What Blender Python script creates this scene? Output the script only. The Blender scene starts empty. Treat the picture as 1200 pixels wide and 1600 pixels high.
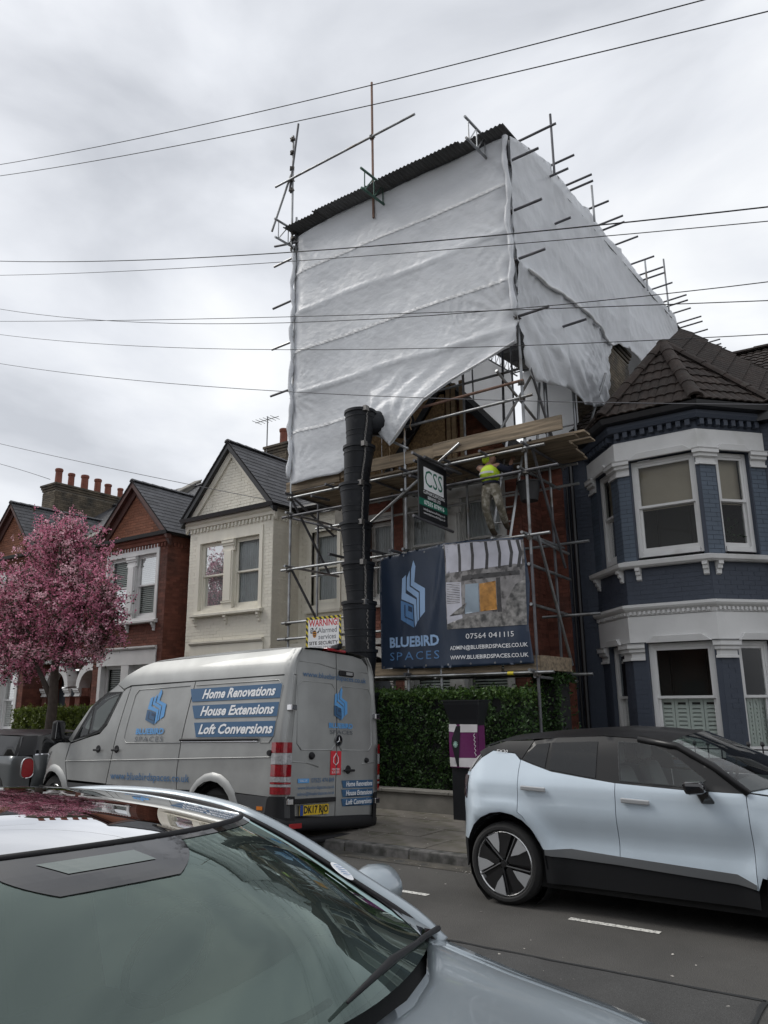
import bpy, bmesh, math, random
from mathutils import Vector, Matrix, Euler, noise
from mathutils.geometry import delaunay_2d_cdt
random.seed(7)
R = math.radians
SC = bpy.context.scene
COL = SC.collection

# ---------------------------------------------------------------- camera, sky, sun, exposure
cam_d = bpy.data.cameras.new('camera')
cam = bpy.data.objects.new('camera', cam_d); COL.objects.link(cam)
cam_d.sensor_fit = 'VERTICAL'; cam_d.sensor_height = 36; cam_d.sensor_width = 27; cam_d.lens = 27.0
cam_d.clip_start = 0.05; cam_d.clip_end = 2000
def _cam():
    yaw, pit, rol = R(35.2), R(13.8), R(0.56)
    f = Vector((-math.sin(yaw)*math.cos(pit), math.cos(yaw)*math.cos(pit), math.sin(pit)))
    r = Vector((math.cos(yaw), math.sin(yaw), 0)); u = r.cross(f)
    u2 = u*math.cos(rol) + r*math.sin(rol); r2 = r*math.cos(rol) - u*math.sin(rol)
    m = Matrix(((r2.x, u2.x, -f.x), (r2.y, u2.y, -f.y), (r2.z, u2.z, -f.z))).to_4x4()
    m.translation = Vector((0, 0, 1.72)); cam.matrix_world = m
_cam(); SC.camera = cam

SUN_EL, SUN_AZ = R(48), R(250)          # azimuth clockwise from +Y, seen from above
world = bpy.data.worlds.new('World'); SC.world = world; world.use_nodes = True
wt = world.node_tree; wt.nodes.clear()
def wn(t, **k):
    n = wt.nodes.new(t)
    for a, b in k.items(): setattr(n, a, b)
    return n
w_out = wn('ShaderNodeOutputWorld'); w_bg = wn('ShaderNodeBackground'); w_bg.inputs['Strength'].default_value = 0.1
sky = wn('ShaderNodeTexSky', sky_type='NISHITA', sun_disc=False, sun_elevation=SUN_EL, sun_rotation=SUN_AZ, altitude=50, air_density=1.2, dust_density=3.0)
w_co = wn('ShaderNodeTexCoord')
w_map = wn('ShaderNodeMapping'); w_map.inputs['Scale'].default_value = (1.0, 1.0, 2.3); w_map.inputs['Location'].default_value = (3.1, 1.3, 0.6)
w_n1 = wn('ShaderNodeTexNoise'); w_n1.inputs['Scale'].default_value = 2.1; w_n1.inputs['Detail'].default_value = 7; w_n1.inputs['Roughness'].default_value = 0.5; w_n1.inputs['Distortion'].default_value = 0.35
w_rmp = wn('ShaderNodeValToRGB')
cr = w_rmp.color_ramp
cr.elements[0].position = 0.30; cr.elements[0].color = (4.9, 5.1, 5.5, 1)
cr.elements[1].position = 0.68; cr.elements[1].color = (9.4, 9.5, 9.5, 1)
e = cr.elements.new(0.47); e.color = (7.0, 7.2, 7.6, 1)
w_mix = wn('ShaderNodeMix', data_type='RGBA'); w_mix.inputs[0].default_value = 0.93
wt.links.new(w_co.outputs['Generated'], w_map.inputs['Vector']); wt.links.new(w_map.outputs[0], w_n1.inputs['Vector'])
wt.links.new(w_n1.outputs['Fac'], w_rmp.inputs[0])
wt.links.new(sky.outputs[0], w_mix.inputs[6]); wt.links.new(w_rmp.outputs[0], w_mix.inputs[7])
wt.links.new(w_mix.outputs[2], w_bg.inputs['Color']); wt.links.new(w_bg.outputs[0], w_out.inputs[0])

sun_d = bpy.data.lights.new('sun', 'SUN'); sun_d.energy = 1.5; sun_d.angle = R(25); sun_d.color = (1, 0.97, 0.92)
sun = bpy.data.objects.new('sun', sun_d); COL.objects.link(sun)
sdir = Vector((math.sin(SUN_AZ)*math.cos(SUN_EL), math.cos(SUN_AZ)*math.cos(SUN_EL), math.sin(SUN_EL)))
sun.rotation_euler = sdir.to_track_quat('Z', 'Y').to_euler(); sun.location = sdir*60
SC.view_settings.view_transform = 'Standard'; SC.view_settings.look = 'None'
SC.view_settings.exposure = 0.3; SC.view_settings.gamma = 1; SC.view_settings.use_curve_mapping = False
SC.cycles.max_bounces = 6; SC.cycles.transparent_max_bounces = 12; SC.cycles.diffuse_bounces = 3; SC.cycles.glossy_bounces = 4

# ---------------------------------------------------------------- materials
MATS = {}
def mat(name, col, rough=0.7, metal=0.0, var=0.0, vscale=3.0, bump=0.0, bscale=40.0, col2=None, c2scale=2.0, c2lo=0.45, c2hi=0.65,
        island=0.0, coat=0.0, spec=0.5, detail=5.0, stretch=None, transl=0.0, bdist=0.01, obj_rand=0.0):
    m = bpy.data.materials.new(name); m.use_nodes = True; MATS[name] = m
    nt = m.node_tree; N = nt.nodes; L = nt.links
    b = N['Principled BSDF']
    b.inputs['Roughness'].default_value = rough; b.inputs['Metallic'].default_value = metal
    b.inputs['Specular IOR Level'].default_value = spec
    if coat: b.inputs['Coat Weight'].default_value = coat; b.inputs['Coat Roughness'].default_value = 0.04
    tc = N.new('ShaderNodeTexCoord'); vec = tc.outputs['Object']
    if stretch:
        mp = N.new('ShaderNodeMapping'); mp.inputs['Scale'].default_value = stretch; L.new(vec, mp.inputs[0]); vec = mp.outputs[0]
    cur = None
    rgb = N.new('ShaderNodeRGB'); rgb.outputs[0].default_value = (*col, 1); cur = rgb.outputs[0]
    if col2:
        n2 = N.new('ShaderNodeTexNoise'); n2.inputs['Scale'].default_value = c2scale; n2.inputs['Detail'].default_value = detail
        L.new(vec, n2.inputs['Vector'])
        mr = N.new('ShaderNodeMapRange'); mr.inputs[1].default_value = c2lo; mr.inputs[2].default_value = c2hi; L.new(n2.outputs['Fac'], mr.inputs[0])
        mx = N.new('ShaderNodeMix'); mx.data_type = 'RGBA'; L.new(mr.outputs[0], mx.inputs[0]); L.new(cur, mx.inputs[6]); mx.inputs[7].default_value = (*col2, 1)
        cur = mx.outputs[2]
    vs = []
    if var:
        n = N.new('ShaderNodeTexNoise'); n.inputs['Scale'].default_value = vscale; n.inputs['Detail'].default_value = detail; L.new(vec, n.inputs['Vector'])
        mr = N.new('ShaderNodeMapRange'); mr.inputs[1].default_value = 0.3; mr.inputs[2].default_value = 0.7; mr.inputs[3].default_value = 1-var; mr.inputs[4].default_value = 1+var
        L.new(n.outputs['Fac'], mr.inputs[0]); vs.append(mr.outputs[0])
    if island:
        g = N.new('ShaderNodeNewGeometry'); mr = N.new('ShaderNodeMapRange'); mr.inputs[3].default_value = 1-island; mr.inputs[4].default_value = 1+island
        L.new(g.outputs['Random Per Island'], mr.inputs[0]); vs.append(mr.outputs[0])
    if obj_rand:
        g = N.new('ShaderNodeObjectInfo'); mr = N.new('ShaderNodeMapRange'); mr.inputs[3].default_value = 1-obj_rand; mr.inputs[4].default_value = 1+obj_rand
        L.new(g.outputs['Random'], mr.inputs[0]); vs.append(mr.outputs[0])
    for v in vs:
        vm = N.new('ShaderNodeVectorMath'); vm.operation = 'SCALE'; L.new(cur, vm.inputs[0]); L.new(v, vm.inputs['Scale']); cur = vm.outputs[0]
    L.new(cur, b.inputs['Base Color'])
    if bump:
        n = N.new('ShaderNodeTexNoise'); n.inputs['Scale'].default_value = bscale; n.inputs['Detail'].default_value = 6; L.new(vec, n.inputs['Vector'])
        bp = N.new('ShaderNodeBump'); bp.inputs['Strength'].default_value = bump; bp.inputs['Distance'].default_value = bdist
        L.new(n.outputs['Fac'], bp.inputs['Height']); L.new(bp.outputs[0], b.inputs['Normal'])
    if transl:
        t = N.new('ShaderNodeBsdfTranslucent'); L.new(cur, t.inputs[0]); ms = N.new('ShaderNodeMixShader'); ms.inputs[0].default_value = transl
        L.new(b.outputs[0], ms.inputs[1]); L.new(t.outputs[0], ms.inputs[2]); L.new(ms.outputs[0], N['Material Output'].inputs[0])
    return m
def glass(name, tint, clear=0.6, rough=0.0, ior=1.5, refl=1.0, gtint=(1, 1, 1), diffuse_col=(0.02, 0.022, 0.024)):
    m = bpy.data.materials.new(name); m.use_nodes = True; MATS[name] = m
    nt = m.node_tree; N = nt.nodes; L = nt.links; N.clear()
    out = N.new('ShaderNodeOutputMaterial'); fr = N.new('ShaderNodeFresnel'); fr.inputs[0].default_value = ior
    tr = N.new('ShaderNodeBsdfTransparent'); tr.inputs[0].default_value = (*tint, 1)
    gl = N.new('ShaderNodeBsdfGlossy'); gl.inputs[0].default_value = (*gtint, 1); gl.inputs['Roughness'].default_value = rough
    df = N.new('ShaderNodeBsdfDiffuse'); df.inputs[0].default_value = (*diffuse_col, 1)
    m1 = N.new('ShaderNodeMixShader'); m1.inputs[0].default_value = clear; L.new(df.outputs[0], m1.inputs[1]); L.new(tr.outputs[0], m1.inputs[2])
    mt = N.new('ShaderNodeMath'); mt.operation = 'MULTIPLY'; mt.inputs[1].default_value = refl; mt.use_clamp = True; L.new(fr.outputs[0], mt.inputs[0])
    m2 = N.new('ShaderNodeMixShader'); L.new(mt.outputs[0], m2.inputs[0]); L.new(m1.outputs[0], m2.inputs[1]); L.new(gl.outputs[0], m2.inputs[2])
    L.new(m2.outputs[0], out.inputs[0])
    return m

M_asphalt = mat('asphalt', (0.060, 0.057, 0.053), 0.85, var=0.28, vscale=.9, bump=1.0, bscale=110, col2=(0.115, 0.11, 0.10), c2scale=150, c2lo=0.52, c2hi=0.7)
M_slab = mat('paving_concrete', (0.16, 0.145, 0.125), 0.9, var=0.25, vscale=2.5, bump=0.5, bscale=60, col2=(0.09, 0.085, 0.06), c2scale=3.0, obj_rand=0.14, island=0.1)
M_joint = mat('joint_dirt', (0.05, 0.048, 0.03), 0.95, var=0.3, vscale=20)
M_kerb = mat('kerb_granite', (0.13, 0.125, 0.12), 0.8, var=0.3, vscale=14, bump=0.5, bscale=90, col2=(0.05, 0.05, 0.045), c2scale=6)
M_line = mat('road_paint', (0.62, 0.61, 0.57), 0.8, var=0.2, vscale=30, col2=(0.2, 0.2, 0.19), c2scale=45, c2lo=0.5, c2hi=0.62)
M_mortar = mat('mortar', (0.26, 0.24, 0.21), 0.95, var=0.2, vscale=12)
M_brick_red = mat('red_brick', (0.155, 0.055, 0.037), 0.85, col2=(0.085, 0.042, 0.034), c2scale=1.1, c2lo=.5, c2hi=.72, var=0.22, vscale=4, bump=0.5, bscale=90, island=0.25, obj_rand=0.15)
M_brick_dk = mat('brown_brick', (0.19, 0.075, 0.042), 0.88, var=0.25, vscale=4, bump=0.5, bscale=90, island=0.35, obj_rand=0.2)
M_brick_stock = mat('sooty_stock_brick', (0.12, 0.098, 0.07), 0.9, var=0.3, vscale=5, bump=0.5, bscale=80, island=0.3, col2=(0.04, 0.037, 0.032), c2scale=2.5)
M_cream = mat('cream_paint', (0.72, 0.69, 0.60), 0.65, stretch=(1.6, 1.6, .45), var=0.08, vscale=1.5, bump=0.25, bscale=60, island=0.03, obj_rand=0.02, col2=(0.58, 0.545, 0.45), c2scale=1.4, c2lo=0.55, c2hi=0.8)
M_navy = mat('slate_blue_paint', (0.043, 0.054, 0.078), 0.6, var=0.08, vscale=2, bump=0.3, bscale=50, island=0.05, obj_rand=0.04)
M_navy_pier = mat('grey_blue_paint', (0.083, 0.110, 0.148), 0.6, var=0.08, vscale=2, bump=0.3, bscale=50, island=0.05)
M_white = mat('white_masonry_paint', (0.64, 0.64, 0.635), 0.5, var=0.05, vscale=3, bump=0.12, bscale=30, col2=(0.50, 0.50, 0.48), c2scale=2.2, c2lo=0.58, c2hi=0.85)
M_whiteold = mat('aged_white_paint', (0.50, 0.50, 0.485), 0.6, var=0.1, vscale=4, bump=0.2, bscale=30, col2=(0.33, 0.32, 0.3), c2scale=3)
M_slate = mat('roof_slate', (0.062, 0.063, 0.070), 0.6, var=0.2, vscale=3, bump=0.4, bscale=30, island=0.28, obj_rand=0.22)
M_tile = mat('brown_roof_tile', (0.028, 0.0185, 0.0145), 0.85, var=0.3, vscale=6, bump=0.9, bscale=70, island=0.2, obj_rand=0.2, col2=(0.045, 0.04, 0.034), c2scale=9, c2lo=0.56, c2hi=0.72)
M_black = mat('black_gloss_paint', (0.012, 0.012, 0.014), 0.35)
M_gutter = mat('black_gutter', (0.015, 0.015, 0.018), 0.45, var=0.2, vscale=8)
M_terracotta = mat('terracotta_pot', (0.17, 0.055, 0.035), 0.8, var=0.2, vscale=6, bump=0.3)
M_curtain = mat('net_curtain', (0.72, 0.73, 0.75), 0.9, var=0.08, vscale=4, transl=0.25)
M_blind = mat('tan_roller_blind', (0.42, 0.36, 0.29), 0.9, var=0.05)
M_shutter = mat('white_shutter', (0.62, 0.66, 0.62), 0.5)
M_dark = mat('dark_room', (0.02, 0.02, 0.022), 0.9)
M_room = mat('dim_room', (0.05, 0.048, 0.045), 0.9)
M_bargered = mat('dark_red_bargeboard', (0.065, 0.025, 0.02), 0.6, var=0.2)
M_lead = mat('lead_flashing', (0.17, 0.175, 0.18), 0.5, var=0.2, vscale=5)
M_render = mat('grey_render', (0.2, 0.19, 0.17), 0.9, var=0.2, vscale=4, bump=0.4)
M_door = mat('painted_door', (0.05, 0.06, 0.07), 0.4)
G_win = glass('window_glass', (0.85, 0.88, 0.87), 0.94, ior=1.42, refl=.55)

# ---------------------------------------------------------------- object helpers
OFF = {}
def link(o, parent):
    COL.objects.link(o)
    if parent is not None: o.parent = parent
    OFF[o.name] = OFF.get(parent.name, Vector()) if parent is not None else Vector()
    return o
def thing(name, label, cat, loc=(0, 0, 0), group=None, rot=None, local=False):
    o = bpy.data.objects.new(name, None); COL.objects.link(o); o.empty_display_size = 0.2
    o.location = loc
    if rot: o.rotation_euler = rot
    o['label'] = label; o['category'] = cat
    if group: o['group'] = group
    OFF[o.name] = Vector() if (local or rot) else Vector(loc)
    return o
def tag(o, label, cat, group=None):
    o['label'] = label; o['category'] = cat
    if group: o['group'] = group
    return o
class MB:
    def __init__(s): s.v = []; s.f = []; s.mi = []
    def add(s, vs, fs, mi=0):
        b = len(s.v); s.v += [Vector(v) for v in vs]; s.f += [tuple(b+i for i in f) for f in fs]; s.mi += [mi]*len(fs)
    def hexa(s, p, mi=0):
        s.add(p, [(0, 3, 2, 1), (4, 5, 6, 7), (0, 1, 5, 4), (1, 2, 6, 5), (2, 3, 7, 6), (3, 0, 4, 7)], mi)
    def box(s, x0, x1, y0, y1, z0, z1, mi=0):
        s.hexa([(x0, y0, z0), (x1, y0, z0), (x1, y1, z0), (x0, y1, z0), (x0, y0, z1), (x1, y0, z1), (x1, y1, z1), (x0, y1, z1)], mi)
    def fbox(s, F, u0, u1, d0, d1, z0, z1, mi=0):   # box in a facade frame: u along, d outward
        s.hexa([F(u0, d1, z0), F(u1, d1, z0), F(u1, d0, z0), F(u0, d0, z0), F(u0, d1, z1), F(u1, d1, z1), F(u1, d0, z1), F(u0, d0, z1)], mi)
    def quad(s, a, b, c, d, mi=0): s.add([a, b, c, d], [(0, 1, 2, 3)], mi)
    def bar(s, a, b, r, n=8, r2=None, caps=True, mi=0):
        a = Vector(a); b = Vector(b); d = (b-a).normalized(); r2 = r if r2 is None else r2
        t = Vector((0, 0, 1)) if abs(d.z) < 0.9 else Vector((1, 0, 0)); x = d.cross(t).normalized(); y = d.cross(x)
        vs = []
        for i in range(n):
            q = 2*math.pi*i/n; o = x*math.cos(q)+y*math.sin(q); vs.append(a+o*r); vs.append(b+o*r2)
        fs = [(2*i, 2*i+1, (2*i+3) % (2*n), (2*i+2) % (2*n)) for i in range(n)]
        if caps: fs += [tuple(2*i for i in range(n)), tuple(2*i+1 for i in reversed(range(n)))]
        s.add(vs, fs, mi)
    def tube(s, pts, r, n=8, rs=None):
        pts = [Vector(p) for p in pts]; base = len(s.v); K = len(pts); up = None
        for k, p in enumerate(pts):
            d = (pts[min(k+1, K-1)]-pts[max(k-1, 0)]).normalized()
            if up is None: up = Vector((0, 0, 1)) if abs(d.z) < 0.9 else Vector((1, 0, 0))
            x = d.cross(up).normalized(); y = x.cross(d).normalized(); up = y
            rr = rs[k] if rs else r
            for i in range(n):
                q = 2*math.pi*i/n; s.v.append(p+(x*math.cos(q)+y*math.sin(q))*rr)
        for k in range(K-1):
            for i in range(n):
                a = base+k*n+i; b = base+k*n+(i+1) % n; s.f.append((a, b, b+n, a+n)); s.mi.append(0)
        s.f.append(tuple(base+i for i in reversed(range(n)))); s.mi.append(0)
        s.f.append(tuple(base+(K-1)*n+i for i in range(n))); s.mi.append(0)
    def lathe(s, prof, c=(0, 0, 0), n=24, axis='z', mi=0, a0=0, a1=2*math.pi):
        c = Vector(c); base = len(s.v); K = len(prof); full = abs(a1-a0-2*math.pi) < 1e-6; nn = n if full else n+1
        for r, h in prof:
            for i in range(nn):
                q = a0+(a1-a0)*i/n; ca, sa = r*math.cos(q), r*math.sin(q)
                s.v.append(c+(Vector((ca, sa, h)) if axis == 'z' else Vector((ca, h, sa)) if axis == 'y' else Vector((h, ca, sa))))
        for k in range(K-1):
            for i in range(n):
                a = base+k*nn+i; b = base+k*nn+(i+1) % nn; s.f.append((a, b, b+nn, a+nn)); s.mi.append(mi)
    def grid(s, P, nu, nv, mi=0):       # P(i/nu, j/nv)
        base = len(s.v)
        for j in range(nv+1):
            for i in range(nu+1): s.v.append(Vector(P(i/nu, j/nv)))
        for j in range(nv):
            for i in range(nu):
                a = base+j*(nu+1)+i; s.f.append((a, a+1, a+nu+2, a+nu+1)); s.mi.append(mi)
    def build(s, name, m, parent=None, smooth=False, mesh_only=False, bevel=0, stuff=False, recalc=True, solid=0, sub=0):
        me = bpy.data.meshes.new(name)
        off = OFF.get(parent.name, Vector()) if parent is not None else Vector()
        me.from_pydata([v-off for v in s.v], [], s.f)
        ms = m if isinstance(m, (list, tuple)) else [m]
        for x in ms: me.materials.append(x)
        if len(ms) > 1:
            for p, i in zip(me.polygons, s.mi): p.material_index = i
        if recalc:
            b = bmesh.new(); b.from_mesh(me); bmesh.ops.recalc_face_normals(b, faces=b.faces); b.to_mesh(me); b.free()
        if smooth:
            for p in me.polygons: p.use_smooth = True
        if smooth == 'auto':
            try: me.set_sharp_from_angle(angle=R(35))
            except Exception: pass
        me.update()
        if mesh_only: return me
        o = bpy.data.objects.new(name, me); link(o, parent)
        if bevel:
            q = o.modifiers.new('bevel', 'BEVEL'); q.width = bevel; q.segments = 2; q.limit_method = 'ANGLE'; q.angle_limit = R(40)
        if solid:
            q = o.modifiers.new('solid', 'SOLIDIFY'); q.thickness = solid; q.offset = 0
        if sub:
            q = o.modifiers.new('sub', 'SUBSURF'); q.levels = sub; q.render_levels = sub
        if stuff: o['kind'] = 'stuff'
        return o
def struct(o): o['kind'] = 'structure'; return o
def place(name, me, parent, loc, rot=None, world=True):
    o = bpy.data.objects.new(name, me); link(o, parent)
    off = OFF.get(parent.name, Vector()) if (parent is not None and world) else Vector()
    o.location = Vector(loc)-off
    if rot is not None: o.rotation_euler = rot
    return o
def frame(O, U):
    O = Vector((O[0], O[1], 0)); U = Vector((U[0], U[1], 0)).normalized(); N = Vector((U.y, -U.x, 0))
    def P(u, d, z): return O + U*u + N*d + Vector((0, 0, z))
    P.U = U; P.N = N; P.O = O
    return P
def text_mb(body, size, align='CENTER', ext=0.002, shear=0.0, bold=0.0, space=1.0, width=None):
    """a line of letters as a mesh in its own xy plane, z outward; width: squeeze to that width"""
    c = bpy.data.curves.new('lettering', 'FONT'); c.body = body; c.size = size; c.extrude = ext; c.shear = shear; c.offset = bold
    c.align_x = align; c.align_y = 'CENTER'; c.space_character = space; c.resolution_u = 2
    o = bpy.data.objects.new('lettering', c); COL.objects.link(o)
    dg = bpy.context.evaluated_depsgraph_get(); me = bpy.data.meshes.new_from_object(o.evaluated_get(dg))
    bpy.data.objects.remove(o); mb = MB()
    if me.vertices:
        xs = [v.co.x for v in me.vertices]; w = max(xs)-min(xs); k = (width/w) if width and w else 1
        mid = (max(xs)+min(xs))/2
        mb.add([Vector(((v.co.x-(mid if width else 0))*k, v.co.y, v.co.z)) for v in me.vertices], [tuple(p.vertices) for p in me.polygons])
    bpy.data.meshes.remove(me)
    return mb
def xform(mb, fn): mb.v = [Vector(fn(v)) for v in mb.v]; return mb
def inside(x, y, poly):
    c = False; n = len(poly)
    for i in range(n):
        x1, y1 = poly[i]; x2, y2 = poly[(i+1) % n]
        if (y1 > y) != (y2 > y) and x < (x2-x1)*(y-y1)/(y2-y1)+x1: c = not c
    return c
def smooth_poly(pts, it=2):
    for _ in range(it):
        q = []
        for i in range(len(pts)):
            a = pts[i]; b = pts[(i+1) % len(pts)]
            q += [(a[0]*.75+b[0]*.25, a[1]*.75+b[1]*.25), (a[0]*.25+b[0]*.75, a[1]*.25+b[1]*.75)]
        pts = q
    return pts
def dens(pts, step):
    q = []
    for i in range(len(pts)):
        a = pts[i]; b = pts[(i+1) % len(pts)]; L = math.hypot(b[0]-a[0], b[1]-a[1]); k = max(1, int(L/step))
        q += [(a[0]+(b[0]-a[0])*j/k, a[1]+(b[1]-a[1])*j/k) for j in range(k)]
    return q
def panel(name, poly, fmap, m, parent, step=0.08, shrink=0.0, flange=None, smooth=True, holes=(), world=False, stuff=False):
    """a sheet cut to the outline poly in (a,b) and laid on the surface fmap(a,b); flange: vector its rim is turned in by"""
    pts = dens(poly, step)
    if shrink:
        cx = sum(p[0] for p in pts)/len(pts); cy = sum(p[1] for p in pts)/len(pts); n = len(pts); q = []
        ar = sum(pts[i][0]*pts[(i+1) % n][1]-pts[(i+1) % n][0]*pts[i][1] for i in range(n)); sg = 1 if ar > 0 else -1
        for i in range(n):
            a, b = pts[i-1], pts[(i+1) % n]; dx, dy = b[0]-a[0], b[1]-a[1]; L = math.hypot(dx, dy) or 1
            q.append((pts[i][0]-sg*dy/L*shrink, pts[i][1]+sg*dx/L*shrink))
        pts = q
    V = [Vector(p) for p in pts]; loops = [list(range(len(V)))]
    hs = []
    for h in holes:
        hp = dens(h, step); hs.append(hp); b = len(V); V += [Vector(p) for p in hp]; loops.append(list(range(b, b+len(hp))))
    x0 = min(p[0] for p in pts); x1 = max(p[0] for p in pts); y0 = min(p[1] for p in pts); y1 = max(p[1] for p in pts)
    nx = int((x1-x0)/step)+1; ny = int((y1-y0)/step)+1
    bd = [v.copy() for v in V]
    for i in range(1, nx):
        for j in range(1, ny):
            x = x0+(x1-x0)*i/nx; y = y0+(y1-y0)*j/ny
            if inside(x, y, pts) and not any(inside(x, y, h) for h in hs):
                if all(abs(b.x-x) > step*.4 or abs(b.y-y) > step*.4 for b in bd): V.append(Vector((x, y)))
    edges = [(l[i], l[(i+1) % len(l)]) for l in loops for i in range(len(l))]
    vo, eo, fo, _, _, _ = delaunay_2d_cdt(V, edges, [], 0, 1e-5)
    keep = []
    for f in fo:
        cx = sum(vo[i].x for i in f)/len(f); cy = sum(vo[i].y for i in f)/len(f)
        if inside(cx, cy, pts) and not any(inside(cx, cy, h) for h in hs): keep.append(f)
    me = bpy.data.meshes.new(name)
    off = OFF.get(parent.name, Vector()) if (parent is not None and world) else Vector()
    me.from_pydata([Vector(fmap(v.x, v.y))-off for v in vo], [], keep)
    me.materials.append(m)
    b = bmesh.new(); b.from_mesh(me); bmesh.ops.delete(b, geom=[v for v in b.verts if not v.link_faces], context='VERTS')
    bmesh.ops.recalc_face_normals(b, faces=b.faces)
    for f in b.faces: f.smooth = smooth
    if flange is not None:
        fl = Vector(flange)
        r = bmesh.ops.extrude_edge_only(b, edges=[e for e in b.edges if e.is_boundary])
        nv = [g for g in r['geom'] if isinstance(g, bmesh.types.BMVert)]
        for v in nv: v.co += fl
        for g in r['geom']:
            if isinstance(g, bmesh.types.BMFace): g.smooth = False
        for e in b.edges:
            if any(not f.smooth for f in e.link_faces) and any(f.smooth for f in e.link_faces): e.smooth = False
        bmesh.ops.recalc_face_normals(b, faces=b.faces)
    b.to_mesh(me); b.free()
    o = bpy.data.objects.new(name, me); link(o, parent)
    if stuff: o['kind'] = 'stuff'
    return o
def lerp(a, b, t): return a+(b-a)*t
def pw(x, pts):
    if x <= pts[0][0]: return pts[0][1]
    for (a, va), (b, vb) in zip(pts, pts[1:]):
        if x <= b: return va+(vb-va)*(x-a)/(b-a)
    return pts[-1][1]
def sstep(a, b, x):
    t = min(1, max(0, (x-a)/(b-a))); return t*t*(3-2*t)
CAMP = Vector((0, 0, 1.72))
# ---------------------------------------------------------------- ground
def ground_sheet(name, x0, x1, y0, y1, z, m, nx=1, ny=1):
    b = MB(); b.grid(lambda u, v: (lerp(x0, x1, u), lerp(y0, y1, v), z), nx, ny); return struct(b.build(name, m))
M_soil = mat('garden_soil', (0.05, 0.042, 0.03), 0.95, var=0.4, vscale=3, bump=0.6)
ground_sheet('ground', -600, 600, -600, 600, -0.02, M_soil)
ground_sheet('road', -300, 300, -2.2, 7.65, 0.0, M_asphalt)
pv = MB(); pv.box(-300, 300, 7.80, 10.25, -0.02, 0.092); pave = struct(pv.build('pavement', M_joint))
pn = MB(); pn.box(-300, 300, -6, -2.35, -0.02, 0.1); struct(pn.build('near_pavement', M_slab))
def slabs():
    me = MB(); me.box(0, 0.892, 0, 0.592, 0, 0.018); proto = me.build('paving_slab', M_slab, mesh_only=True)
    k = 0; far = MB()
    for r in range(4):
        y = 7.815 + r*0.61
        x = -24.0 + (0.45 if r % 2 else 0)
        while x < 6:
            dz = random.uniform(-0.004, 0.004); tl = (random.uniform(-.004, .004), random.uniform(-.003, .003), 0)
            if -11 < x < 1:
                place('paving_slab', proto, pave, (x, y, 0.088+dz), tl)
            else: far.box(x, x+0.892, y, y+0.592, 0.088+dz, 0.106+dz)
            x += 0.905
    far.build('paving_slab', M_slab, pave, stuff=True)
slabs()
kb = MB(); kb.box(-300, 300, 7.66, 7.79, -0.02, 0.05); kerb = struct(kb.build('kerb', M_joint))
kp = MB(); kp.box(0, 0.905, 0, 0.145, 0, 0.155); kme = kp.build('kerbstone', M_kerb, mesh_only=True)
fk = MB(); x = -60.0
while x < 40:
    dz = random.uniform(-.004, .004); dy = random.uniform(-.006, .006)
    if -12 < x < 2:
        o = place('kerbstone', kme, kerb, (x, 7.65+dy, -0.045+dz)); q = o.modifiers.new('bevel', 'BEVEL'); q.width = 0.014; q.segments = 2
    else: fk.box(x, x+0.905, 7.65+dy, 7.795+dy, -0.045+dz, 0.11+dz)
    x += 0.915
fk.build('kerbstone', M_kerb, kerb, stuff=True)
ln = MB()
for (a, b, y) in ((-4.62, -4.08, 6.42), (-2.72, -2.0, 6.39), (-0.55, 0.2, 6.39), (-6.6, -5.9, 6.42), (-9.2, -8.5, 6.42)):
    ln.grid(lambda u, v: (lerp(a, b, u), y-0.035+v*0.07, 0.004), 12, 1)
struct(ln.build('bay_marking', M_line))
pt = MB(); pt.grid(lambda u, v: (lerp(-4.6, -1.1, u), lerp(4.35, 5.35, v), .004), 4, 2)
M_patch = mat('newer_asphalt', (0.042, 0.041, 0.040), .9, var=.2, vscale=2, bump=.8, bscale=120, col2=(.07, .07, .068), c2scale=170)
struct(pt.build('road_patch', M_patch)); M_tar = mat('tar_seam', (0.018, 0.018, 0.018), .5)
tr_ = MB()
for (pa, pb) in (((-4.6, 4.35), (-1.1, 4.35)), ((-4.6, 5.35), (-1.1, 5.35)), ((-4.6, 4.35), (-4.6, 5.35)), ((-1.1, 4.35), (-1.1, 5.35)), ((-14, 3.62), (6, 3.6))):
    L_ = math.hypot(pb[0]-pa[0], pb[1]-pa[1]); n_ = int(L_/.12); dx_, dy_ = (pb[0]-pa[0])/L_, (pb[1]-pa[1])/L_; vs_ = []
    for i in range(n_+1):
        t_ = i/n_; w_ = .010+.008*random.random(); x_ = lerp(pa[0], pb[0], t_)+random.uniform(-.006, .006); y_ = lerp(pa[1], pb[1], t_)+random.uniform(-.006, .006)
        vs_ += [(x_-dy_*w_, y_+dx_*w_, .008), (x_+dy_*w_, y_-dx_*w_, .008)]
    tr_.add(vs_, [(2*i, 2*i+1, 2*i+3, 2*i+2) for i in range(n_)])
struct(tr_.build('tar_seam', M_tar))
gt = MB(); gt.grid(lambda u, v: (lerp(-60, 40, u), lerp(7.42, 7.652, v), .004+.004*(v)), 60, 1); struct(gt.build('gutter_dirt', mat('gutter_dirt', (.075, .068, .056), .95, var=.4, vscale=5, bump=.6, col2=(.045, .045, .044), c2scale=4)))
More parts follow.
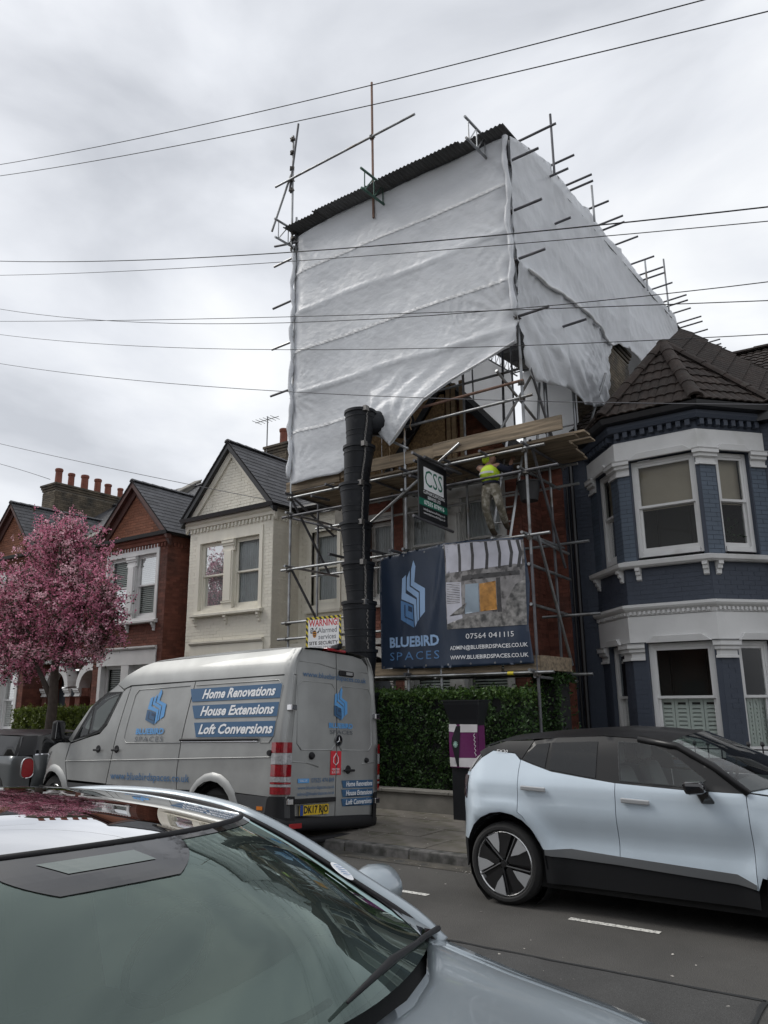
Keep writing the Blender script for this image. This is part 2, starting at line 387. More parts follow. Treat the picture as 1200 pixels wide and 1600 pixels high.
# grit and fallen petals in the gutter and on the pavement
gr = MB(); rr = random.Random(3)
for i in range(1500):
    if rr.random() < .6: x, y, z = rr.uniform(-12, 1), 7.62-abs(rr.gauss(0, .11)), 0.003
    else: x, y, z = rr.uniform(-12, 0), rr.uniform(7.9, 10.2), 0.112
    if rr.random() < .15: x, y, z = rr.uniform(-8, 2), rr.uniform(2.8, 7.4), .003
    s = rr.uniform(.004, .014); a = rr.uniform(0, 6.28)
    c, d = math.cos(a)*s, math.sin(a)*s
    gr.add([(x+c, y+d, z), (x-d, y+c, z+.002), (x-c, y-d, z+rr.uniform(.001, .006)), (x+d, y-c, z)], [(0, 1, 2, 3)])
M_petal = mat('pale_litter', (0.36, 0.34, 0.31), 0.9, island=0.6)
g = gr.build('grit', M_petal); g['kind'] = 'stuff'; g['label'] = 'pale grit and fallen petals scattered along the kerb'; g['category'] = 'litter'

# ---------------------------------------------------------------- masonry helpers
def wall_panel(name, F, u0, u1, z0, z1, m, parent, holes=(), thick=0.14):
    b = MB(); us = sorted({u0, u1, *[min(max(h[i], u0), u1) for h in holes for i in (0, 1)]})
    for a, c in zip(us, us[1:]):
        mid = (a+c)/2; hz = sorted([(h[2], h[3]) for h in holes if h[0] < mid < h[1]]); z = z0
        for p, q in hz:
            if p > z: b.fbox(F, a, c, -thick, 0, z, p)
            z = max(z, q)
        if z < z1: b.fbox(F, a, c, -thick, 0, z, z1)
    return b.build(name, m, parent)
def bricks(parent, F, u0, u1, z0, z1, m, indiv=0, holes=(), clip=None, proud=0.008, bl=0.215, ch=0.073, name='brick'):
    full = []; st = MB(); rw = 0; z = z0; rnd = random.Random(int(u0*100+z0*10+F.O.x*7))
    while z+ch <= z1+0.01:
        a0, a1 = (u0, u1) if clip is None else clip(z+ch/2)
        if a1-a0 > .05:
            u = u0 - (0.5*bl if rw % 2 else 0)
            while u < a1:
                s, e = max(u, a0), min(u+bl, a1)
                segs = [(s, e)]
                for h in holes:
                    if h[2] < z+ch*.7 and h[3] > z+ch*.3:
                        ns = []
                        for p, q in segs:
                            if q <= h[0] or p >= h[1]: ns.append((p, q))
                            else:
                                if p < h[0]: ns.append((p, h[0]))
                                if q > h[1]: ns.append((h[1], q))
                        segs = ns
                for p, q in segs:
                    if q-p < .025: continue
                    if q-p > bl-1e-4 and indiv: full.append((p, z))
                    else: st.fbox(F, p+.004, q-.004, -.01, proud+rnd.uniform(-.002, .002), z+.004, z+ch-.005)
                u += bl+.0
        z += ch; rw += 1
    if indiv:
        full.sort(key=lambda t: (F(t[0], 0, t[1])-CAMP).length)
        pm = MB(); O = F(0, 0, 0)
        G = lambda u, d, zz: F(u, d, zz)-O
        pm.hexa([G(.004, proud, .004), G(bl-.004, proud, .004), G(bl-.004, -.01, .004), G(.004, -.01, .004), G(.004, proud, ch-.005), G(bl-.004, proud, ch-.005), G(bl-.004, -.01, ch-.005), G(.004, -.01, ch-.005)])
        me = pm.build(name, m, mesh_only=True)
        for (p, zz) in full[:indiv]: place(name, me, parent, F(p, rnd.uniform(-.002, .0015), zz))
        for (p, zz) in full[indiv:]: st.fbox(F, p+.004, p+bl-.004, -.01, proud+rnd.uniform(-.002, .002), zz+.004, zz+ch-.005)
    if st.v: st.build('brickwork', m, parent, stuff=True, recalc=False)
def tiles(parent, A, B, C, D, w, h, m, name, indiv=0, wave=0.0, thick=0.02, cols=1, over=1.08, sag=0.0, seed=1, stag=True):
    A, B, C, D = map(Vector, (A, B, C, D)); U = (B-A).normalized(); n = U.cross(D-A).normalized()
    if n.z < 0: n = -n
    V = n.cross(U).normalized(); 
    if V.dot(D-A) < 0: V = -V
    H = (D-A).dot(V); l0, l1 = (A-A).dot(U), (D-A).dot(U); r0, r1 = (B-A).dot(U), (C-A).dot(U)
    rnd = random.Random(seed); out = []; j = 0; v = 0.0
    while v < H-0.02:
        v2 = min(v+h*over, H+.01); vm = (v+min(v+h, H))/2; k = int((min(l0, l1)-w)/w)-1; offs = (w/2 if (j % 2 and stag) else 0)
        u = k*w+offs
        while u < max(r0, r1)+w:
            vs = []; fs = []; ok = False
            for c in range(cols+1):
                uc = u+.003+(w-.006)*c/cols
                for q, vv in enumerate((v, v2)):
                    t = vv/H; lo = lerp(l0, l1, t); hi = lerp(r0, r1, t); ucl = min(max(uc, lo), hi)
                    if lo+.02 < u+w*.5 < hi-.02: ok = True
                    lift = thick*(1.9 if q == 0 else 0.7) + wave*(abs(math.sin(math.pi*(c/cols)*2)) if wave else 0)
                    vs.append(A+U*ucl+V*vv+n*(lift+rnd.uniform(-.001, .001)))
            t = vm/H
            if max(u, lerp(l0, l1, t)) < min(u+w, lerp(r0, r1, t))-.02:
                K = (cols+1)*2
                for c in range(cols): fs.append((2*c, 2*c+2, 2*c+3, 2*c+1))
                lowv = [vs[2*c]-n*thick for c in range(cols+1)]; vs2 = vs+lowv
                for c in range(cols): fs.append((2*c, K+c, K+c+1, 2*c+2))
                fs.append((0, 1, K)); fs.append((2*cols, K+cols, 2*cols+1))
                out.append((vs2, fs))
            u += w
        v += h; j += 1
    out.sort(key=lambda t: (t[0][0]-CAMP).length)
    for vs, fs in out[:indiv]:
        b = MB(); b.add(vs, fs); b.build(name, m, parent, recalc=False)
    if out[indiv:]:
        b = MB()
        for vs, fs in out[indiv:]: b.add(vs, fs)
        b.build(name, m, parent, recalc=False, stuff=True)
    bk = MB(); bk.quad(A-n*.02, B-n*.02, C-n*.02, D-n*.02) if (C-D).length > .01 else bk.add([A-n*.02, B-n*.02, C-n*.02], [(0, 1, 2)])
    bk.build('roof_felt', M_dark, parent, recalc=False, solid=0.01)
def curtain_mb(F, u0, u1, z0, z1, d, folds=9, amp=.02, seed=0):
    b = MB(); rnd = random.Random(seed); ph = rnd.uniform(0, 6)
    b.grid(lambda u, v: F(lerp(u0, u1, u), d+amp*math.sin(ph+u*folds*6.28+.5*math.sin(v*3+ph)), lerp(z0, z1, v)), folds*6, 3); return b
def sash(house, F, u0, u1, z0, z1, recess=0.10, style='net', fr=None, mid=0.5, seed=0, jw=0.06):
    fr = fr or M_white; d1 = -recess; d0 = d1-.09
    f = MB(); f.fbox(F, u0, u0+jw, d0, d1, z0, z1); f.fbox(F, u1-jw, u1, d0, d1, z0, z1); f.fbox(F, u0+jw, u1-jw, d0, d1, z1-jw, z1); f.fbox(F, u0+jw, u1-jw, d0, d1+.02, z0, z0+jw*1.2)
    w = f.build('window', fr, house, bevel=.004)
    a, b = u0+jw, u1-jw; zb, zt = z0+jw*1.2, z1-jw; zm = lerp(zb, zt, mid); s = .04
    t = MB(); t.fbox(F, a, a+s, d0+.045, d1-.012, zm, zt); t.fbox(F, b-s, b, d0+.045, d1-.012, zm, zt); t.fbox(F, a+s, b-s, d0+.045, d1-.012, zt-s, zt); t.fbox(F, a+s, b-s, d0+.045, d1-.012, zm, zm+s)
    t.build('upper_sash', fr, w)
    t = MB(); t.fbox(F, a, a+s, d0, d0+.042, zb, zm+.03); t.fbox(F, b-s, b, d0, d0+.042, zb, zm+.03); t.fbox(F, a+s, b-s, d0, d0+.042, zb, zb+.07); t.fbox(F, a+s, b-s, d0, d0+.042, zm-.01, zm+.03)
    t.build('lower_sash', fr, w)
    rn = random.Random(seed*7+3)
    def gp(p, q, zz0, zz1, d):
        tl = rn.uniform(-.004, .004); tv = rn.uniform(-.004, .004); g = MB()
        g.grid(lambda u, v: F(lerp(p, q, u), d+tl*u+tv*v, lerp(zz0, zz1, v)), 1, 1); g.build('pane', G_win, w)
    gp(a+s, b-s, zm+s, zt-s, d0+.065); gp(a+s, b-s, zb+.07, zm-.01, d0+.02)
    r = MB(); dd = d0-.6
    r.fbox(F, u0-.05, u1+.05, dd-.02, dd, z0-.05, z1+.05); r.fbox(F, u0-.02, u0, dd, d0, z0, z1); r.fbox(F, u1, u1+.02, dd, d0, z0, z1); r.fbox(F, u0, u1, dd, d0, z1, z1+.02); r.fbox(F, u0, u1, dd, d0, z0-.02, z0)
    r.build('room', M_room, w)
    cz = d0-.03
    if style == 'net': curtain_mb(F, a, b, zb, zt, cz, int(5+9*(b-a)), .018, seed).build('curtain', M_curtain, w, smooth=True)
    if style == 'side':
        curtain_mb(F, a, lerp(a, b, .42), zb, zt, cz, 5, .02, seed).build('curtain', M_curtain, w, smooth=True)
        curtain_mb(F, lerp(a, b, .6), b, zb, zt, cz, 5, .02, seed+1).build('curtain', M_curtain, w, smooth=True)
    if style in ('blind', 'blindplant'):
        q = MB(); zz = zm-.02; q.fbox(F, a+.01, b-.01, cz-.004, cz, zz, zt); q.bar(F(a, cz+.01, zz), F(b, cz+.01, zz), .012); q.build('blind', M_blind, w)
    if style == 'slats':
        q = MB(); k = int((zt-zb)/.05)
        for i in range(k): zz = zb+i*(zt-zb)/k; q.fbox(F, a+.01, b-.01, cz-.03, cz, zz, zz+.028)
        q.build('venetian_blind', M_shutter, w)
    if style == 'shutter':
        q = MB(); n = 4; ww = (b-a)/n
        for i in range(n):
            p = a+i*ww; q.fbox(F, p+.004, p+.045, cz-.03, cz, zb, zm); q.fbox(F, p+ww-.045, p+ww-.004, cz-.03, cz, zb, zm)
            q.fbox(F, p+.045, p+ww-.045, cz-.03, cz, zm-.06, zm); q.fbox(F, p+.045, p+ww-.045, cz-.03, cz, zb, zb+.06)
            zz = zb+.07
            while zz < zm-.11:
                q.hexa([F(p+.045, cz, zz), F(p+ww-.045, cz, zz), F(p+ww-.045, cz-.03, zz+.045), F(p+.045, cz-.03, zz+.045), F(p+.045, cz, zz+.022), F(p+ww-.045, cz, zz+.022), F(p+ww-.045, cz-.03, zz+.055), F(p+.045, cz-.03, zz+.055)])
                zz += .062
        q.build('shutter', M_shutter, w)
    return w
def mould(house, F, u0, u1, prof, m, name, ends=True, miter0=0.0, miter1=0.0):
    """a moulding: prof = [(d,z)...] closed outline swept from u0 to u1; miter: change of u per unit of d at each end"""
    b = MB(); n = len(prof)
    vs = [F(u0+miter0*d, d, z) for d, z in prof]+[F(u1+miter1*d, d, z) for d, z in prof]
    fs = [(i, (i+1) % n, n+(i+1) % n, n+i) for i in range(n)]+[tuple(range(n)), tuple(n+i for i in reversed(range(n)))]
    b.add(vs, fs); return b.build(name, m, house)
def bracket(house, F, u, z, m, w=.07, s=1.0):
    prof = [(0, z), (.11*s, z), (.11*s, z-.05*s), (.08*s, z-.06*s), (.075*s, z-.11*s), (.045*s, z-.13*s), (.04*s, z-.19*s), (0, z-.21*s)]
    mould(house, F, u-w/2, u+w/2, prof, m, 'bracket')
def capital(house, F, u0, u1, z0, z1, m, d=.05, name='capital', m0=0, m1=0):
    h = z1-z0
    prof = [(-.02, z0), (d*.5, z0), (d*.5, z0+h*.14), (d*.2, z0+h*.16), (d*.2, z0+h*.42), (d*.75, z0+h*.5), (d*.75, z0+h*.66), (d*1.15, z0+h*.72), (d*1.15, z0+h*.92), (d*1.3, z0+h), (-.02, z1)]
    return mould(house, F, u0, u1, prof, m, name, miter0=m0, miter1=m1)
def dentils(house, F, u0, u1, z0, z1, d, m, w=.08, gap=.08, name='dentil'):
    b = MB(); u = u0
    while u+w <= u1: b.fbox(F, u, u+w, 0, d, z0, z1); u += w+gap
    o = b.build(name, m, house, stuff=True); return o
def parapet(house, x, m, y0=13.0, z0=6.35, y1=17.2, z1=9.15):
    b = MB(); w = .16
    b.hexa([(x-w, y0, z0-.8), (x+w, y0, z0-.8), (x+w, y1, z1-.8), (x-w, y1, z1-.8), (x-w, y0, z0), (x+w, y0, z0), (x+w, y1, z1), (x-w, y1, z1)])
    b.build('party_parapet', m, house)
    c = MB(); w = .2; n = 14
    for i in range(n):
        a, e = i/n, (i+.97)/n
        A = Vector((x, lerp(y0-.03, y1, a), lerp(z0, z1, a)+.003)); B = Vector((x, lerp(y0-.03, y1, e), lerp(z0, z1, e)+.003))
        c.hexa([A+Vector((-w, 0, 0)), A+Vector((w, 0, 0)), B+Vector((w, 0, 0)), B+Vector((-w, 0, 0)), A+Vector((-w, 0, .05)), A+Vector((w, 0, .05)), B+Vector((w, 0, .05)), B+Vector((-w, 0, .05))])
    c.build('coping', m, house, stuff=True)
def ridge_tiles(house, A, B, m, r=.1, L=.3, name='ridge_tile', indiv=True):
    A = Vector(A); B = Vector(B); D = (B-A); n = max(1, int(D.length/L)); d = D.normalized(); side = d.cross(Vector((0, 0, 1))).normalized(); up = side.cross(d).normalized()
    allm = MB()
    for i in range(n):
        p = A+D*(i/n); q = A+D*((i+1.06)/n); b = MB() if indiv else allm; K = 5; vs = []
        for e, rr in ((p, r), (q, r*.88)):
            for k in range(K+1):
                t = math.pi*(.08+.84*k/K); vs.append(e+side*math.cos(t)*rr*1.15+up*(math.sin(t)*rr-.03))
            for k in range(K+1):
                t = math.pi*(.08+.84*k/K); vs.append(e+side*math.cos(t)*rr*.95+up*(math.sin(t)*rr*.8-.05))
        M = 2*(K+1); fs = [(k, k+1, M+k+1, M+k) for k in range(K)]+[(k, K+1+k, K+2+k, k+1) for k in range(K)]+[(K+1+k, M+K+1+k, M+K+2+k, K+2+k) for k in range(K)]
        b.add(vs, fs)
        if indiv: b.build(name, m, house, smooth='auto')
    if not indiv: allm.build(name, m, house, stuff=True)
def pot(mb, x, y, z, h=.4, r=.1):
    mb.lathe([(r*1.15, 0), (r*1.15, .05), (r*.95, .06), (r*.9, h*.8), (r*1.05, h*.83), (r*1.1, h*.95), (r*.95, h), (r*.7, h), (r*.7, h-.1)], (x, y, z), 12)
def chimney(label, x0, x1, y0, y1, z0, z1, pots, group=None, m=None, corb=True):
    m = m or M_brick_stock
    t = thing('chimney_stack', label, 'chimney', ((x0+x1)/2, y0, z0), group)
    b = MB(); b.box(x0+.01, x1-.01, y0+.01, y1-.01, z0, z1); b.build('stack_core', M_mortar, t)
    Ff = frame((x0, y0), (1, 0)); Fr = frame((x1, y0), (0, 1))
    bricks(t, Fr, 0, y1-y0, z0, z1-.25, m, indiv=0, proud=.012); bricks(t, Ff, 0, x1-x0, z0, z1-.25, m, proud=.012)
    k = 0
    for i, e in enumerate((.03, .06, .09)):
        c = MB(); zz = z1-.25+i*.083; c.box(x0-e, x1+e, y0-e, y1+e, zz, zz+.078); c.build('corbel_course', m, t, bevel=.01)
    f = MB(); f.box(x0+.05, x1-.05, y0+.05, y1-.05, z1-.01, z1+.03); f.build('flaunching', M_render, t)
    for (yy, h, dx, r) in pots:
        p = MB(); pot(p, (x0+x1)/2+dx, yy, z1+.02, h, r); p.build('chimney_pot', M_terracotta, t, smooth='auto')
    return t

# ---------------------------------------------------------------- gabled bay houses
def gable_house(label, x0, x1, b0, b1, mw, mb_, mfront, msooty, trim, z_eave=6.05, z_apex=7.78, party=(True, True), indiv=200, styles=('side', 'side'), barge=None, gablebrick=None, mirror=False, roof=True, ground=True, group='terraced houses', up_styles=None, rec_style='net', skipgable=False):
    Yb, Ym = 12.5, 13.4
    H = thing('terraced_house', label, 'house', ((b0+b1)/2, Yb, 0), group)
    F = frame((b0, Yb), (1, 0)); W = b1-b0
    wl = .40; c = W/2; wins = [(wl, c-.15, 3.84, 5.48), (c+.15, W-wl, 3.84, 5.48)]
    gw = [(wl, c-.15, 0.95, 2.68), (c+.15, W-wl, 0.95, 2.68)]
    big = (wl-.1, W-wl+.1, 3.75, 5.70); bigg = (wl-.12, W-wl+.12, 0.85, 3.02)
    wall_panel('wall', F, 0, W, 0, z_eave, mw, H, [big, bigg])
    bricks(H, F, 0, W, 3.12, z_eave-.18, mfront, indiv, [(big[0]-.02, big[1]+.02, big[2], big[3])], proud=.005 if mfront is M_cream else .008)
    bricks(H, F, 0, W, 0.1, 3.0, mfront, 0, [bigg])
    # stone dressings: lintel band, mullion, jambs
    for (bg, zt, zl, w2) in ((big, 5.70, 5.48, wins), (bigg, 3.02, 2.68, gw)):
        wall_panel('surround', frame((b0, Yb-.03), (1, 0)), bg[0], bg[1], bg[2], zt, trim, H, w2, thick=.2)
    for i, w in enumerate(wins): sash(H, F, *w, recess=.06, jw=.045, style=(up_styles or styles)[i], seed=int(abs(b0)*3)+i, fr=trim)
    if ground:
        for i, w in enumerate(gw): sash(H, F, *w, recess=.12, style='slats', seed=int(abs(b0)*3)+i+5, fr=trim)
    capital(H, F, c-.20, c+.20, 5.20, 5.46, trim, d=.07)
    capital(H, F, c-.18, c+.18, 3.86, 4.02, trim, d=.05, name='pilaster_base')
    pl = MB(); pl.fbox(F, c-.11, c+.11, .0, .055, 4.02, 5.20); pl.build('pilaster', trim, H, bevel=.006)
    mould(H, F, wl-.16, W-wl+.16, [(0, 3.68), (.10, 3.68), (.13, 3.70), (.13, 3.75), (0, 3.78)], trim, 'sill')
    for u in (wl-.05, c, W-wl+.05): bracket(H, F, u, 3.68, trim)
    mould(H, F, wl-.2, W-wl+.2, [(0, 3.02), (.05, 3.03), (.08, 3.07), (.08, 3.11), (0, 3.12)], trim, 'string_course')
    mould(H, F, wl-.2, W-wl+.2, [(.0, 2.66), (.035, 2.66), (.035, 3.02), (0, 3.02)], trim, 'fascia')
    # returns
    for (O, U, nm, vis) in (((b1, Yb), (0, 1), 'r', True), ((b0, Ym), (0, -1), 'l', False)):
        Fr = frame(O, U); wall_panel('return_wall', Fr, 0.14 if nm == 'r' else 0, .9 if nm == 'r' else .76, 0, z_eave, mw, H)
        if vis: bricks(H, Fr, 0, .9, 0.1, z_eave-.18, mfront, 0, proud=.005 if mfront is M_cream else .008)
    # recess wall
    if b0-x0 > x1-b1: r0, r1, dirn = x0, b0, -1
    else: r0, r1, dirn = b1, x1, 1
    for (s0, s1, main) in ((x0, b0, b0-x0 > x1-b1), (b1, x1, b0-x0 <= x1-b1)):
        if s1-s0 < .05: continue
        Fm = frame((s0, Ym), (1, 0)); w = s1-s0; hs = []
        if main:
            e = (w-1.05)/2; hs = [(w/2-.38, w/2+.38, 3.84, 5.55)]; hd = [(w/2-.5, w/2+.5, 0, 2.7)]
            wall_panel('recess_wall', Fm, 0, w, 0, z_eave+.1, mw, H, hs+hd)
            bricks(H, Fm, 0, w, 0.1, z_eave-.1, mfront, 0, [(hs[0][0]-.1, hs[0][1]+.1, 3.7, 5.72), (hd[0][0]-.1, hd[0][1]+.1, 0, 2.9)])
            wall_panel('surround', frame((s0, Ym-.03), (1, 0)), hs[0][0]-.1, hs[0][1]+.1, 3.7, 5.72, trim, H, hs, thick=.1)
            sash(H, Fm, *hs[0], recess=.1, style=rec_style, seed=int(abs(s0)*5), fr=trim)
            mould(H, Fm, hs[0][0]-.14, hs[0][1]+.14, [(0, 3.66), (.09, 3.66), (.1, 3.72), (0, 3.74)], trim, 'sill')
            # porch arch and door
            Fd = frame((s0, Ym-.35), (1, 0)); ar = MB(); K = 14; cx = w/2; rad = .47; zs = 2.15; outer = []
            pts_o = [(cx-.66, zs), (cx-.66, 3.0), (cx+.66, 3.0), (cx+.66, zs)]
            for i in range(K):
                t0, t1 = math.pi*(1-i/K), math.pi*(1-(i+1)/K)
                a = (cx+rad*math.cos(t0), zs+rad*math.sin(t0)); b_ = (cx+rad*math.cos(t1), zs+rad*math.sin(t1))
                oa = (cx+.62*math.cos(t0), zs+.62*math.sin(t0)+.05); ob = (cx+.62*math.cos(t1), zs+.62*math.sin(t1)+.05)
                ar.hexa([Fd(a[0], .06, a[1]), Fd(b_[0], .06, b_[1]), Fd(b_[0], -.3, b_[1]), Fd(a[0], -.3, a[1]), Fd(oa[0], .06, oa[1]), Fd(ob[0], .06, ob[1]), Fd(ob[0], -.3, ob[1]), Fd(oa[0], -.3, oa[1])])
            ar.build('porch_arch', trim, H)
            for sx in (-1, 1):
                capital(H, Fd, cx+sx*.58-.13, cx+sx*.58+.13, 1.92, 2.15, trim, d=.08)
                p = MB(); p.fbox(Fd, cx+sx*.58-.11, cx+sx*.58+.11, -.3, .0, 0, 1.92); p.build('porch_pier', mfront, H)
            tp = MB(); tp.fbox(Fd, .02, w-.02, -.34, .02, 2.86, 2.98); tp.build('porch_hood', trim, H)
            d = MB(); d.fbox(Fm, hd[0][0], hd[0][1], -.12, -.06, 0.1, 2.15); dr = d.build('door', M_door, H)
            d = MB(); d.fbox(Fm, hd[0][0]+.06, hd[0][1]-.06, -.1, -.08, 2.2, 2.65); d.build('fanlight', M_dark, H)
            d = MB()
            for (ua, ub) in ((.12, .44), (.56, .88)):
                for (za, zb) in ((.25, .95), (1.05, 2.0)): d.fbox(Fm, hd[0][0]+ua, hd[0][0]+ub, -.06, -.045, za, zb)
            d.build('door_panel', M_door, dr)
        else:
            wall_panel('recess_wall', Fm, 0, w, 0, z_eave+.1, mw, H)
            bricks(H, Fm, 0, w, 0.1, z_eave-.1, mfront, 0)
        mould(H, Fm, 0, w, [(0, z_eave-.05), (.2, z_eave-.05), (.2, z_eave+.12), (0, z_eave+.12)], M_black, 'fascia_board')
        gtt = MB(); gtt.bar(Fm(0, .26, z_eave+.07), Fm(w, .26, z_eave+.07), .06); gtt.build('gutter', M_gutter, H)
    # cornice with dentils under the gable
    mould(H, F, -.0, W, [(0, z_eave-.18), (.05, z_eave-.16), (.06, z_eave-.09), (.12, z_eave-.05), (.12, z_eave), (0, z_eave)], mfront if barge else mw, 'cornice', miter0=-1, miter1=1)
    dentils(H, F, .03, W-.03, z_eave-.27, z_eave-.18, .045, mfront if barge else mw, .06, .06)
    dentils(H, frame((b1, Yb), (0, 1)), .03, .85, z_eave-.27, z_eave-.18, .045, mfront if barge else mw, .06, .06)
    mould(H, F, -.16, W+.16, [(0, z_eave), (.22, z_eave), (.24, z_eave+.09), (0, z_eave+.09)], M_black, 'gutter')
    Fr = frame((b1, Yb), (0, 1)); mould(H, Fr, -.2, 1.0, [(0, z_eave), (.14, z_eave), (.16, z_eave+.09), (0, z_eave+.09)], M_black, 'gutter')
    if skipgable: return H
    # gable triangle
    z0g = z_eave+.09; sl = (z_apex-z0g)/(W/2)
    g = MB(); g.add([F(0, 0, z0g), F(W, 0, z0g), F(W/2, 0, z_apex), F(0, -.15, z0g), F(W, -.15, z0g), F(W/2, -.15, z_apex)], [(0, 1, 2), (3, 5, 4), (0, 3, 4, 1), (1, 4, 5, 2), (2, 5, 3, 0)])
    g.build('gable', mw, H)
    bricks(H, F, 0, W, z0g, z_apex, gablebrick or mfront, 300-indiv if gablebrick else 0, clip=lambda z: ((z-z0g)/sl+.12, W-(z-z0g)/sl-.12))
    bm_ = barge or trim
    for sx in (0, 1):
        def P(t, dd, off): # along slope
            u = lerp(-.16, W/2, t) if sx == 0 else lerp(W+.16, W/2, t); z = lerp(z0g-.05, z_apex+.09, t)-off; return F(u, dd, z)
        b = MB(); b.hexa([P(0, .2, .17), P(1, .2, .17), P(1, .05, .17), P(0, .05, .17), P(0, .2, .0), P(1, .2, .0), P(1, .05, 0), P(0, .05, 0)]); b.build('bargeboard', M_black if not barge else barge, H)
        b = MB(); b.hexa([P(0.03, .06, .36), P(1, .06, .36), P(1, 0, .36), P(0.03, 0, .36), P(0.03, .09, .17), P(1, .09, .17), P(1, 0, .17), P(0.03, 0, .17)]); b.build('gable_moulding', bm_, H)
    # roofs
    zr = z_apex+.1; yf = Yb-.22
    mslope = (8.9-(z_eave+.12))/(17.0-13.2); yi = 13.2+(zr-(z_eave+.12))/mslope
    A = (b1+.2, yf, z0g-.05); B = (b1+.2, 13.3, z0g-.05); Cc = ((b0+b1)/2, yi, zr); D = ((b0+b1)/2, yf, zr)
    tiles(H, A, B, Cc, D, .26, .17, M_slate, 'slate', indiv=150 if roof else 0, thick=.008, seed=3)
    A = (b0-.2, 13.3, z0g-.05); B = (b0-.2, yf, z0g-.05); tiles(H, A, B, D, Cc, .26, .17, M_slate, 'slate', indiv=0, thick=.008, seed=4)
    ridge_tiles(H, D, Cc, M_slate, .09, .3, indiv=True)
    A = (x0, 13.15, z_eave+.1); B = (x1, 13.15, z_eave+.1); Cc = (x1, 17.0, 8.9); D = (x0, 17.0, 8.9)
    tiles(H, A, B, Cc, D, .26, .17, M_slate, 'slate', indiv=0, thick=.008, seed=5)
    bk = MB(); bk.quad((x0, 17.0, 8.9), (x1, 17.0, 8.9), (x1, 20.5, 6.4), (x0, 20.5, 6.4)); bk.box(x0, x1, 20.3, 20.5, 0, 6.4); bk.build('rear_slope', M_slate, H)
    ridge_tiles(H, (x0, 17.0, 8.92), (x1, 17.0, 8.92), M_slate, .1, .4, indiv=False)
    for x, p in zip((x0, x1), party):
        if p: parapet(H, x, M_render)
    return H
h_red2 = gable_house('red brick house furthest left behind the blossom tree, slate roof', -24.85, -20.0, -24.4, -21.6, M_brick_red, None, M_brick_red, None, M_white, indiv=0, barge=M_bargered, gablebrick=M_brick_dk, roof=False, party=(True, False), styles=('net', 'net'))
h_red = gable_house('red brick house with brown brick gable and dark red bargeboards beside the cream house', -20.0, -15.1, -18.33, -15.55, M_brick_red, None, M_brick_red, None, M_white, indiv=150, barge=M_bargered, gablebrick=M_brick_dk, z_eave=5.88, z_apex=7.42, styles=('slats', 'slats'))
h_cream = gable_house('cream painted brick house with plain cream gable left of the scaffolding', -15.1, -10.35, -14.71, -11.91, M_cream, None, M_cream, None, M_cream, indiv=290, party=(False, True), styles=('net', 'net'))
h_site = gable_house('red brick house being renovated behind the scaffolding and wrapped in sheeting', -10.35, -5.3, -8.63, -5.77, M_brick_red, None, M_brick_red, None, M_whiteold, indiv=290, party=(False, False), styles=('net', 'net'), skipgable=True)
chimney('long sooty brick chimney stack with seven terracotta pots behind the blossom tree', -25.2, -24.4, 14.6, 18.1, 6.9, 9.3,
        [(14.9, .62, 0, .13), (15.4, .56, 0, .12), (15.95, .62, 0, .14), (16.5, .6, 0, .13), (16.95, .5, 0, .13), (17.5, .46, 0, .11), (17.9, .55, 0, .11)])
chimney('brick chimney stack with a single red pot and aerial left of the wrapped scaffold', -15.5, -14.7, 15.9, 17.6, 7.0, 9.15, [(16.2, .55, .0, .13), (17.2, .5, .0, .12)])
ae = thing('roof_aerial', 'thin metal television aerial on the chimney left of the sheeting', 'aerial', (-15.45, 15.95, 9.0))
b = MB(); b.bar((-15.45, 15.85, 8.6), (-15.45, 15.85, 10.1), .018); b.build('mast', M_lead, ae)
b = MB(); b.bar((-15.95, 15.85, 10.0), (-15.0, 15.85, 10.0), .012)
for i in range(6): b.bar((-15.9+i*.15, 15.65, 10.0), (-15.9+i*.15, 16.05, 10.0), .008)
b.build('antenna', M_lead, ae)

# ---- the house under works: what is left of its gable, boards and open roof
Fs = frame((-8.63, 12.5), (1, 0)); Wd = 2.86; M_osb = mat('osb_board', (0.36, 0.235, 0.115), 0.85, var=0.25, vscale=18, bump=0.3, col2=(0.22, 0.14, 0.07), c2scale=26, c2lo=.42, c2hi=.62)
M_timber = mat('raw_timber', (0.30, 0.21, 0.12), 0.8, var=0.25, vscale=3, stretch=(1, 6, 6), bump=0.2)
M_boardold = mat('scaffold_board', (0.25, 0.195, 0.135), 0.85, var=0.35, vscale=2.5, stretch=(.8, 6, 9), bump=0.4, bscale=25, col2=(0.15, 0.12, 0.085), c2scale=1.6, obj_rand=0.15)
g = MB(); z0g = 6.14; zap = 7.85
g.add([Fs(0, 0, z0g), Fs(Wd, 0, z0g), Fs(Wd/2, 0, zap), Fs(0, -.2, z0g), Fs(Wd, -.2, z0g), Fs(Wd/2, -.2, zap)], [(0, 1, 2), (3, 5, 4), (0, 3, 4, 1), (1, 4, 5, 2), (2, 5, 3, 0)]); g.build('gable', M_brick_dk, h_site)
sl = (zap-z0g)/(Wd/2)
bricks(h_site, Fs, 0, Wd, z0g, zap, M_brick_dk, 0, clip=lambda z: ((z-z0g)/sl+.1, Wd-(z-z0g)/sl-.1))
for sx in (0, 1):
    def P(t, dd, off):
        u = lerp(-.16, Wd/2, t) if sx == 0 else lerp(Wd+.2, Wd/2, t); z = lerp(z0g-.1, zap+.1, t)-off; return Fs(u, dd, z)
    b = MB(); b.hexa([P(0, .25, .2), P(1, .25, .2), P(1, -.6, .2), P(0, -.6, .2), P(0, .25, 0), P(1, .25, 0), P(1, -.6, 0), P(0, -.6, 0)]); b.build('bargeboard', M_black, h_site)
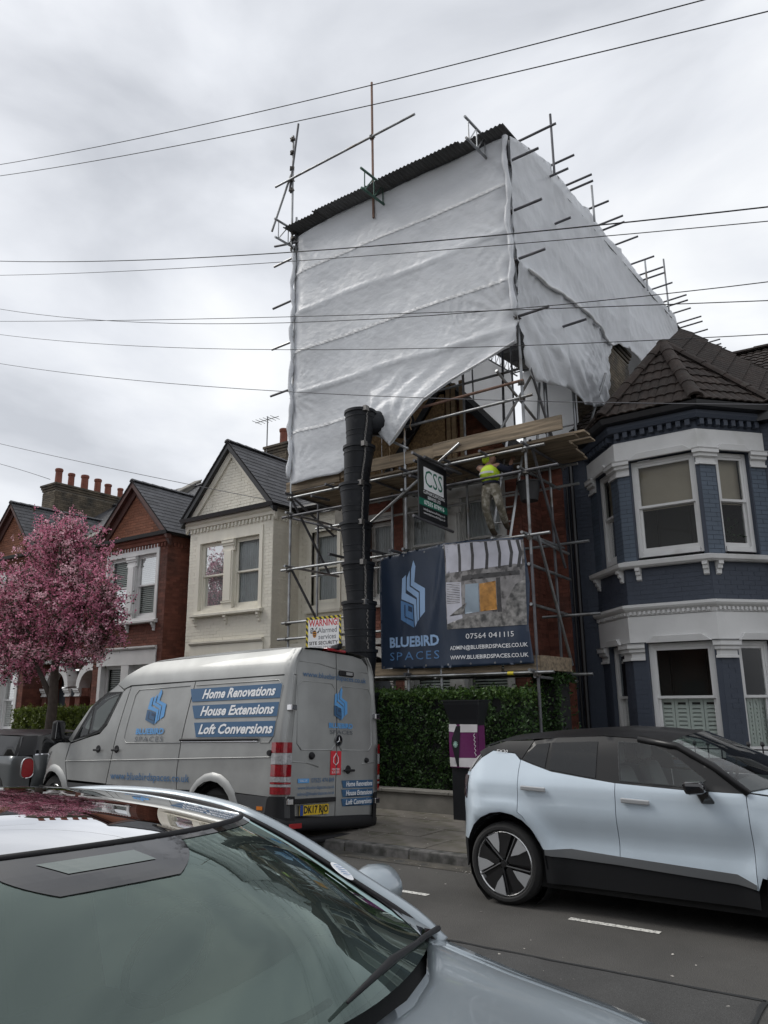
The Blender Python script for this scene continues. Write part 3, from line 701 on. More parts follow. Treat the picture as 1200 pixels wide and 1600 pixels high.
for i, (u0, u1, z0, z1) in enumerate(((-.1, .62, 6.2, 7.55), (.63, 1.42, 6.2, 7.62), (-1.5, -.12, 6.2, 7.4), (-1.5, -.2, 7.41, 8.1))):
    b = MB(); b.fbox(Fs, u0, u1, .16, .178, z0, z1); b.build('osb_sheet', M_osb, h_site)
for u in (1.50, 1.62, 1.80):
    b = MB(); b.fbox(Fs, u, u+.09, .2, .26, 6.1, 7.55+.12*u); b.build('stud', M_timber, h_site)
nb = MB(); nb.box(-10.35, -5.3, 13.5, 20, 5.9, 6.1); nb.build('loft_floor', M_timber, h_site)
bw = MB(); bw.box(-10.35, -5.3, 20.0, 20.2, 0, 6.1); bw.build('rear_wall', M_brick_red, h_site)
# ---------------------------------------------------------------- the blue grey house with a canted bay
Hn = thing('terraced_house', 'dark blue grey painted house with white trimmed canted bay and brown tiled hip roof', 'house', (-3.3, 12.5, 0), 'terraced houses')
PT = [(-4.78, 13.4), (-3.97, 12.5), (-2.65, 12.5), (-1.84, 13.4)]
FC = []
for a, b in zip(PT, PT[1:]):
    FC.append((frame(a, (b[0]-a[0], b[1]-a[1])), math.hypot(b[0]-a[0], b[1]-a[1])))
T = math.tan(R(48/2))
for k, (F, W) in enumerate(FC):
    m0 = -T if k > 0 else 0; m1 = T if k < 2 else 0
    pu = (.24, W-.10) if k == 1 else ((.30, W-.3))
    if k == 1: pu = (.22, W-.06)
    up = (pu[0], pu[1], 3.95, 5.58); gd = (pu[0]+.02, pu[1]-.02, .85, 2.56)
    wall_panel('bay_wall', F, 0, W, 0, 6.2, M_navy, Hn, [(up[0], up[1], 3.88, 5.60), (gd[0], gd[1], .8, 2.58)], thick=.12)
    # painted brick between sill and string, and the piers beside the windows
    bricks(Hn, F, 0, W, 3.19, 3.76, M_navy, indiv=(60 if k == 1 else 30), proud=.004)
    for (ua, ub) in ((0, up[0]-.02), (up[1]+.02, W)):
        bricks(Hn, F, ua, ub, 3.9, 5.36, M_navy_pier, indiv=0, proud=.004)
        bricks(Hn, F, ua, ub, .9, 2.3, M_navy, indiv=0, proud=.004)
        for (z0, z1) in ((5.34, 5.60), (2.30, 2.56)):
            capital(Hn, F, ua, ub, z0, z1, M_white, d=.09, m0=m0 if ua == 0 else -.3, m1=m1 if ub == W else .3)
    sash(Hn, F, *up, recess=.07, style='blind' if k == 1 else 'blindplant', seed=40+k, jw=.07, mid=.5)
    sash(Hn, F, *gd, recess=.07, style='shutter', seed=50+k, jw=.07, mid=.5)
    # frieze over the upper windows, shaped lintel, dentils, gutter
    mould(Hn, F, 0, W, [(0, 5.60), (.035, 5.60), (.04, 5.93), (.0, 5.95)], M_white, 'frieze', miter0=m0, miter1=m1)
    mould(Hn, F, 0, W, [(0, 2.58), (.035, 2.58), (.04, 2.99), (.0, 3.0)], M_white, 'frieze', miter0=m0, miter1=m1)
    for (z, uu) in ((5.60, up), (2.58, gd)):
        c = (uu[0]+uu[1])/2; hw = (uu[1]-uu[0])/2
        b = MB()
        prof = [(c-hw, z-.015), (c+hw, z-.015), (c+hw*.72, z+.09), (c-hw*.72, z+.09)]
        b.hexa([F(prof[0][0], .075, prof[0][1]), F(prof[1][0], .075, prof[1][1]), F(prof[1][0], .03, prof[1][1]), F(prof[0][0], .03, prof[0][1]), F(prof[3][0], .09, prof[3][1]), F(prof[2][0], .09, prof[2][1]), F(prof[2][0], .03, prof[2][1]), F(prof[3][0], .03, prof[3][1])])
        b.build('lintel', M_white, Hn, bevel=.006)
    dentils(Hn, F, .03, W-.03, 6.0, 6.10, .10, M_navy, .075, .07)
    mould(Hn, F, 0, W, [(0, 6.10), (.12, 6.10), (.15, 6.16), (.15, 6.22), (0, 6.22)], M_navy, 'cornice', miter0=m0, miter1=m1)
    mould(Hn, F, 0, W, [(.1, 6.22), (.27, 6.24), (.29, 6.33), (.1, 6.33)], M_black, 'gutter', miter0=m0, miter1=m1)
    # sill and string course
    mould(Hn, F, 0, W, [(0, 3.77), (.10, 3.77), (.14, 3.80), (.15, 3.86), (0, 3.90)], M_white, 'sill', miter0=m0, miter1=m1)
    for u in ([.12, W-.12] if k != 1 else [.22, W-.06]): bracket(Hn, F, u, 3.77, M_white, w=.08, s=1.0)
    mould(Hn, F, 0, W, [(0, 3.0), (.04, 3.0), (.05, 3.06), (.11, 3.10), (.13, 3.13), (.13, 3.17), (0, 3.19)], M_white, 'string_course', miter0=m0, miter1=m1)
    dentils(Hn, F, .02, W-.02, 3.02, 3.07, .075, M_white, .04, .035)
Fl = frame((-5.3, 13.4), (1, 0)); wall_panel('wall', Fl, 0, .52, 0, 6.3, M_navy, Hn)
bricks(Hn, Fl, 0, .52, .1, 6.1, M_navy, 0)
Fr_ = frame((-1.84, 13.4), (1, 0)); dw = (.5, 1.5, 0, 2.6); uw = (.65, 1.4, 3.84, 5.5)
wall_panel('wall', Fr_, 0, 2.1, 0, 6.3, M_navy, Hn, [dw, uw]); bricks(Hn, Fr_, 0, 2.1, .1, 6.1, M_navy, 0, [dw, uw])
sash(Hn, Fr_, *uw, style='net', seed=61)
d = MB(); d.fbox(Fr_, .5, 1.5, -.12, -.06, 0, 2.1); d.build('door', M_door, Hn)
d = MB(); d.fbox(Fr_, .5, 1.5, -.12, -.08, 2.1, 2.6); d.build('fanlight', M_dark, Hn)
mould(Hn, Fr_, 0, 2.1, [(0, 6.1), (.2, 6.1), (.2, 6.3), (0, 6.3)], M_black, 'gutter')
mould(Hn, Fl, 0, .5, [(0, 6.1), (.2, 6.1), (.2, 6.3), (0, 6.3)], M_black, 'gutter')
dp = MB(); dp.bar((-5.07, 13.25, .1), (-5.07, 13.25, 6.0), .045); dp.tube([(-5.07, 13.25, 6.0), (-5.0, 13.2, 6.1), (-4.9, 13.15, 6.25)], .045); dp.build('downpipe', M_black, Hn, smooth='auto')
dp = MB(); dp.bar((-5.2, 13.33, .1), (-5.2, 13.33, 5.6), .02); dp.build('waste_pipe', M_black, Hn, smooth='auto')
# hip roof of the bay
apex = (-3.29, 13.65, 8.02); apr = (-3.29, 15.9, 8.0)
EV = [(-5.02, 13.45, 6.34), (-4.10, 12.24, 6.34), (-2.53, 12.24, 6.34), (-1.60, 13.35, 6.36)]
tiles(Hn, EV[1], EV[2], apex, apex, .30, .30, M_tile, 'roof_tile', indiv=60, wave=.019, thick=.022, cols=8, seed=11, stag=False)
tiles(Hn, EV[2], EV[3], apex, apex, .30, .30, M_tile, 'roof_tile', indiv=60, wave=.019, thick=.022, cols=8, seed=12, stag=False)
tiles(Hn, EV[0], EV[1], apex, apex, .30, .30, M_tile, 'roof_tile', indiv=60, wave=.019, thick=.022, cols=8, seed=13, stag=False)
tiles(Hn, EV[3], (-1.60, 15.0, 7.4), apr, apex, .30, .30, M_tile, 'roof_tile', indiv=0, wave=.019, thick=.022, cols=8, seed=14, stag=False)
tiles(Hn, (-5.02, 15.0, 7.4), EV[0], apex, apr, .30, .30, M_tile, 'roof_tile', indiv=0, wave=.019, thick=.022, cols=8, seed=15, stag=False)
for e in EV[1:3]: ridge_tiles(Hn, Vector(e)+Vector((0, 0, .05)), Vector(apex)+Vector((0, 0, .06)), M_tile, .115, .42)
ridge_tiles(Hn, Vector(EV[3])+Vector((0, 0, .06)), Vector(apex)+Vector((0, 0, .06)), M_tile, .115, .42)
ridge_tiles(Hn, Vector(EV[0])+Vector((0, 0, .06)), Vector(apex)+Vector((0, 0, .06)), M_tile, .115, .42)
ridge_tiles(Hn, Vector(apex)+Vector((0, 0, .06)), Vector(apr)+Vector((0, 0, .06)), M_tile, .115, .42)
# main roof
tiles(Hn, (-5.3, 13.15, 6.35), (0.3, 13.15, 6.35), (0.3, 17.4, 9.05), (-5.3, 17.4, 9.05), .30, .30, M_tile, 'roof_tile', indiv=110, wave=.019, thick=.022, cols=8, seed=16, stag=False)
bk = MB(); bk.quad((-5.3, 17.4, 9.05), (.3, 17.4, 9.05), (.3, 21, 6.6), (-5.3, 21, 6.6)); bk.box(-5.3, .3, 20.8, 21, 0, 6.6); bk.build('rear_slope', M_tile, Hn)
ridge_tiles(Hn, (-5.3, 17.4, 9.1), (.3, 17.4, 9.1), M_tile, .12, .42, indiv=False)
chimney('dark brick chimney stack between the wrapped house and the blue grey house', -5.6, -5.02, 15.3, 17.3, 6.6, 9.75, [])
# plant on the inner sill of the right hand bay window
pl = thing('pot_plant', 'leafy house plant behind the right pane of the upper bay window', 'plant', (-2.3, 13.1, 4.1))
b = MB(); b.lathe([(.0, 0), (.07, 0), (.09, .15), (.0, .15)], (-2.42, 13.2, 3.98), 12); b.build('pot', M_terracotta, pl)
b = MB(); rn = random.Random(5)
for i in range(60):
    c = Vector((-2.42+rn.gauss(0, .08), 13.2+rn.gauss(0, .06), 4.3+rn.gauss(0, .12))); a = Vector((rn.gauss(0, 1), rn.gauss(0, 1), rn.gauss(0, 1))).normalized()*.05; e = a.cross(Vector((0, 0, 1)))
    b.add([c-a, c+e*.5, c+a, c-e*.5], [(0, 1, 2, 3)])
M_leafdark = mat('house_plant_leaf', (0.03, 0.07, 0.02), .5); b.build('foliage', M_leafdark, pl, recalc=False, stuff=True)

# ---------------------------------------------------------------- near side terrace (reflected in the windows)
def near_house(x0, x1, m, label):
    H = thing('terraced_house', label, 'house', ((x0+x1)/2, -9, 0), 'houses on the near side of the street')
    F = frame((x1, -9.0), (-1, 0)); W = x1-x0; hs = [(.6, 2.4, 1.0, 2.7), (.6, 2.4, 3.8, 5.4), (3.3, 4.1, 3.8, 5.4), (3.2, 4.2, 0, 2.5)]
    wall_panel('wall', F, 0, W, 0, 6.2, m, H, hs, thick=.3)
    for h in hs[:3]: sash(H, F, *h, style='side', seed=int(x0))
    b = MB(); b.fbox(F, 3.2, 4.2, -.2, -.1, 0, 2.5); b.build('door', M_door, H)
    b = MB(); b.hexa([(x0, -8.7, 6.2), (x1, -8.7, 6.2), (x1, -15.6, 6.2), (x0, -15.6, 6.2), (x0, -12.1, 8.8), (x1, -12.1, 8.8), (x1, -12.2, 8.8), (x0, -12.2, 8.8)]); b.build('roof', M_slate, H)
    b = MB(); b.box(x0, x1, -15.5, -9.35, 0, 6.15); b.build('core', m, H)
for i, (x0, m, l) in enumerate(((-20.2, M_brick_red, 'brick house on the near side of the street, leftmost behind the viewer'), (-15.1, M_render, 'grey rendered house on the near side of the street, second from the left'), (-10, M_brick_dk, 'brown brick house on the near side of the street facing the wrapped house'), (-4.9, M_cream, 'cream house on the near side of the street facing the blue grey house'), (.2, M_brick_red, 'red brick house on the near side of the street, right of the cream one'))):
    near_house(x0, x0+5.05, m, l)

# ---------------------------------------------------------------- garden walls, hedges, railings
t = thing('garden_wall', 'low grey rendered garden wall below the dark hedge', 'wall', (-8, 10.25, 0))
b = MB(); b.box(-10.3, -5.25, 10.25, 10.47, 0, .36); b.build('wall', M_render, t, bevel=.01)
x = -10.3
while x < -5.3:
    b = MB(); b.box(x, min(x+.6, -5.25)-.006, 10.22, 10.5, .362, .405); b.build('coping_stone', M_render, t, bevel=.006); x += .6
t = thing('garden_wall', 'low white painted front wall with black railings before the blue grey house', 'wall', (-2.5, 10.3, 0))
b = MB(); b.box(-5.2, .6, 10.28, 10.48, 0, .80); b.build('wall', M_white, t, bevel=.01)
x = -5.2
while x < .6:
    b = MB(); b.box(x, min(x+.7, .6)-.006, 10.25, 10.51, .802, .85); b.build('coping_stone', M_white, t, bevel=.006); x += .7
rl = thing('iron_railing', 'black iron railing with ball finials on the white front wall', 'railing', (-2.5, 10.38, .85))
b = MB(); b.box(-5.2, .6, 10.365, 10.395, .9, .915); b.box(-5.2, .6, 10.365, 10.395, 1.1, 1.115); b.build('rail', M_black, rl)
pm = MB(); pm.bar((0, 0, 0), (0, 0, .3), .009, 6); pm.lathe([(0, .29), (.02, .3), (.026, .32), (.02, .34), (0, .355)], n=8); me = pm.build('bar', M_black, mesh_only=True)
x = -5.1
while x < .55: place('bar', me, rl, (x, 10.38, .85)); x += .155
for (x0, x1, m) in ((-20, -15.1, M_brick_red), (-15.1, -10.35, M_cream), (-24.8, -20.05, M_brick_red)):
    t = thing('garden_wall', {-20: 'low red brick front wall under the bright green hedge', -15.1: 'low cream front wall hidden beyond the van', -24.8: 'low red brick front wall at the far left'}[x0], 'wall', ((x0+x1)/2, 10.25, 0))
    b = MB(); b.box(x0, x1-.05, 10.26, 10.46, 0, .78); b.build('wall', M_mortar, t); bricks(t, frame((x0, 10.26), (1, 0)), 0, x1-x0-.05, .02, .78, m, 0)
    b = MB(); b.box(x0, x1-.05, 10.23, 10.49, .78, .85); b.build('coping', M_render, t)
M_hedge = mat('privet_leaf', (0.034, 0.078, 0.018), 0.55, island=0.55, transl=0.2, obj_rand=.05)
M_hedgeyoung = mat('privet_leaf_young', (0.07, 0.13, 0.025), 0.5, island=0.5, transl=0.25)
M_hedge2 = mat('golden_privet_leaf', (0.12, 0.16, 0.025), 0.5, island=0.55, transl=0.25)
M_twig = mat('twig', (0.05, 0.035, 0.025), .9)
def hedge(label, x0, x1, y0, y1, z0, z1, n, m, mt, seed=1, s=.028, cat='hedge'):
    t = thing('hedge', label, cat, ((x0+x1)/2, (y0+y1)/2, z0)); rn = random.Random(seed)
    b = MB(); b2 = MB()
    def bump(x, z): return .065*noise.noise(Vector((x*2.3, z*2.5, seed)))+.05*noise.noise(Vector((x*6, z*6, seed+9)))
    for i in range(n):
        r = rn.random(); x = rn.uniform(x0, x1); top = False
        if r < .62: y = y0-bump(x, 0)+abs(rn.gauss(0, .05)); z = rn.uniform(z0, z1); y -= bump(x, z)*1.2
        elif r < .92: z = z1+bump(x, rn.random())*1.2-abs(rn.gauss(0, .05)); y = rn.uniform(y0, y1); z += bump(x, y*3); top = True
        else: x = (x0 if rn.random() < .5 else x1)+rn.gauss(0, .04); y = rn.uniform(y0, y1); z = rn.uniform(z0, z1)
        if top and rn.random() < .10: z += rn.uniform(0, .09)
        hv = noise.noise(Vector((x*4.5, z*4.5, seed+3)))+.5*noise.noise(Vector((x*11, z*11, seed)))
        if hv < -.40 and not top: continue
        if rn.random() < .012: y -= rn.uniform(.03, .1); z += rn.uniform(0, .06)
        c = Vector((x, y, z)); q = s*rn.uniform(.7, 1.4)
        a = Vector((rn.gauss(0, 1), rn.gauss(0, 1)-.3, rn.gauss(0, 1))).normalized(); e = a.cross(Vector((rn.gauss(0, 1), rn.gauss(0, 1), rn.gauss(0, 1)))).normalized()
        (b2 if (z > z1-.22 and rn.random() < .6) or rn.random() < .06 else b).add([c-a*q, c+e*q*.5, c+a*q, c-e*q*.5], [(0, 1, 2, 3)])
    b.build('foliage', m, t, recalc=False, stuff=True); b2.build('young_foliage', mt, t, recalc=False, stuff=True)
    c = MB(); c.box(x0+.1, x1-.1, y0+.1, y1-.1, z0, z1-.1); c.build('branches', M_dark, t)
hedge('tall dark green privet hedge behind the low wall under the banner', -10.2, -5.0, 10.56, 11.3, .3, 1.86, 42000, M_hedge, M_hedgeyoung, 2, .025)
hedge('bright yellow green clipped hedge left of the van beyond the tree', -18.6, -15.6, 10.55, 11.1, .7, 1.60, 15000, M_hedge2, M_hedge2, 3, .034)
hedge('dark shrub at the foot of the brick wall beside the blue grey house', -5.3, -4.85, 11.5, 12.3, .1, 2.1, 4500, M_hedge, M_hedge, 5, .03, cat='shrub')
# ---------------------------------------------------------------- scaffold
M_tube = mat('galvanised_tube', (0.30, 0.31, 0.32), 0.42, metal=0.75, var=0.25, vscale=5, bump=0.2, obj_rand=0.25, col2=(0.17, 0.15, 0.13), c2scale=4, c2lo=.52, c2hi=.75)
M_tubedark = mat('weathered_tube', (0.11, 0.11, 0.12), 0.55, metal=0.5, var=0.3, vscale=4, obj_rand=0.2)
M_rusty = mat('rusty_tube', (0.20, 0.12, 0.09), 0.7, metal=0.2, var=0.3, vscale=5)
M_green = mat('green_painted_steel', (0.05, 0.11, 0.085), 0.5, metal=0.3, var=0.2)
M_coup = mat('coupler_steel', (0.13, 0.12, 0.11), 0.6, metal=0.6, var=0.3, vscale=20)
XF, XR, YF, YI = -9.93, -4.90, 10.9, 12.05
sc = thing('scaffold', 'tall tube scaffold with timber platforms standing before the brick house', 'scaffold', (-7.4, 11.4, 0))
TR = .0245
def tube(a, b, m=None, r=TR):
    q = MB(); q.bar(a, b, r, 9); rn = random.random()
    return q.build('tube', m or (M_tube if rn < .8 else M_tubedark), sc, smooth='auto')
cp = MB(); cp.box(-.035, .035, -.045, .045, -.03, .03); cp.bar((0, -.07, 0), (0, .07, 0), .011, 6); cp.bar((-.05, .03, -.035), (.05, .03, -.035), .01, 6); cp.box(-.05, .05, -.015, .015, -.042, .042)
cme = cp.build('coupler', M_coup, mesh_only=True)
def coupler(x, y, z): place('coupler', cme, sc, (x, y, z), (random.uniform(-.4, .4), random.uniform(-.3, .3), random.uniform(0, 3)))
for x, zt in ((XF, 11.9), (-7.22, 11.2), (XR, 11.4)):
    tube((x, YF, 0.1), (x, YF, 3.9)); tube((x, YF, 3.9), (x, YF, 8.1)); tube((x, YF, 8.1), (x, YF, zt))
tube((-6.58, YF, .1), (-6.58, YF, 2.4)); tube((-8.5, YF+.02, .1), (-8.5, YF+.02, 2.4))
for x, zt in ((-10.2, 11), (-8.3, 6.2), (-6.62, 9.5), (XR-.09, 11.2)):
    tube((x, YI, .1), (x, YI, 4.9)); tube((x, YI, 4.9), (x, YI, zt))
for z, a, b in ((2.09, -10.1, -4.62), (2.86, -10.15, -7.6), (3.16, -10.05, -8.3), (4.18, -10.1, -4.55), (5.23, -10.1, -4.35), (5.60, -9.95, -4.55), (6.47, -8.0, -4.7), (6.76, -7.6, -4.85)):
    y = YF-.05; tube((a, y, z), (b, y, z+.02), M_rusty if z == 6.76 else None)
    for x in (XF, -7.22, XR):
        if a < x < b: coupler(x, y+.025, z)
for z, a, b in ((2.1, -10.2, -4.5), (3.05, -5.3, -4.3), (4.25, -10.4, -4.4), (5.25, -10.3, -4.5), (5.60, -10.2, -4.5), (7.6, -10, -4.9), (8.66, -10, -4.9)):
    y = YI+.05; tube((a, y, z), (b, y, z))
for z in (7.9, 8.95, 9.9, 10.9): # level of the ledger ends that stick out right and left
    tube((-10.5, YF-.06, z-.02), (-9.98, YF-.06, z)); tube((-4.93, YF-.06, z+.02), (-4.32, YF-.06, z+.03), M_tubedark); coupler(XR, YF-.03, z+.02)
for z in (7.74, 8.66, 9.55, 10.47): tube((-9.8, YF+.06, z), (-5.0, YF+.06, z))
for x in (XF+.05, -8.85, -8.0, -7.17, -6.3, -5.6, XR+.05):
    tube((x, YF-.25, 5.66), (x, YI+.35, 5.66), M_tubedark)
for x in (XF+.05, -7.17, XR-.05):
    for z in (2.14, 4.23, 5.28): tube((x, YF-.2, z), (x, YI+.3, z))
for z in (3.13, 2.05, 4.2, 3.75): tube((XR-.03, YF-.05, z), (XR-.03, YI+.45, z-.05))
tube((XF+.04, YF, 5.55), (XF+.04, YI, 4.25), M_tubedark); tube((XF+.04, YF, 4.2), (XF+.04, YI, 2.85), M_tubedark)
tube((XR+.04, YF+.1, 5.8), (XR+.04, YI+.1, 3.85)); tube((XR+.04, YF+.2, 4.25), (XR+.04, YI+.12, 2.25)); tube((XR+.03, YF+.1, 7.4), (XR+.03, YI+.3, 5.6))
tube((-8.12, YF-.09, 4.70), (-6.05, YF-.09, 5.93)); tube((-7.95, YF-.07, 6.55), (-7.1, YF-.07, 6.05))
tube((-10.35, YF+.3, 5.9), (-10.0, YI+.3, 5.1), M_tubedark); tube((-10.6, 11.6, 5.45), (-9.1, 11.9, 4.95), M_tubedark)
tube((-5.2, YF-.3, 6.95), (-5.05, YI+.4, 6.2)); tube((-5.6, 11.5, 6.3), (-4.85, 11.6, 7.4)); tube((-6.1, 12.6, 6.1), (-6.0, 12.6, 9.4)); tube((-5.5, 12.7, 6.0), (-5.35, 12.7, 7.5))
tube((-4.9, 13.2, 6.1), (-4.9, 13.2, 8.1)); tube((-4.92, 14.0, 6.9), (-4.7, 14.6, 8.2))
for y in (14.5, 16.5, 18.5, 20.5): tube((-9.85, y, 6.1), (-9.85, y, 11.9)); tube((-9.85, y, 6.1), (-9.85, y, 9)); tube((-7.2, y+1, 6.1), (-7.2, y+1, 11.9))
for z in (7.5, 8.6, 9.6): tube((-9.8, 11, z), (-9.8, 21.5, z)); tube((-9.8, 20.8, z), (-5, 20.8, z))
for x in (-9.1, -6.9, -6.2): tube((x, YF-.35, 5.45), (x+.02, YF+.15, 5.47), M_tubedark)
for (x, z, l) in ((-8.55, 4.26, .5), (-7.7, 4.24, .4), (-7.3, 4.2, .4), (-6.45, 5.5, .9), (-6.25, 5.52, .9)):
    tube((x, YF-l, z), (x, YF+.2, z), M_tubedark)
# tubes through the right hand side wall and above the roof edge
for (y, z, l) in ((11.66, 11.95, .62), (12.87, 12.12, .5), (12.47, 11.56, .5), (13.7, 12.17, .55), (13.75, 12.05, .55), (14.87, 12.25, .5), (15.68, 12.32, .55), (15.75, 12.2, .55), (12.54, 10.55, .45), (12.54, 8.39, .6), (16.97, 12.5, .5), (17.9, 12.4, .6), (18.71, 12.5, .6), (18.8, 12.38, .6), (20.0, 12.7, .5), (21.1, 12.8, .6), (21.2, 12.68, .6), (21.96, 12.8, .5), (22.8, 12.86, .6), (22.9, 12.74, .6), (24.1, 13.0, .5), (25.4, 13.15, .6), (25.5, 13.03, .6), (26.3, 13.2, .6)):
    tube((-5.3, y, z), (-4.90+l, y, z+.03), M_tubedark)
for (y, z0, z1) in ((12.63, 11.7, 13.1), (14.85, 11.9, 12.8), (18.71, 12.0, 12.9), (20.75, 12.3, 13.95)): tube((-4.74, y, z0), (-4.74, y, z1))
# uprights and rail above the top left corner, long raking ledger
tube((-7.79, YF-.12, 10.95), (-7.81, YF-.12, 14.14), M_rusty); tube((-10.43, YF-.16, 12.78), (-6.75, YF-.16, 12.80)); coupler(-7.8, YF-.14, 12.8)
tube((-9.98, YF-.08, 11.1), (-10.0, YF-.08, 13.95)); tube((-10.06, YF-.1, 12.55), (-9.84, YF-.1, 14.17), M_tubedark); tube((-10.56, YF-.1, 11.75), (-10.03, YF-.1, 12.95)); tube((-9.9, YF+.05, 11.0), (-9.88, YF+.05, 11.7))
for z in (12.55, 12.8, 13.1, 13.5, 13.85): coupler(-10.0, YF-.1, z)
for z in (11.1, 11.35, 11.5): coupler(-9.95, YF-.08, z)
tube((-10.5, YF-.06, 11.38), (-9.7, YF-.06, 11.2), M_tubedark)
# lattice beams: their ends stick out over the front
def lattice(x, y0, y1, z0, slope, m):
    g = lambda y, dz: (x, y, z0+slope*(y-y0)+dz); b = MB(); b.bar(g(y0, 0), g(y1, 0), TR, 8); o = b.build('lattice_beam', m, sc)
    b = MB(); b.bar(g(y0+.02, -.42), g(y1, -.42), TR, 8); b.build('lower_chord', m, o)
    b = MB(); k = int((y1-y0)/.3)
    for i in range(k):
        ya = y0+.12+i*.3; b.bar(g(ya, 0), g(ya, -.42), .012, 6); b.bar(g(ya, -.42), g(ya+.3, 0), .012, 6)
    b.build('lacing', m, o)
for x, m, y0 in ((-7.55, M_green, 10.05), (-5.3, M_tube, 10.05), (-9.95, M_tube, 10.25)): lattice(x, y0, 21.8, 11.52, .085, m)
for y in (11.2, 13.2, 15.2, 17.2, 19.2, 21.2):
    b = MB(); z = 11.42+.085*(y-10.5)
    b.bar((-9.9, y, z), (-4.9, y, z), TR, 8); b.bar((-9.9, y, z-.4), (-4.9, y, z-.4), TR, 8)
    for i in range(16): a = -9.9+i*.3125; b.bar((a, y, z), (a+.156, y, z-.4), .012, 6); b.bar((a+.156, y, z-.4), (a+.3125, y, z), .012, 6)
    b.build('purlin_beam', M_tubedark, sc)
# boards
def board(x0, x1, y0, y1, z0, z1, m=None):
    b = MB(); b.box(x0, x1, y0, y1, z0, z1); return b.build('board', m or M_boardold, sc, bevel=.004)
for i in range(6):
    y = YF+.03+i*.232; a = random.uniform(-.06, .06)
    board(-9.98+a, -6.9+a, y, y+.222, 5.70, 5.738); board(-6.85+a, (-4.35 if i else -4.1)+a, y, y+.222, 5.70+.002*i, 5.738+.002*i)
for i in range(5):
    y = YF+.03+i*.232; board(-9.9, -7.5, y, y+.222, 2.15, 2.188); board(-7.45, -4.87, y, y+.222, 2.15, 2.188)
board(-4.95, -3.95, 11.0, 11.25, 5.745, 5.78); board(-5.6, -4.0, 11.4, 11.62, 5.76, 5.79)
board(-10.05, -8.7, YF-.015, YF+.023, 5.74, 5.94); board(-8.66, -6.4, YF-.02, YF+.018, 5.79, 6.03); board(-6.6, -4.24, YF-.06, YF-.022, 5.80, 6.04)
board(-7.9, -5.5, YF-.015, YF+.023, 2.13, 2.35); board(-5.45, -4.86, YF-.02, YF+.018, 2.14, 2.36); board(-4.86, -4.82, YF, YI, 2.14, 2.36)
# ---------------------------------------------------------------- temporary roof
rf = thing('temporary_roof', 'corrugated metal sheet roof over the scaffold', 'roof', (-7.4, 10.4, 11.5))
M_corr = mat('corrugated_steel', (0.125, 0.13, 0.135), 0.5, metal=0.5, var=0.2, vscale=2, obj_rand=0.2, bump=.1)
zr = lambda y: 11.455+.085*(y-10.4)
for j in range(7):
    for i in range(6):
        y0 = 10.58+j*2.45-.05; y1 = y0+2.6; x0 = -10.0+i*.848; b = MB(); lift = .012*((j+i) % 2)-.015*j*0; jit = random.uniform(-.07, .07) if j == 0 else 0
        def P(u, v): x = x0+u*.93; y = lerp(y0+jit, y1, v); return (x, y, zr(y)+.014*math.sin(u*2*math.pi*11)+lift+.02*(1-v))
        b.grid(P, 66, 1); b.build('corrugated_sheet', M_corr, rf, smooth=True, solid=.003)
for i in range(3):
    b = MB(); y0 = 21.9+i*1.9
    b.grid(lambda u, v: (-4.94+.014*math.sin(v*2*math.pi*9), y0+u*1.95, lerp(10.6, zr(y0+u*1.95), v)), 1, 54); b.build('side_cladding', M_corr, rf, smooth=True, solid=.003)
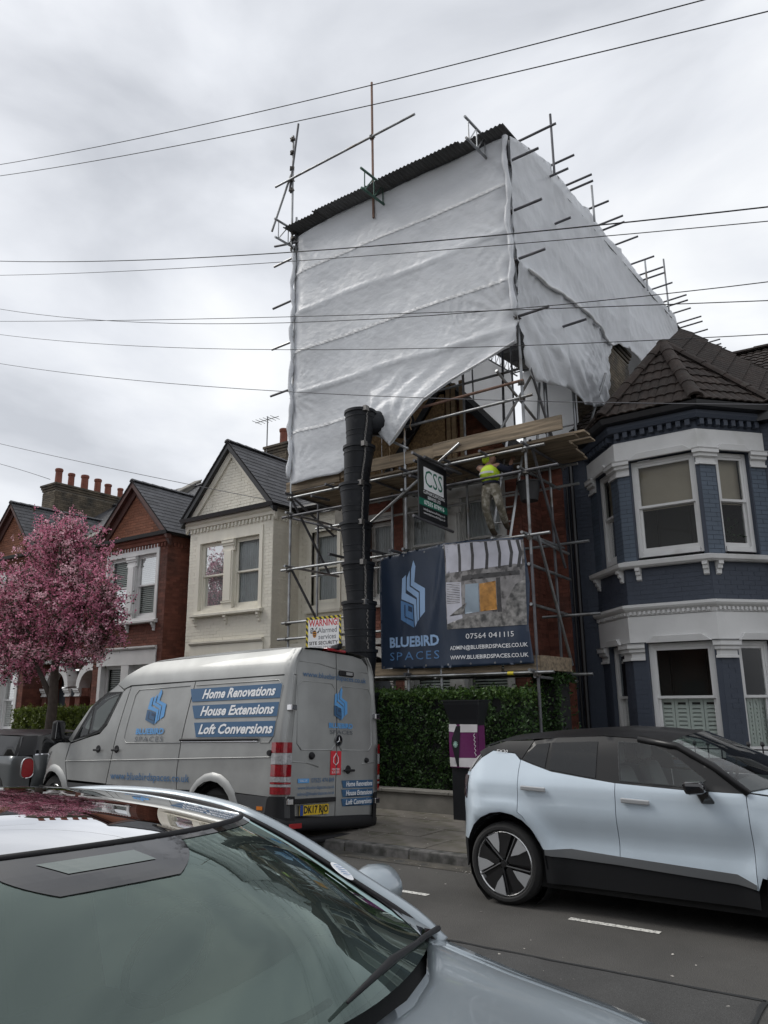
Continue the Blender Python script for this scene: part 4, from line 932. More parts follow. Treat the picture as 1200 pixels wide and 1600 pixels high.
# ---------------------------------------------------------------- sheeting
M_sheet = mat('white_poly_sheeting', (0.76, 0.78, 0.81), 0.34, var=0.07, vscale=.8, bump=0.45, bscale=9, bdist=.02, transl=0.3, spec=.4, stretch=(1, 1, 1.6))
M_band = mat('sheeting_reinforcement', (0.78, 0.79, 0.80), 0.4, var=0.05, bump=.4, bscale=22, bdist=.02, transl=0.15)
SEAMS = (10.47, 9.55, 8.66, 7.74, 6.92)
def fold(x, y, k, seed): return noise.noise(Vector((x*k, y*k, seed)))
def fsheet(x, z, off=0.0):
    y = YF-.10
    for s, a in ((9.55, .05), (7.74, .06)):
        w = z-s+.02*math.sin(x*2.1+s); y -= a*.5*math.exp(-(w/.026)**2)*(1+.35*math.sin(x*70+w*80))+.006*math.exp(-(w/.12)**2)
    for s in (10.47, 8.66, 6.92):
        w = z-s; y -= .006*math.exp(-(w/.05)**2)*(1+.8*math.sin(x*60+z*40))
    y += .02*math.sin((z-7.74)*3.45)**2
    y -= .022*fold(x, z*.7, .9, 3)+.007*fold(x*1.6, z*.5, 2.2, 5)+.006*fold(x*2, z*2, 5, 8)+.006*fold(x+z, (z-x)*.3, 6, 9)
    # pulled folds that run out from ties
    for (cx, cz, r, n, a, lo, hi) in ((-6.2, 7.76, 1.0, 17, .028, .1, 1.6), (-5.0, 8.0, 1.1, 15, .022, 1.2, 3.0), (-7.4, 6.15, 1.1, 13, .03, .9, 2.6), (-9.9, 5.98, .9, 15, .022, .0, 1.5), (-9.9, 7.72, .8, 15, .022, -1.5, 1.2), (-4.95, 9.5, .8, 13, .018, 1.8, 4.2), (-9.85, 11.2, .7, 11, .018, -1.5, 0), (-5.0, 11.2, .7, 13, .018, 3.1, 4.6)):
        dx, dz = x-cx, z-cz; d = math.hypot(dx, dz)
        an = math.atan2(dz, dx); an = an+2*math.pi if an < lo-.5 else an; wd = sstep(lo-.5, lo+.2, an)*sstep(hi+.5, hi-.2, an)
        if .03 < d < r: y -= .5*wd*a*math.sin(math.atan2(dz, dx)*n*1.5+cx+1.5*fold(dx, dz, 3, 1))*math.sin(math.pi*d/r)**1.2
    # loose lower flap: long diagonal folds running down to the tip
    if z < 7.7 and x > -7.9:
        q = (x+7.4)*.55+(z-6.15)*(-.84); t = sstep(7.75, 7.3, z); y -= t*(.010*math.sin(q*17+2*fold(x, z, 1, 2))+.008*math.sin(q*41+5*fold(x, z, 2, 4))+.12*sstep(7.7, 6.4, z))
    if x < -9.6: y += .1*((-9.6-x)/.35)**2
    if x > -5.2: y += .04*((x+5.2)/.3)**2+.02*math.sin(z*13)*sstep(-5.2, -4.95, x)
    return (x, y-off, z)
fpoly = [(-9.78, 11.33), (-8.6, 11.44), (-7.4, 11.42), (-6.2, 11.43), (-4.92, 11.42), (-4.89, 10.2), (-4.87, 9.5), (-4.9, 8.7), (-4.88, 7.9), (-4.92, 7.46), (-5.2, 7.34), (-5.53, 7.22), (-6.16, 7.05), (-6.69, 6.80), (-7.11, 6.42), (-7.33, 6.17), (-7.40, 6.12), (-7.47, 6.2), (-7.67, 6.44), (-7.85, 6.76), (-8.05, 6.8), (-8.2, 6.4), (-8.4, 5.95), (-8.66, 5.86), (-9.2, 5.88), (-9.7, 5.86), (-9.99, 5.90), (-10.0, 6.1), (-9.93, 6.4), (-9.95, 7.0), (-9.97, 7.55), (-10.05, 7.75), (-10.02, 7.95), (-9.9, 8.3), (-9.9, 8.6), (-9.93, 9.0), (-9.88, 9.5), (-9.94, 9.9), (-9.84, 10.4), (-9.86, 10.9)]
shf = panel('plastic_sheet', fpoly, fsheet, M_sheet, None, step=.055, world=True)
tag(shf, 'large white plastic sheet lashed to the front of the scaffold', 'sheeting'); shf.name = 'plastic_sheet'
sd = shf.modifiers.new('solid', 'SOLIDIFY'); sd.thickness = .004
for s in (10.47, 8.66, 6.92):
    x1 = -4.95 if s > 7 else -8.25
    b = MB(); b.grid(lambda u, v: tuple(Vector(fsheet(lerp(-9.85, x1, u), s+lerp(-.03, .03, v)+.012*math.sin(u*9+s), .006))+Vector((0, -.010*abs(math.sin(u*(x1+9.85)*26+v*2)), 0))), int((x1+9.85)*46), 3)
    b.build('reinforcement_band', M_band, shf, smooth=True)
hm = MB(); hp = [fsheet(x, z+.02, .012) for x, z in ((-4.95, 7.47), (-5.2, 7.35), (-5.53, 7.24), (-6.16, 7.07), (-6.69, 6.82), (-7.09, 6.45), (-7.38, 6.15))]
hm.tube(hp, .016, 6); hm.build('hem', M_band, shf, smooth=True)
hm = MB(); rnd = random.Random(2)
hm.tube([(-4.9+.025*math.sin(z*5)+rnd.uniform(-.012, .012), YF-.16+rnd.uniform(-.015, .015), z) for z in [7.9+i*.12 for i in range(30)]], .045, 8, rs=[.03+.028*abs(math.sin(i*.7)) for i in range(30)]); hm.build('gathered_edge', M_sheet, shf, smooth=True)
hm = MB(); hm.tube([(-9.92+.03*math.sin(z*6)+rnd.uniform(-.015, .015), YF-.08, z) for z in [6.0+i*.12 for i in range(44)]], .04, 8, rs=[.025+.028*abs(math.sin(i*.9)) for i in range(44)]); hm.build('gathered_edge', M_sheet, shf, smooth=True)
for (x, z) in ((-7.4, 6.1), (-7.1, 6.4), (-6.95, 6.6)):
    t = MB(); p = fsheet(x, z, .01); t.tube([p, (p[0]+.02, p[1], p[2]-.1), (p[0]-.01, p[1], p[2]-.2), (p[0]+.02, p[1], p[2]-.28)], .004, 5); t.build('tie_string', M_timber, shf)
K = 1.036
def ss(y, z): return (y*K, (z-1.72)*K+1.72)
def ssheet(y, z, off=0.0):
    x = -4.83
    bz = pw(y, [(11, 8.87), (12.1, 9.0), (13.2, 9.16), (14.0, 9.3), (15.1, 9.14), (16, 9.3), (18, 9.6)])
    w = z-bz; x += .04*math.exp(-(w/.05)**2)*(1+.3*math.sin(y*40))+.03*math.exp(-(w/.25)**2)
    for s in (10.47, 9.9, 7.8): w = z-s-(y-11)*.03; x += .012*math.exp(-(w/.08)**2)*(1+.8*math.sin(y*30+z*20))
    x += .06*fold(y*.5, z, .8, 11)+.03*fold(y, z*.6, 1.7, 13)+.016*fold(y*2, z*2, 2.2, 15)
    for yy in (12.55, 14.6, 16.8, 19): x += .05*math.exp(-((y-yy)/.12)**2)
    for (cy, cz, r, n, a) in ((14.8, 9.15, 1.6, 21, .03), (14.9, 8.2, 1.7, 19, .04), (11.1, 8.9, 1.2, 17, .03), (11.2, 7.9, 1.4, 19, .035), (13.9, 7.2, 1.1, 15, .035), (12.5, 8.3, .7, 13, .02), (22, 11.6, 2, 15, .03)):
        dx, dz = y-cy, z-cz; d = math.hypot(dx, dz)
        if .03 < d < r: x += .5*a*math.sin(math.atan2(dz, dx)*n*1.5+cy+1.6*fold(dx, dz, 2, 1))*math.sin(math.pi*d/r)**1.2
    if z < 8.6 and y < 15.2: x += .08*sstep(8.7, 7.6, z)*math.sin(max(0, min(1, (y-11)/4.2))*math.pi)+.03*math.sin((y*.8+z)*9)*sstep(8.4, 7.8, z)
    return (x+off, y, z)
spoly = [ss(*p) for p in ((10.42, 11.05), (11.8, 11.52), (12.3, 11.58), (13.17, 11.66), (14.36, 11.76), (15.25, 11.80), (16.87, 11.93), (19.13, 12.12), (21.08, 12.25), (21.2, 11.9), (21.22, 11.43), (19.6, 10.4), (17.9, 9.6), (17.29, 9.42), (16.7, 9.45), (16.22, 9.35), (15.6, 9.25), (15.0, 8.95), (14.8, 8.62), (14.72, 8.2), (14.58, 7.6), (14.2, 7.35), (13.55, 7.12), (12.91, 6.96), (12.5, 7.0), (12.27, 7.05), (11.6, 6.9), (10.95, 6.75), (10.6, 7.0), (10.43, 7.65), (10.4, 9))]
shs = panel('plastic_sheet', spoly, ssheet, M_sheet, None, step=.075, world=True)
tag(shs, 'white plastic sheet wrapping the right hand side of the scaffold, torn lower edge', 'sheeting')
sd = shs.modifiers.new('solid', 'SOLIDIFY'); sd.thickness = .004
bt = MB(); pts = [(y, pw(y, [(11, 8.87), (12.1, 9.0), (13.2, 9.16), (14.0, 9.3), (15.1, 9.14), (16, 9.3)])) for y in [11.1+i*.2 for i in range(23)]]
bt.tube([ssheet(y, z, .02) for y, z in pts], .03, 7, rs=[.022+.018*abs(math.sin(i*1.3)) for i in range(23)]); bt.build('rolled_band', M_band, shs, smooth=True)
def lsheet(y, z): return (-9.98+.05*fold(y, z, .9, 4), y, z)
shl = panel('plastic_sheet', [(10.95, 5.95), (21.5, 6.8), (21.5, 12.1), (10.95, 11.35)], lsheet, M_sheet, None, step=.3, world=True)
tag(shl, 'white plastic sheet on the left hand side of the scaffold, seen through the opening', 'sheeting')
def bsheet(x, z): return (x, 21.9+.05*fold(x, z, .9, 6), z)
shb = panel('plastic_sheet', [(-9.9, 6.6), (-5.0, 6.6), (-5.0, 12.2), (-9.9, 12.2)], bsheet, M_sheet, None, step=.3, world=True)
tag(shb, 'white plastic sheet closing the rear of the scaffold tent', 'sheeting')
# ---------------------------------------------------------------- rubbish chute
M_chute = mat('black_chute_plastic', (0.010, 0.0115, 0.015), 0.5, spec=.3, var=0.25, vscale=3, bump=0.15, bscale=18, col2=(0.035, 0.036, 0.04), c2scale=5, c2lo=.6, c2hi=.8)
M_chain = mat('chain_steel', (0.22, 0.21, 0.20), 0.45, metal=0.8)
ch = thing('rubbish_chute', 'black plastic rubbish chute of stacked tapered sections with chains', 'chute', (-7.86, 10.3, .2))
CY = 10.42; ctr = [(-7.85, 6.78), (-7.89, 6.13), (-7.96, 5.43), (-7.95, 4.73), (-7.92, 4.03), (-7.88, 3.35), (-7.85, 2.55), (-7.85, 1.85), (-7.85, 1.15)]
for i, (cx, z) in enumerate(ctr):
    nx, nz = ctr[i+1] if i+1 < len(ctr) else (-7.85, .45)
    h = z-nz; b = MB(); rt = .272 if i != 5 else .285; rb = .215 if i != 5 else .25
    prof = [(rt+.0, 0), (rt+.022, 0), (rt+.022, -.05), (rt, -.055)]+[(rt-(rt-rb)*.12, -.12), (rt-(rt-rb)*.12+.008, -.125), (rt-(rt-rb)*.12+.008, -.14), (rt-(rt-rb)*.14, -.145)]
    for q in (.58, .72): rr = lerp(rt, rb, q); prof += [(rr, -h*q), (rr+.007, -h*q-.004), (rr+.007, -h*q-.014), (rr, -h*q-.018)]
    prof += [(rb, -h-.12), (rb-.01, -h-.12), (rb-.01, -h), (rt-.012, -.01), (rt, 0)]
    b.lathe(prof, (0, 0, 0), 30)
    sh = Vector((nx-cx, 0, 0))
    for k, v in enumerate(b.v): b.v[k] = Vector((cx, CY+.02*math.sin(i*2), z))+v+sh*(-v.z/h)
    s = b.build('chute_section', M_chute, ch, smooth='auto')
hb = MB(); hb.bar((-7.8, CY+.1, 6.60), (-7.5, CY+.95, 6.75), .21, 20, r2=.27); hb.build('hopper', M_chute, ch, smooth='auto')
for i in range(6):
    cx, z = ctr[i]; nx, nz = ctr[i+1]; b = MB(); n = int((z-nz)/.045); 
    A = Vector((cx+.235, CY-.12, z-.02)); B = Vector((nx+.235, CY-.12, nz+.0))
    for k in range(n):
        c = A.lerp(B, (k+.5)/n)+Vector((.012*math.sin(k*.4), 0, 0)); ax = Vector((1, 0, 0)) if k % 2 else Vector((0, 1, 0)); vs = []
        ring = [c+ax*(.014*math.cos(a))+Vector((0, 0, .032*math.sin(a))) for a in [j*math.pi/4 for j in range(8)]]
        for j in range(8): b.bar(ring[j], ring[(j+1) % 8], .0055, 4, caps=False)
    b.build('chain', M_chain, ch, recalc=False)
    b = MB(); b.box(cx+.2, cx+.27, CY-.2, CY-.1, z-.07, z+.02); b.build('shackle', M_chain, ch)
# ---------------------------------------------------------------- logo (blue folded ribbon bird), drawn in a 1 x 2.6 box
C_sky = mat('print_sky_blue', (0.16, 0.36, 0.62), .5); C_mid = mat('print_mid_blue', (0.085, 0.20, 0.40), .5); C_navy = mat('print_navy', (0.022, 0.045, 0.095), .5)
C_pale = mat('print_pale_blue', (0.30, 0.45, 0.68), .55); C_white = mat('print_white', (0.75, 0.76, 0.78), .5); C_grey = mat('print_grey', (0.10, 0.11, 0.13), .5); C_black = mat('print_black', (0.012, 0.012, 0.014), .5)
LOGO = [('p', [(.42, 1.93), (.46, 2.62), (.56, 3.0), (.64, 2.72), (.58, 2.05), (1.0, 1.72), (1.0, .72), (.80, .48), (.80, 1.60)]),
        ('p', [(.24, 1.85), (.26, 2.28), (.40, 2.58), (.37, 1.90), (.76, 1.56), (.76, .43), (.68, .32), (.68, 1.35), (.24, 1.75)]),
        ('p', [(.02, 1.38), (.06, 2.28), (.22, 2.42), (.19, 1.62), (.65, 1.28), (.66, .28), (.56, .10), (.54, 1.08)]),
        ('m', [(.0, 1.32), (.50, 1.04), (.52, .08), (.0, .48)]),
        ('n', [(.13, 1.12), (.18, 1.12), (.18, .62), (.50, .42), (.50, .36), (.13, .56)]),
        ('n', [(.30, 1.06), (.47, .96), (.47, .74), (.30, .84)])]
def logo(parent, fm, w, h, ms=None, thick=.0):
    """fm(u,v) maps metres on the surface to a point"""
    ms = ms or {'p': C_pale, 'm': C_mid, 'n': C_navy}
    for i, (c, poly) in enumerate(LOGO):
        o = panel('logo', [(x*w, y/3.0*h) for x, y in poly], lambda a, b: fm(a, b, .0015+.0008*i), ms[c], parent, step=max(w, h)/26, smooth=False, world=True)
def lettering(parent, fm, body, u, v, size, m, align='LEFT', bold=0.0, shear=0.0, space=1.0, width=None, vs=1.0, name='lettering', off=.003):
    t = text_mb(body, size, align=align, ext=0, bold=bold, shear=shear, space=space, width=width)
    if width and align == 'LEFT': sh = width/2
    else: sh = 0
    t.v = [Vector(fm(u+p.x+sh, v+p.y*vs, off)) for p in t.v]
    return t.build(name, m, parent, recalc=False)
# ---------------------------------------------------------------- banner
M_ban = mat('banner_vinyl', (0.018, 0.032, 0.062), 0.38, var=0.06, bump=.15, bscale=6, bdist=.02)
bx0, bx1, bz0, bz1 = -7.70, -4.93, 2.24, 4.14
def bsurf(u, v, off=0.0):
    t = u/2.77; x = bx0+u; z = bz0+v*(1+.03*math.sin(t*math.pi)*(v/1.9))
    y = 10.80+.02*math.sin(u*3)+.012*math.sin(u*11+v*2)-.02*fold(u, v, 1.6, 21)-.03*math.exp(-((u-1.15-.25*(v-1.2))/.05)**2)*sstep(.3, 1.2, v)
    y += .02*math.exp(-((u-2.45+.35*v)/.07)**2)*sstep(1.2, .2, v)-.02*math.exp(-((u-.3-.3*v)/.06)**2)*sstep(1.4, .6, v)
    if u > 2.5: y += .04*((u-2.5)/.27)**2
    return (x, y-off, z)
bn = panel('banner', [(0, 0), (1.3, -.02), (2.77, -.0), (2.72, .6), (2.76, 1.2), (2.70, 1.93), (1.32, 1.94), (.0, 1.90), (-.03, 1.2)], bsurf, M_ban, None, step=.05, world=True)
tag(bn, 'dark blue advertising banner with bird logo and room photograph hung on the scaffold', 'banner'); bn.modifiers.new('solid', 'SOLIDIFY').thickness = .002
logo(bn, lambda a, b, o: bsurf(.40+a, .62+b, o+.003), .50, 1.14)
lettering(bn, lambda u, v, o: bsurf(u, v, o+.006), 'BLUEBIRD', .17, .42, .23, C_pale, bold=.008, width=.98)
lettering(bn, lambda u, v, o: bsurf(u, v, o+.006), 'SPACES', .17, .19, .19, C_mid, space=1.3, width=.98)
lettering(bn, lambda u, v, o: bsurf(u, v, o+.006), '07564 041115', 1.66, .45, .115, C_white, width=.82)
lettering(bn, lambda u, v, o: bsurf(u, v, o+.006), 'ADMIN@BLUEBIRDSPACES.CO.UK', 1.36, .28, .085, C_white, bold=.0012, width=1.34)
lettering(bn, lambda u, v, o: bsurf(u, v, o+.006), 'WWW.BLUEBIRDSPACES.CO.UK', 1.36, .13, .085, C_white, bold=.0012, width=1.34)
pr_wall = mat('print_room_grey', (0.24, 0.23, 0.23), .5, var=.3, vscale=9, col2=(.09, .085, .085), c2scale=7, c2lo=.5, c2hi=.6)
pr_pale = mat('print_pale_lilac', (0.50, 0.50, 0.56), .5, var=.15, vscale=4); pr_dk = mat('print_charcoal', (0.05, 0.048, 0.05), .5, var=.4, vscale=12)
pr_or = mat('print_orange_wood', (0.42, 0.20, 0.045), .5, var=.35, vscale=12); pr_bl = mat('print_door_blue', (0.25, 0.31, 0.37), .5, var=.15)
pr_sh = mat('print_leaf_shadow', (0.30, 0.29, 0.28), .5, col2=(.06, .06, .06), c2scale=11, c2lo=.38, c2hi=.66, detail=10)
def pq(poly, m, o): panel('print', poly, lambda a, b: bsurf(a, b, o+.003), m, bn, step=.035, smooth=True, world=True)
pq([(1.32, .58), (2.70, .58), (2.70, 1.90), (1.32, 1.92)], pr_wall, .002)
pq([(1.34, 1.46), (2.66, 1.52), (2.66, 1.89), (1.34, 1.91)], pr_pale, .0035)
for i, u in enumerate((1.56, 1.80, 2.04, 2.26, 2.45, 2.58)): k = .02*i; pq([(u, 1.47), (u+.05, 1.47), (u+.06+k*.3, 1.7), (u+.05, 1.9), (u, 1.9), (u+.01+k*.3, 1.7)], pr_dk, .005)
pq([(1.33, .60), (1.62, .62), (1.60, 1.30), (1.33, 1.32)], pr_pale, .0035)
for i in range(12): z = .98+i*.027; pq([(1.34, z), (1.58, z-.002), (1.58, z+.009), (1.34, z+.011)], pr_wall, .005)
pq([(1.62, 1.32), (2.62, 1.35), (2.62, 1.42), (1.62, 1.40)], pr_dk, .004)
pq([(1.66, .80), (1.92, .82), (1.92, 1.26), (1.68, 1.26)], pr_bl, .004); pq([(1.94, .82), (2.21, .84), (2.21, 1.28), (1.94, 1.25)], pr_or, .004)
pq([(2.22, .80), (2.29, .80), (2.29, 1.33), (2.22, 1.33)], pr_dk, .004); pq([(2.31, .86), (2.52, .9), (2.52, 1.33), (2.31, 1.33)], pr_wall, .005)
pq([(1.33, .58), (2.70, .58), (2.70, .86), (2.3, .80), (1.7, .76), (1.33, .66)], pr_sh, .006); pq([(2.35, .82), (2.70, .82), (2.70, 1.3), (2.55, 1.2), (2.38, .95)], pr_sh, .007); pq([(1.38, .78), (1.7, .98), (1.62, .8)], pr_sh, .0065)
for (u, v) in [(i*.42+.05, .03) for i in range(7)]+[(i*.42+.05, 1.87) for i in range(7)]:
    b = MB(); p = bsurf(u, v, .003); b.lathe([(.006, 0), (.016, 0), (.016, .003), (.006, .003)], (0, 0, 0), 10, axis='y'); b.v = [Vector(p)+Vector((q.x, -q.y, q.z)) for q in b.v]; b.build('eyelet', M_tube, bn)
# ---------------------------------------------------------------- scaffolder's sign, edge on to the facade
M_signblk = mat('sign_black', (0.012, 0.013, 0.016), .35); C_green = mat('sign_green', (0.01, 0.13, 0.085), .4)
sg = thing('company_sign', 'black hanging sign with white CSS panel and green phone number strip', 'sign', (-6.33, 10.35, 4.5))
def ssf(u, v, off=0.0): return (-6.31+off, 9.91+u, 4.53+v-.03*u)
b = MB(); b.hexa([ssf(0, 0, -.02), ssf(.87, 0, -.02), ssf(.87, 0, 0), ssf(0, 0, 0), ssf(0, .97, -.02), ssf(.87, .97, -.02), ssf(.87, .97, 0), ssf(0, .97, 0)]); b.build('board', M_signblk, sg)
b = MB(); b.add([ssf(.15, .48, .002), ssf(.76, .48, .002), ssf(.76, .86, .002), ssf(.15, .86, .002)], [(0, 1, 2, 3)]); b.build('panel', C_white, sg, recalc=False)
b = MB(); b.add([ssf(.0, .205, .002), ssf(.87, .205, .002), ssf(.87, .32, .002), ssf(.0, .32, .002)], [(0, 1, 2, 3)]); b.build('strip', C_green, sg, recalc=False)
lettering(sg, ssf, 'CSS', .455, .67, .40, C_green, 'CENTER', width=.54, vs=1.0)
lettering(sg, ssf, 'CLAPHAM SCAFFOLDING', .455, .435, .075, C_white, 'CENTER', width=.66, bold=.001); lettering(sg, ssf, 'SERVICES LTD', .455, .36, .07, C_white, 'CENTER', width=.4, bold=.001)
lettering(sg, ssf, '07555 878916', .455, .262, .10, C_white, 'CENTER', width=.62, bold=.002); lettering(sg, ssf, 'info@claphamscaffolding.co.uk', .455, .15, .05, C_white, 'CENTER', width=.66); lettering(sg, ssf, 'www.claphamscaffolding.co.uk', .455, .09, .05, C_white, 'CENTER', width=.66)
for z_ in (5.53, 4.50): b = MB(); b.bar((-6.34, 9.78, z_+.02), (-6.34, 11.0, z_-.03), TR, 8); b.build('bracket_tube', M_tubedark, sg)
# ---------------------------------------------------------------- security sign
wn_ = thing('warning_sign', 'white security warning sign with yellow and black striped border', 'sign', (-8.97, 10.78, 2.5))
C_yel = mat('sign_yellow', (0.62, 0.50, 0.03), .5); C_red = mat('sign_red', (0.55, 0.015, 0.03), .5)
def wsf(u, v, off=0.0): return (-9.39+u, 10.79-off+.01*math.sin(u*5), 2.50+v)
WW, WH = .83, .72
b = MB(); b.grid(lambda u, v: wsf(u*WW, v*WH), 6, 3); b.build('board', C_white, wn_, solid=.004)
ys = MB(); bs_ = MB(); bw = .05; s = .055
def stripe_rect(u0, u1, v0, v1):
    L = (u1-u0)+(v1-v0); k = int(L/s)+1
    for i in range(k):
        t0, t1 = i*s, (i+1)*s; n = 1
        if u1-u0 > v1-v0: pts = [(min(u1, u0+t0), v0), (min(u1, u0+t1), v0), (max(u0, min(u1, u0+t1-(v1-v0))), v1), (max(u0, min(u1, u0+t0-(v1-v0))), v1)]
        else: pts = [(u0, min(v1, v0+t0)), (u0, min(v1, v0+t1)), (u1, max(v0, min(v1, v0+t1-(u1-u0)))), (u1, max(v0, min(v1, v0+t0-(u1-u0))))]
        (ys if i % 2 else bs_).add([wsf(a, c, .003) for a, c in pts], [(0, 1, 2, 3)])
stripe_rect(0, WW, WH-bw, WH); stripe_rect(0, WW, 0, bw); stripe_rect(0, bw, bw, WH-bw); stripe_rect(WW-bw, WW, bw, WH-bw)
ys.build('yellow_stripe', C_yel, wn_, recalc=False); bs_.build('black_stripe', C_black, wn_, recalc=False)
lettering(wn_, wsf, 'WARNING!', WW/2, .60, .17, C_red, 'CENTER', width=.70, bold=.004)
lettering(wn_, wsf, 'B   Alarmed', WW/2, .465, .135, C_grey, 'CENTER', width=.62, bold=.001); lettering(wn_, wsf, 'services', .5, .35, .13, C_grey, 'CENTER', width=.42, bold=.001)
lettering(wn_, wsf, 'SITE SECURITY', WW/2, .24, .085, C_black, 'CENTER', width=.68, bold=.002); lettering(wn_, wsf, 'PROTECTING THESE PREMISES', WW/2, .17, .045, C_black, 'CENTER', width=.66); lettering(wn_, wsf, '07432 440 578', WW/2, .10, .095, C_grey, 'CENTER', width=.68)
be = MB()
for k in range(4): be.lathe([(.0, 0), (.05-.008*k, .0)], (0, 0, 0), 12, axis='y'); 
be = MB(); be.add([wsf(.20+.045*math.cos(a), .41+.07*math.sin(a), .004) for a in [i*.524 for i in range(12)]], [tuple(range(12))]); be.build('bee_body', mat('bee_orange', (.55, .22, .02)), wn_, recalc=False)
be = MB()
for v in (.37, .41, .45): be.add([wsf(.165, v, .006), wsf(.235, v, .006), wsf(.23, v+.018, .006), wsf(.17, v+.018, .006)], [(0, 1, 2, 3)])
for sx in (-1, 1): be.add([wsf(.2+sx*.02, .47, .006), wsf(.2+sx*.07, .53, .006), wsf(.2+sx*.03, .52, .006)], [(0, 1, 2)]); be.add([wsf(.2+sx*.04, .42, .005), wsf(.2+sx*.1, .47, .005), wsf(.2+sx*.09, .43, .005)], [(0, 1, 2)])
be.build('bee_stripe', C_black, wn_, recalc=False)
# ---------------------------------------------------------------- ladder, worker, bucket
M_alu = mat('aluminium', (0.42, 0.43, 0.44), .4, metal=.8, var=.15)
ld = thing('ladder', 'grey metal ladder leaning up to the platform where the worker climbs', 'ladder', (-5.6, 11.2, 4.2))
A = Vector((-5.60, 11.24, 4.22)); B = Vector((-5.30, 11.52, 6.25)); sw = Vector((.17, .0, .0)); 
for s_ in (-1, 1):
    q = MB(); q.bar(A+sw*s_, B+sw*s_, .026, 4); q.build('stile', M_alu, ld)
for i in range(8):
    p = A.lerp(B, (i+.4)/8); q = MB(); q.bar(p-sw, p+sw, .014, 8); q.build('rung', M_alu, ld)
b = MB(); 
M_bucket = mat('black_rubber', (0.022, 0.022, 0.024), .7, var=.3)
bk = thing('bucket', 'black rubber builder\'s bucket hanging from the scaffold beside the worker', 'bucket', (-5.08, 11.35, 4.9))
b.lathe([(.0, 0), (.14, 0), (.19, .30), (.205, .30), (.205, .32), (.18, .32), (.13, .02), (0, .02)], (-5.08, 11.35, 4.88), 20); b.build('tub', M_bucket, bk, smooth='auto')
b = MB(); b.tube([(-5.08+.19*math.cos(a), 11.35, 5.2+.2*math.sin(a)) for a in [i*math.pi/8 for i in range(9)]], .008, 6); b.tube([(-5.08, 11.35, 5.4), (-5.08, 11.35, 5.66)], .008, 6); b.build('handle', M_chain, bk)
M_skin = mat('skin', (0.30, 0.17, 0.12), .6); M_hivis = mat('hi_vis_yellow', (0.42, 0.58, 0.02), .7, var=.1, bump=.3, bscale=12); M_cargo = mat('khaki_work_trousers', (0.15, 0.135, 0.10), .9, var=.3, vscale=7, bump=.5, bscale=14, col2=(.33, .31, .27), c2scale=14)
M_boot = mat('boot_leather', (0.06, 0.045, 0.03), .7); M_navycloth = mat('navy_cloth', (0.012, 0.015, 0.03), .9, bump=.3); M_silver = mat('reflective_tape', (0.5, 0.5, 0.5), .4, metal=.3)
def skin(name, pts, edges, rad, m, parent, sub=2, root=0):
    me = bpy.data.meshes.new(name); off = OFF.get(parent.name, Vector()); me.from_pydata([Vector(p)-off for p in pts], edges, []); me.materials.append(m)
    o = bpy.data.objects.new(name, me); link(o, parent); md = o.modifiers.new('skin', 'SKIN'); md.use_smooth_shade = True
    for i, r in enumerate(rad):
        sv = me.skin_vertices[0].data[i]; sv.radius = (r, r) if not isinstance(r, tuple) else r; sv.use_root = (i == root)
    s_ = o.modifiers.new('sub', 'SUBSURF'); s_.levels = sub; s_.render_levels = sub; return o
wk = thing('person', 'worker in yellow hi-vis jacket and khaki trousers climbing the ladder under the platform', 'person', (-5.62, 11.1, 4.35))
px, py = -5.58, 11.02
hip = Vector((px, py-.04, 5.10)); ch_ = Vector((px-.01, py-.08, 5.37)); nk = Vector((px-.01, py-.04, 5.53)); hd = Vector((px+.02, py+.02, 5.60))
fl_, fr_ = Vector((px-.11, py+.16, 4.44)), Vector((px+.12, py+.2, 4.52)); kl, kr = Vector((px-.11, py-.06, 4.78)), Vector((px+.13, py-.04, 4.84))
hl, hr = Vector((px-.17, py+.22, 5.66)), Vector((px+.26, py+.24, 5.60)); sl_, sr_ = ch_+Vector((-.16, 0, .10)), ch_+Vector((.16, 0, .10)); el, er = Vector((px-.27, py+.04, 5.50)), Vector((px+.30, py+.04, 5.36))
body = skin('body', [hip, ch_, nk, hd, hd+Vector((0, 0, .09)), sl_, el, hl, sr_, er, hr, hip+Vector((-.09, 0, -.02)), kl, fl_, hip+Vector((.09, 0, -.02)), kr, fr_],
            [(0, 1), (1, 2), (2, 3), (3, 4), (1, 5), (5, 6), (6, 7), (1, 8), (8, 9), (9, 10), (0, 11), (11, 12), (12, 13), (0, 14), (14, 15), (15, 16)],
            [.09, .11, .05, .080, .045, .06, .042, .032, .045, .042, .032, .08, .055, .04, .085, .055, .04], M_skin, wk)
skin('jacket', [hip+Vector((0, 0, .05)), ch_, ch_+Vector((0, 0, .11)), sl_+Vector((.03, 0, 0)), sr_-Vector((.03, 0, 0))], [(0, 1), (1, 2), (1, 3), (1, 4)], [.15, .165, .115, .095, .095], M_hivis, wk)
for q_ in ([sl_+Vector((.05, 0, 0)), el, hl-Vector((0, 0, .05))], [sr_-Vector((.05, 0, 0)), er, hr-Vector((.01, 0, .05))]): skin('sleeve', q_, [(0, 1), (1, 2)], [.078, .060, .048], M_navycloth, wk)
skin('hood', [nk+Vector((-.05, -.07, .0)), hd+Vector((-.08, -.09, -.01)), hd+Vector((-.07, -.06, .05))], [(0, 1), (1, 2)], [.06, .075, .045], M_hivis, wk)
skin('trousers', [hip+Vector((0, 0, .11)), hip, hip+Vector((-.09, 0, -.06)), kl, fl_+Vector((0, 0, .0)), hip+Vector((.09, 0, -.06)), kr, fr_+Vector((0, 0, .0))], [(0, 1), (1, 2), (2, 3), (3, 4), (1, 5), (5, 6), (6, 7)], [.13, .14, .10, .070, .060, .095, .070, .060], M_cargo, wk, root=1)
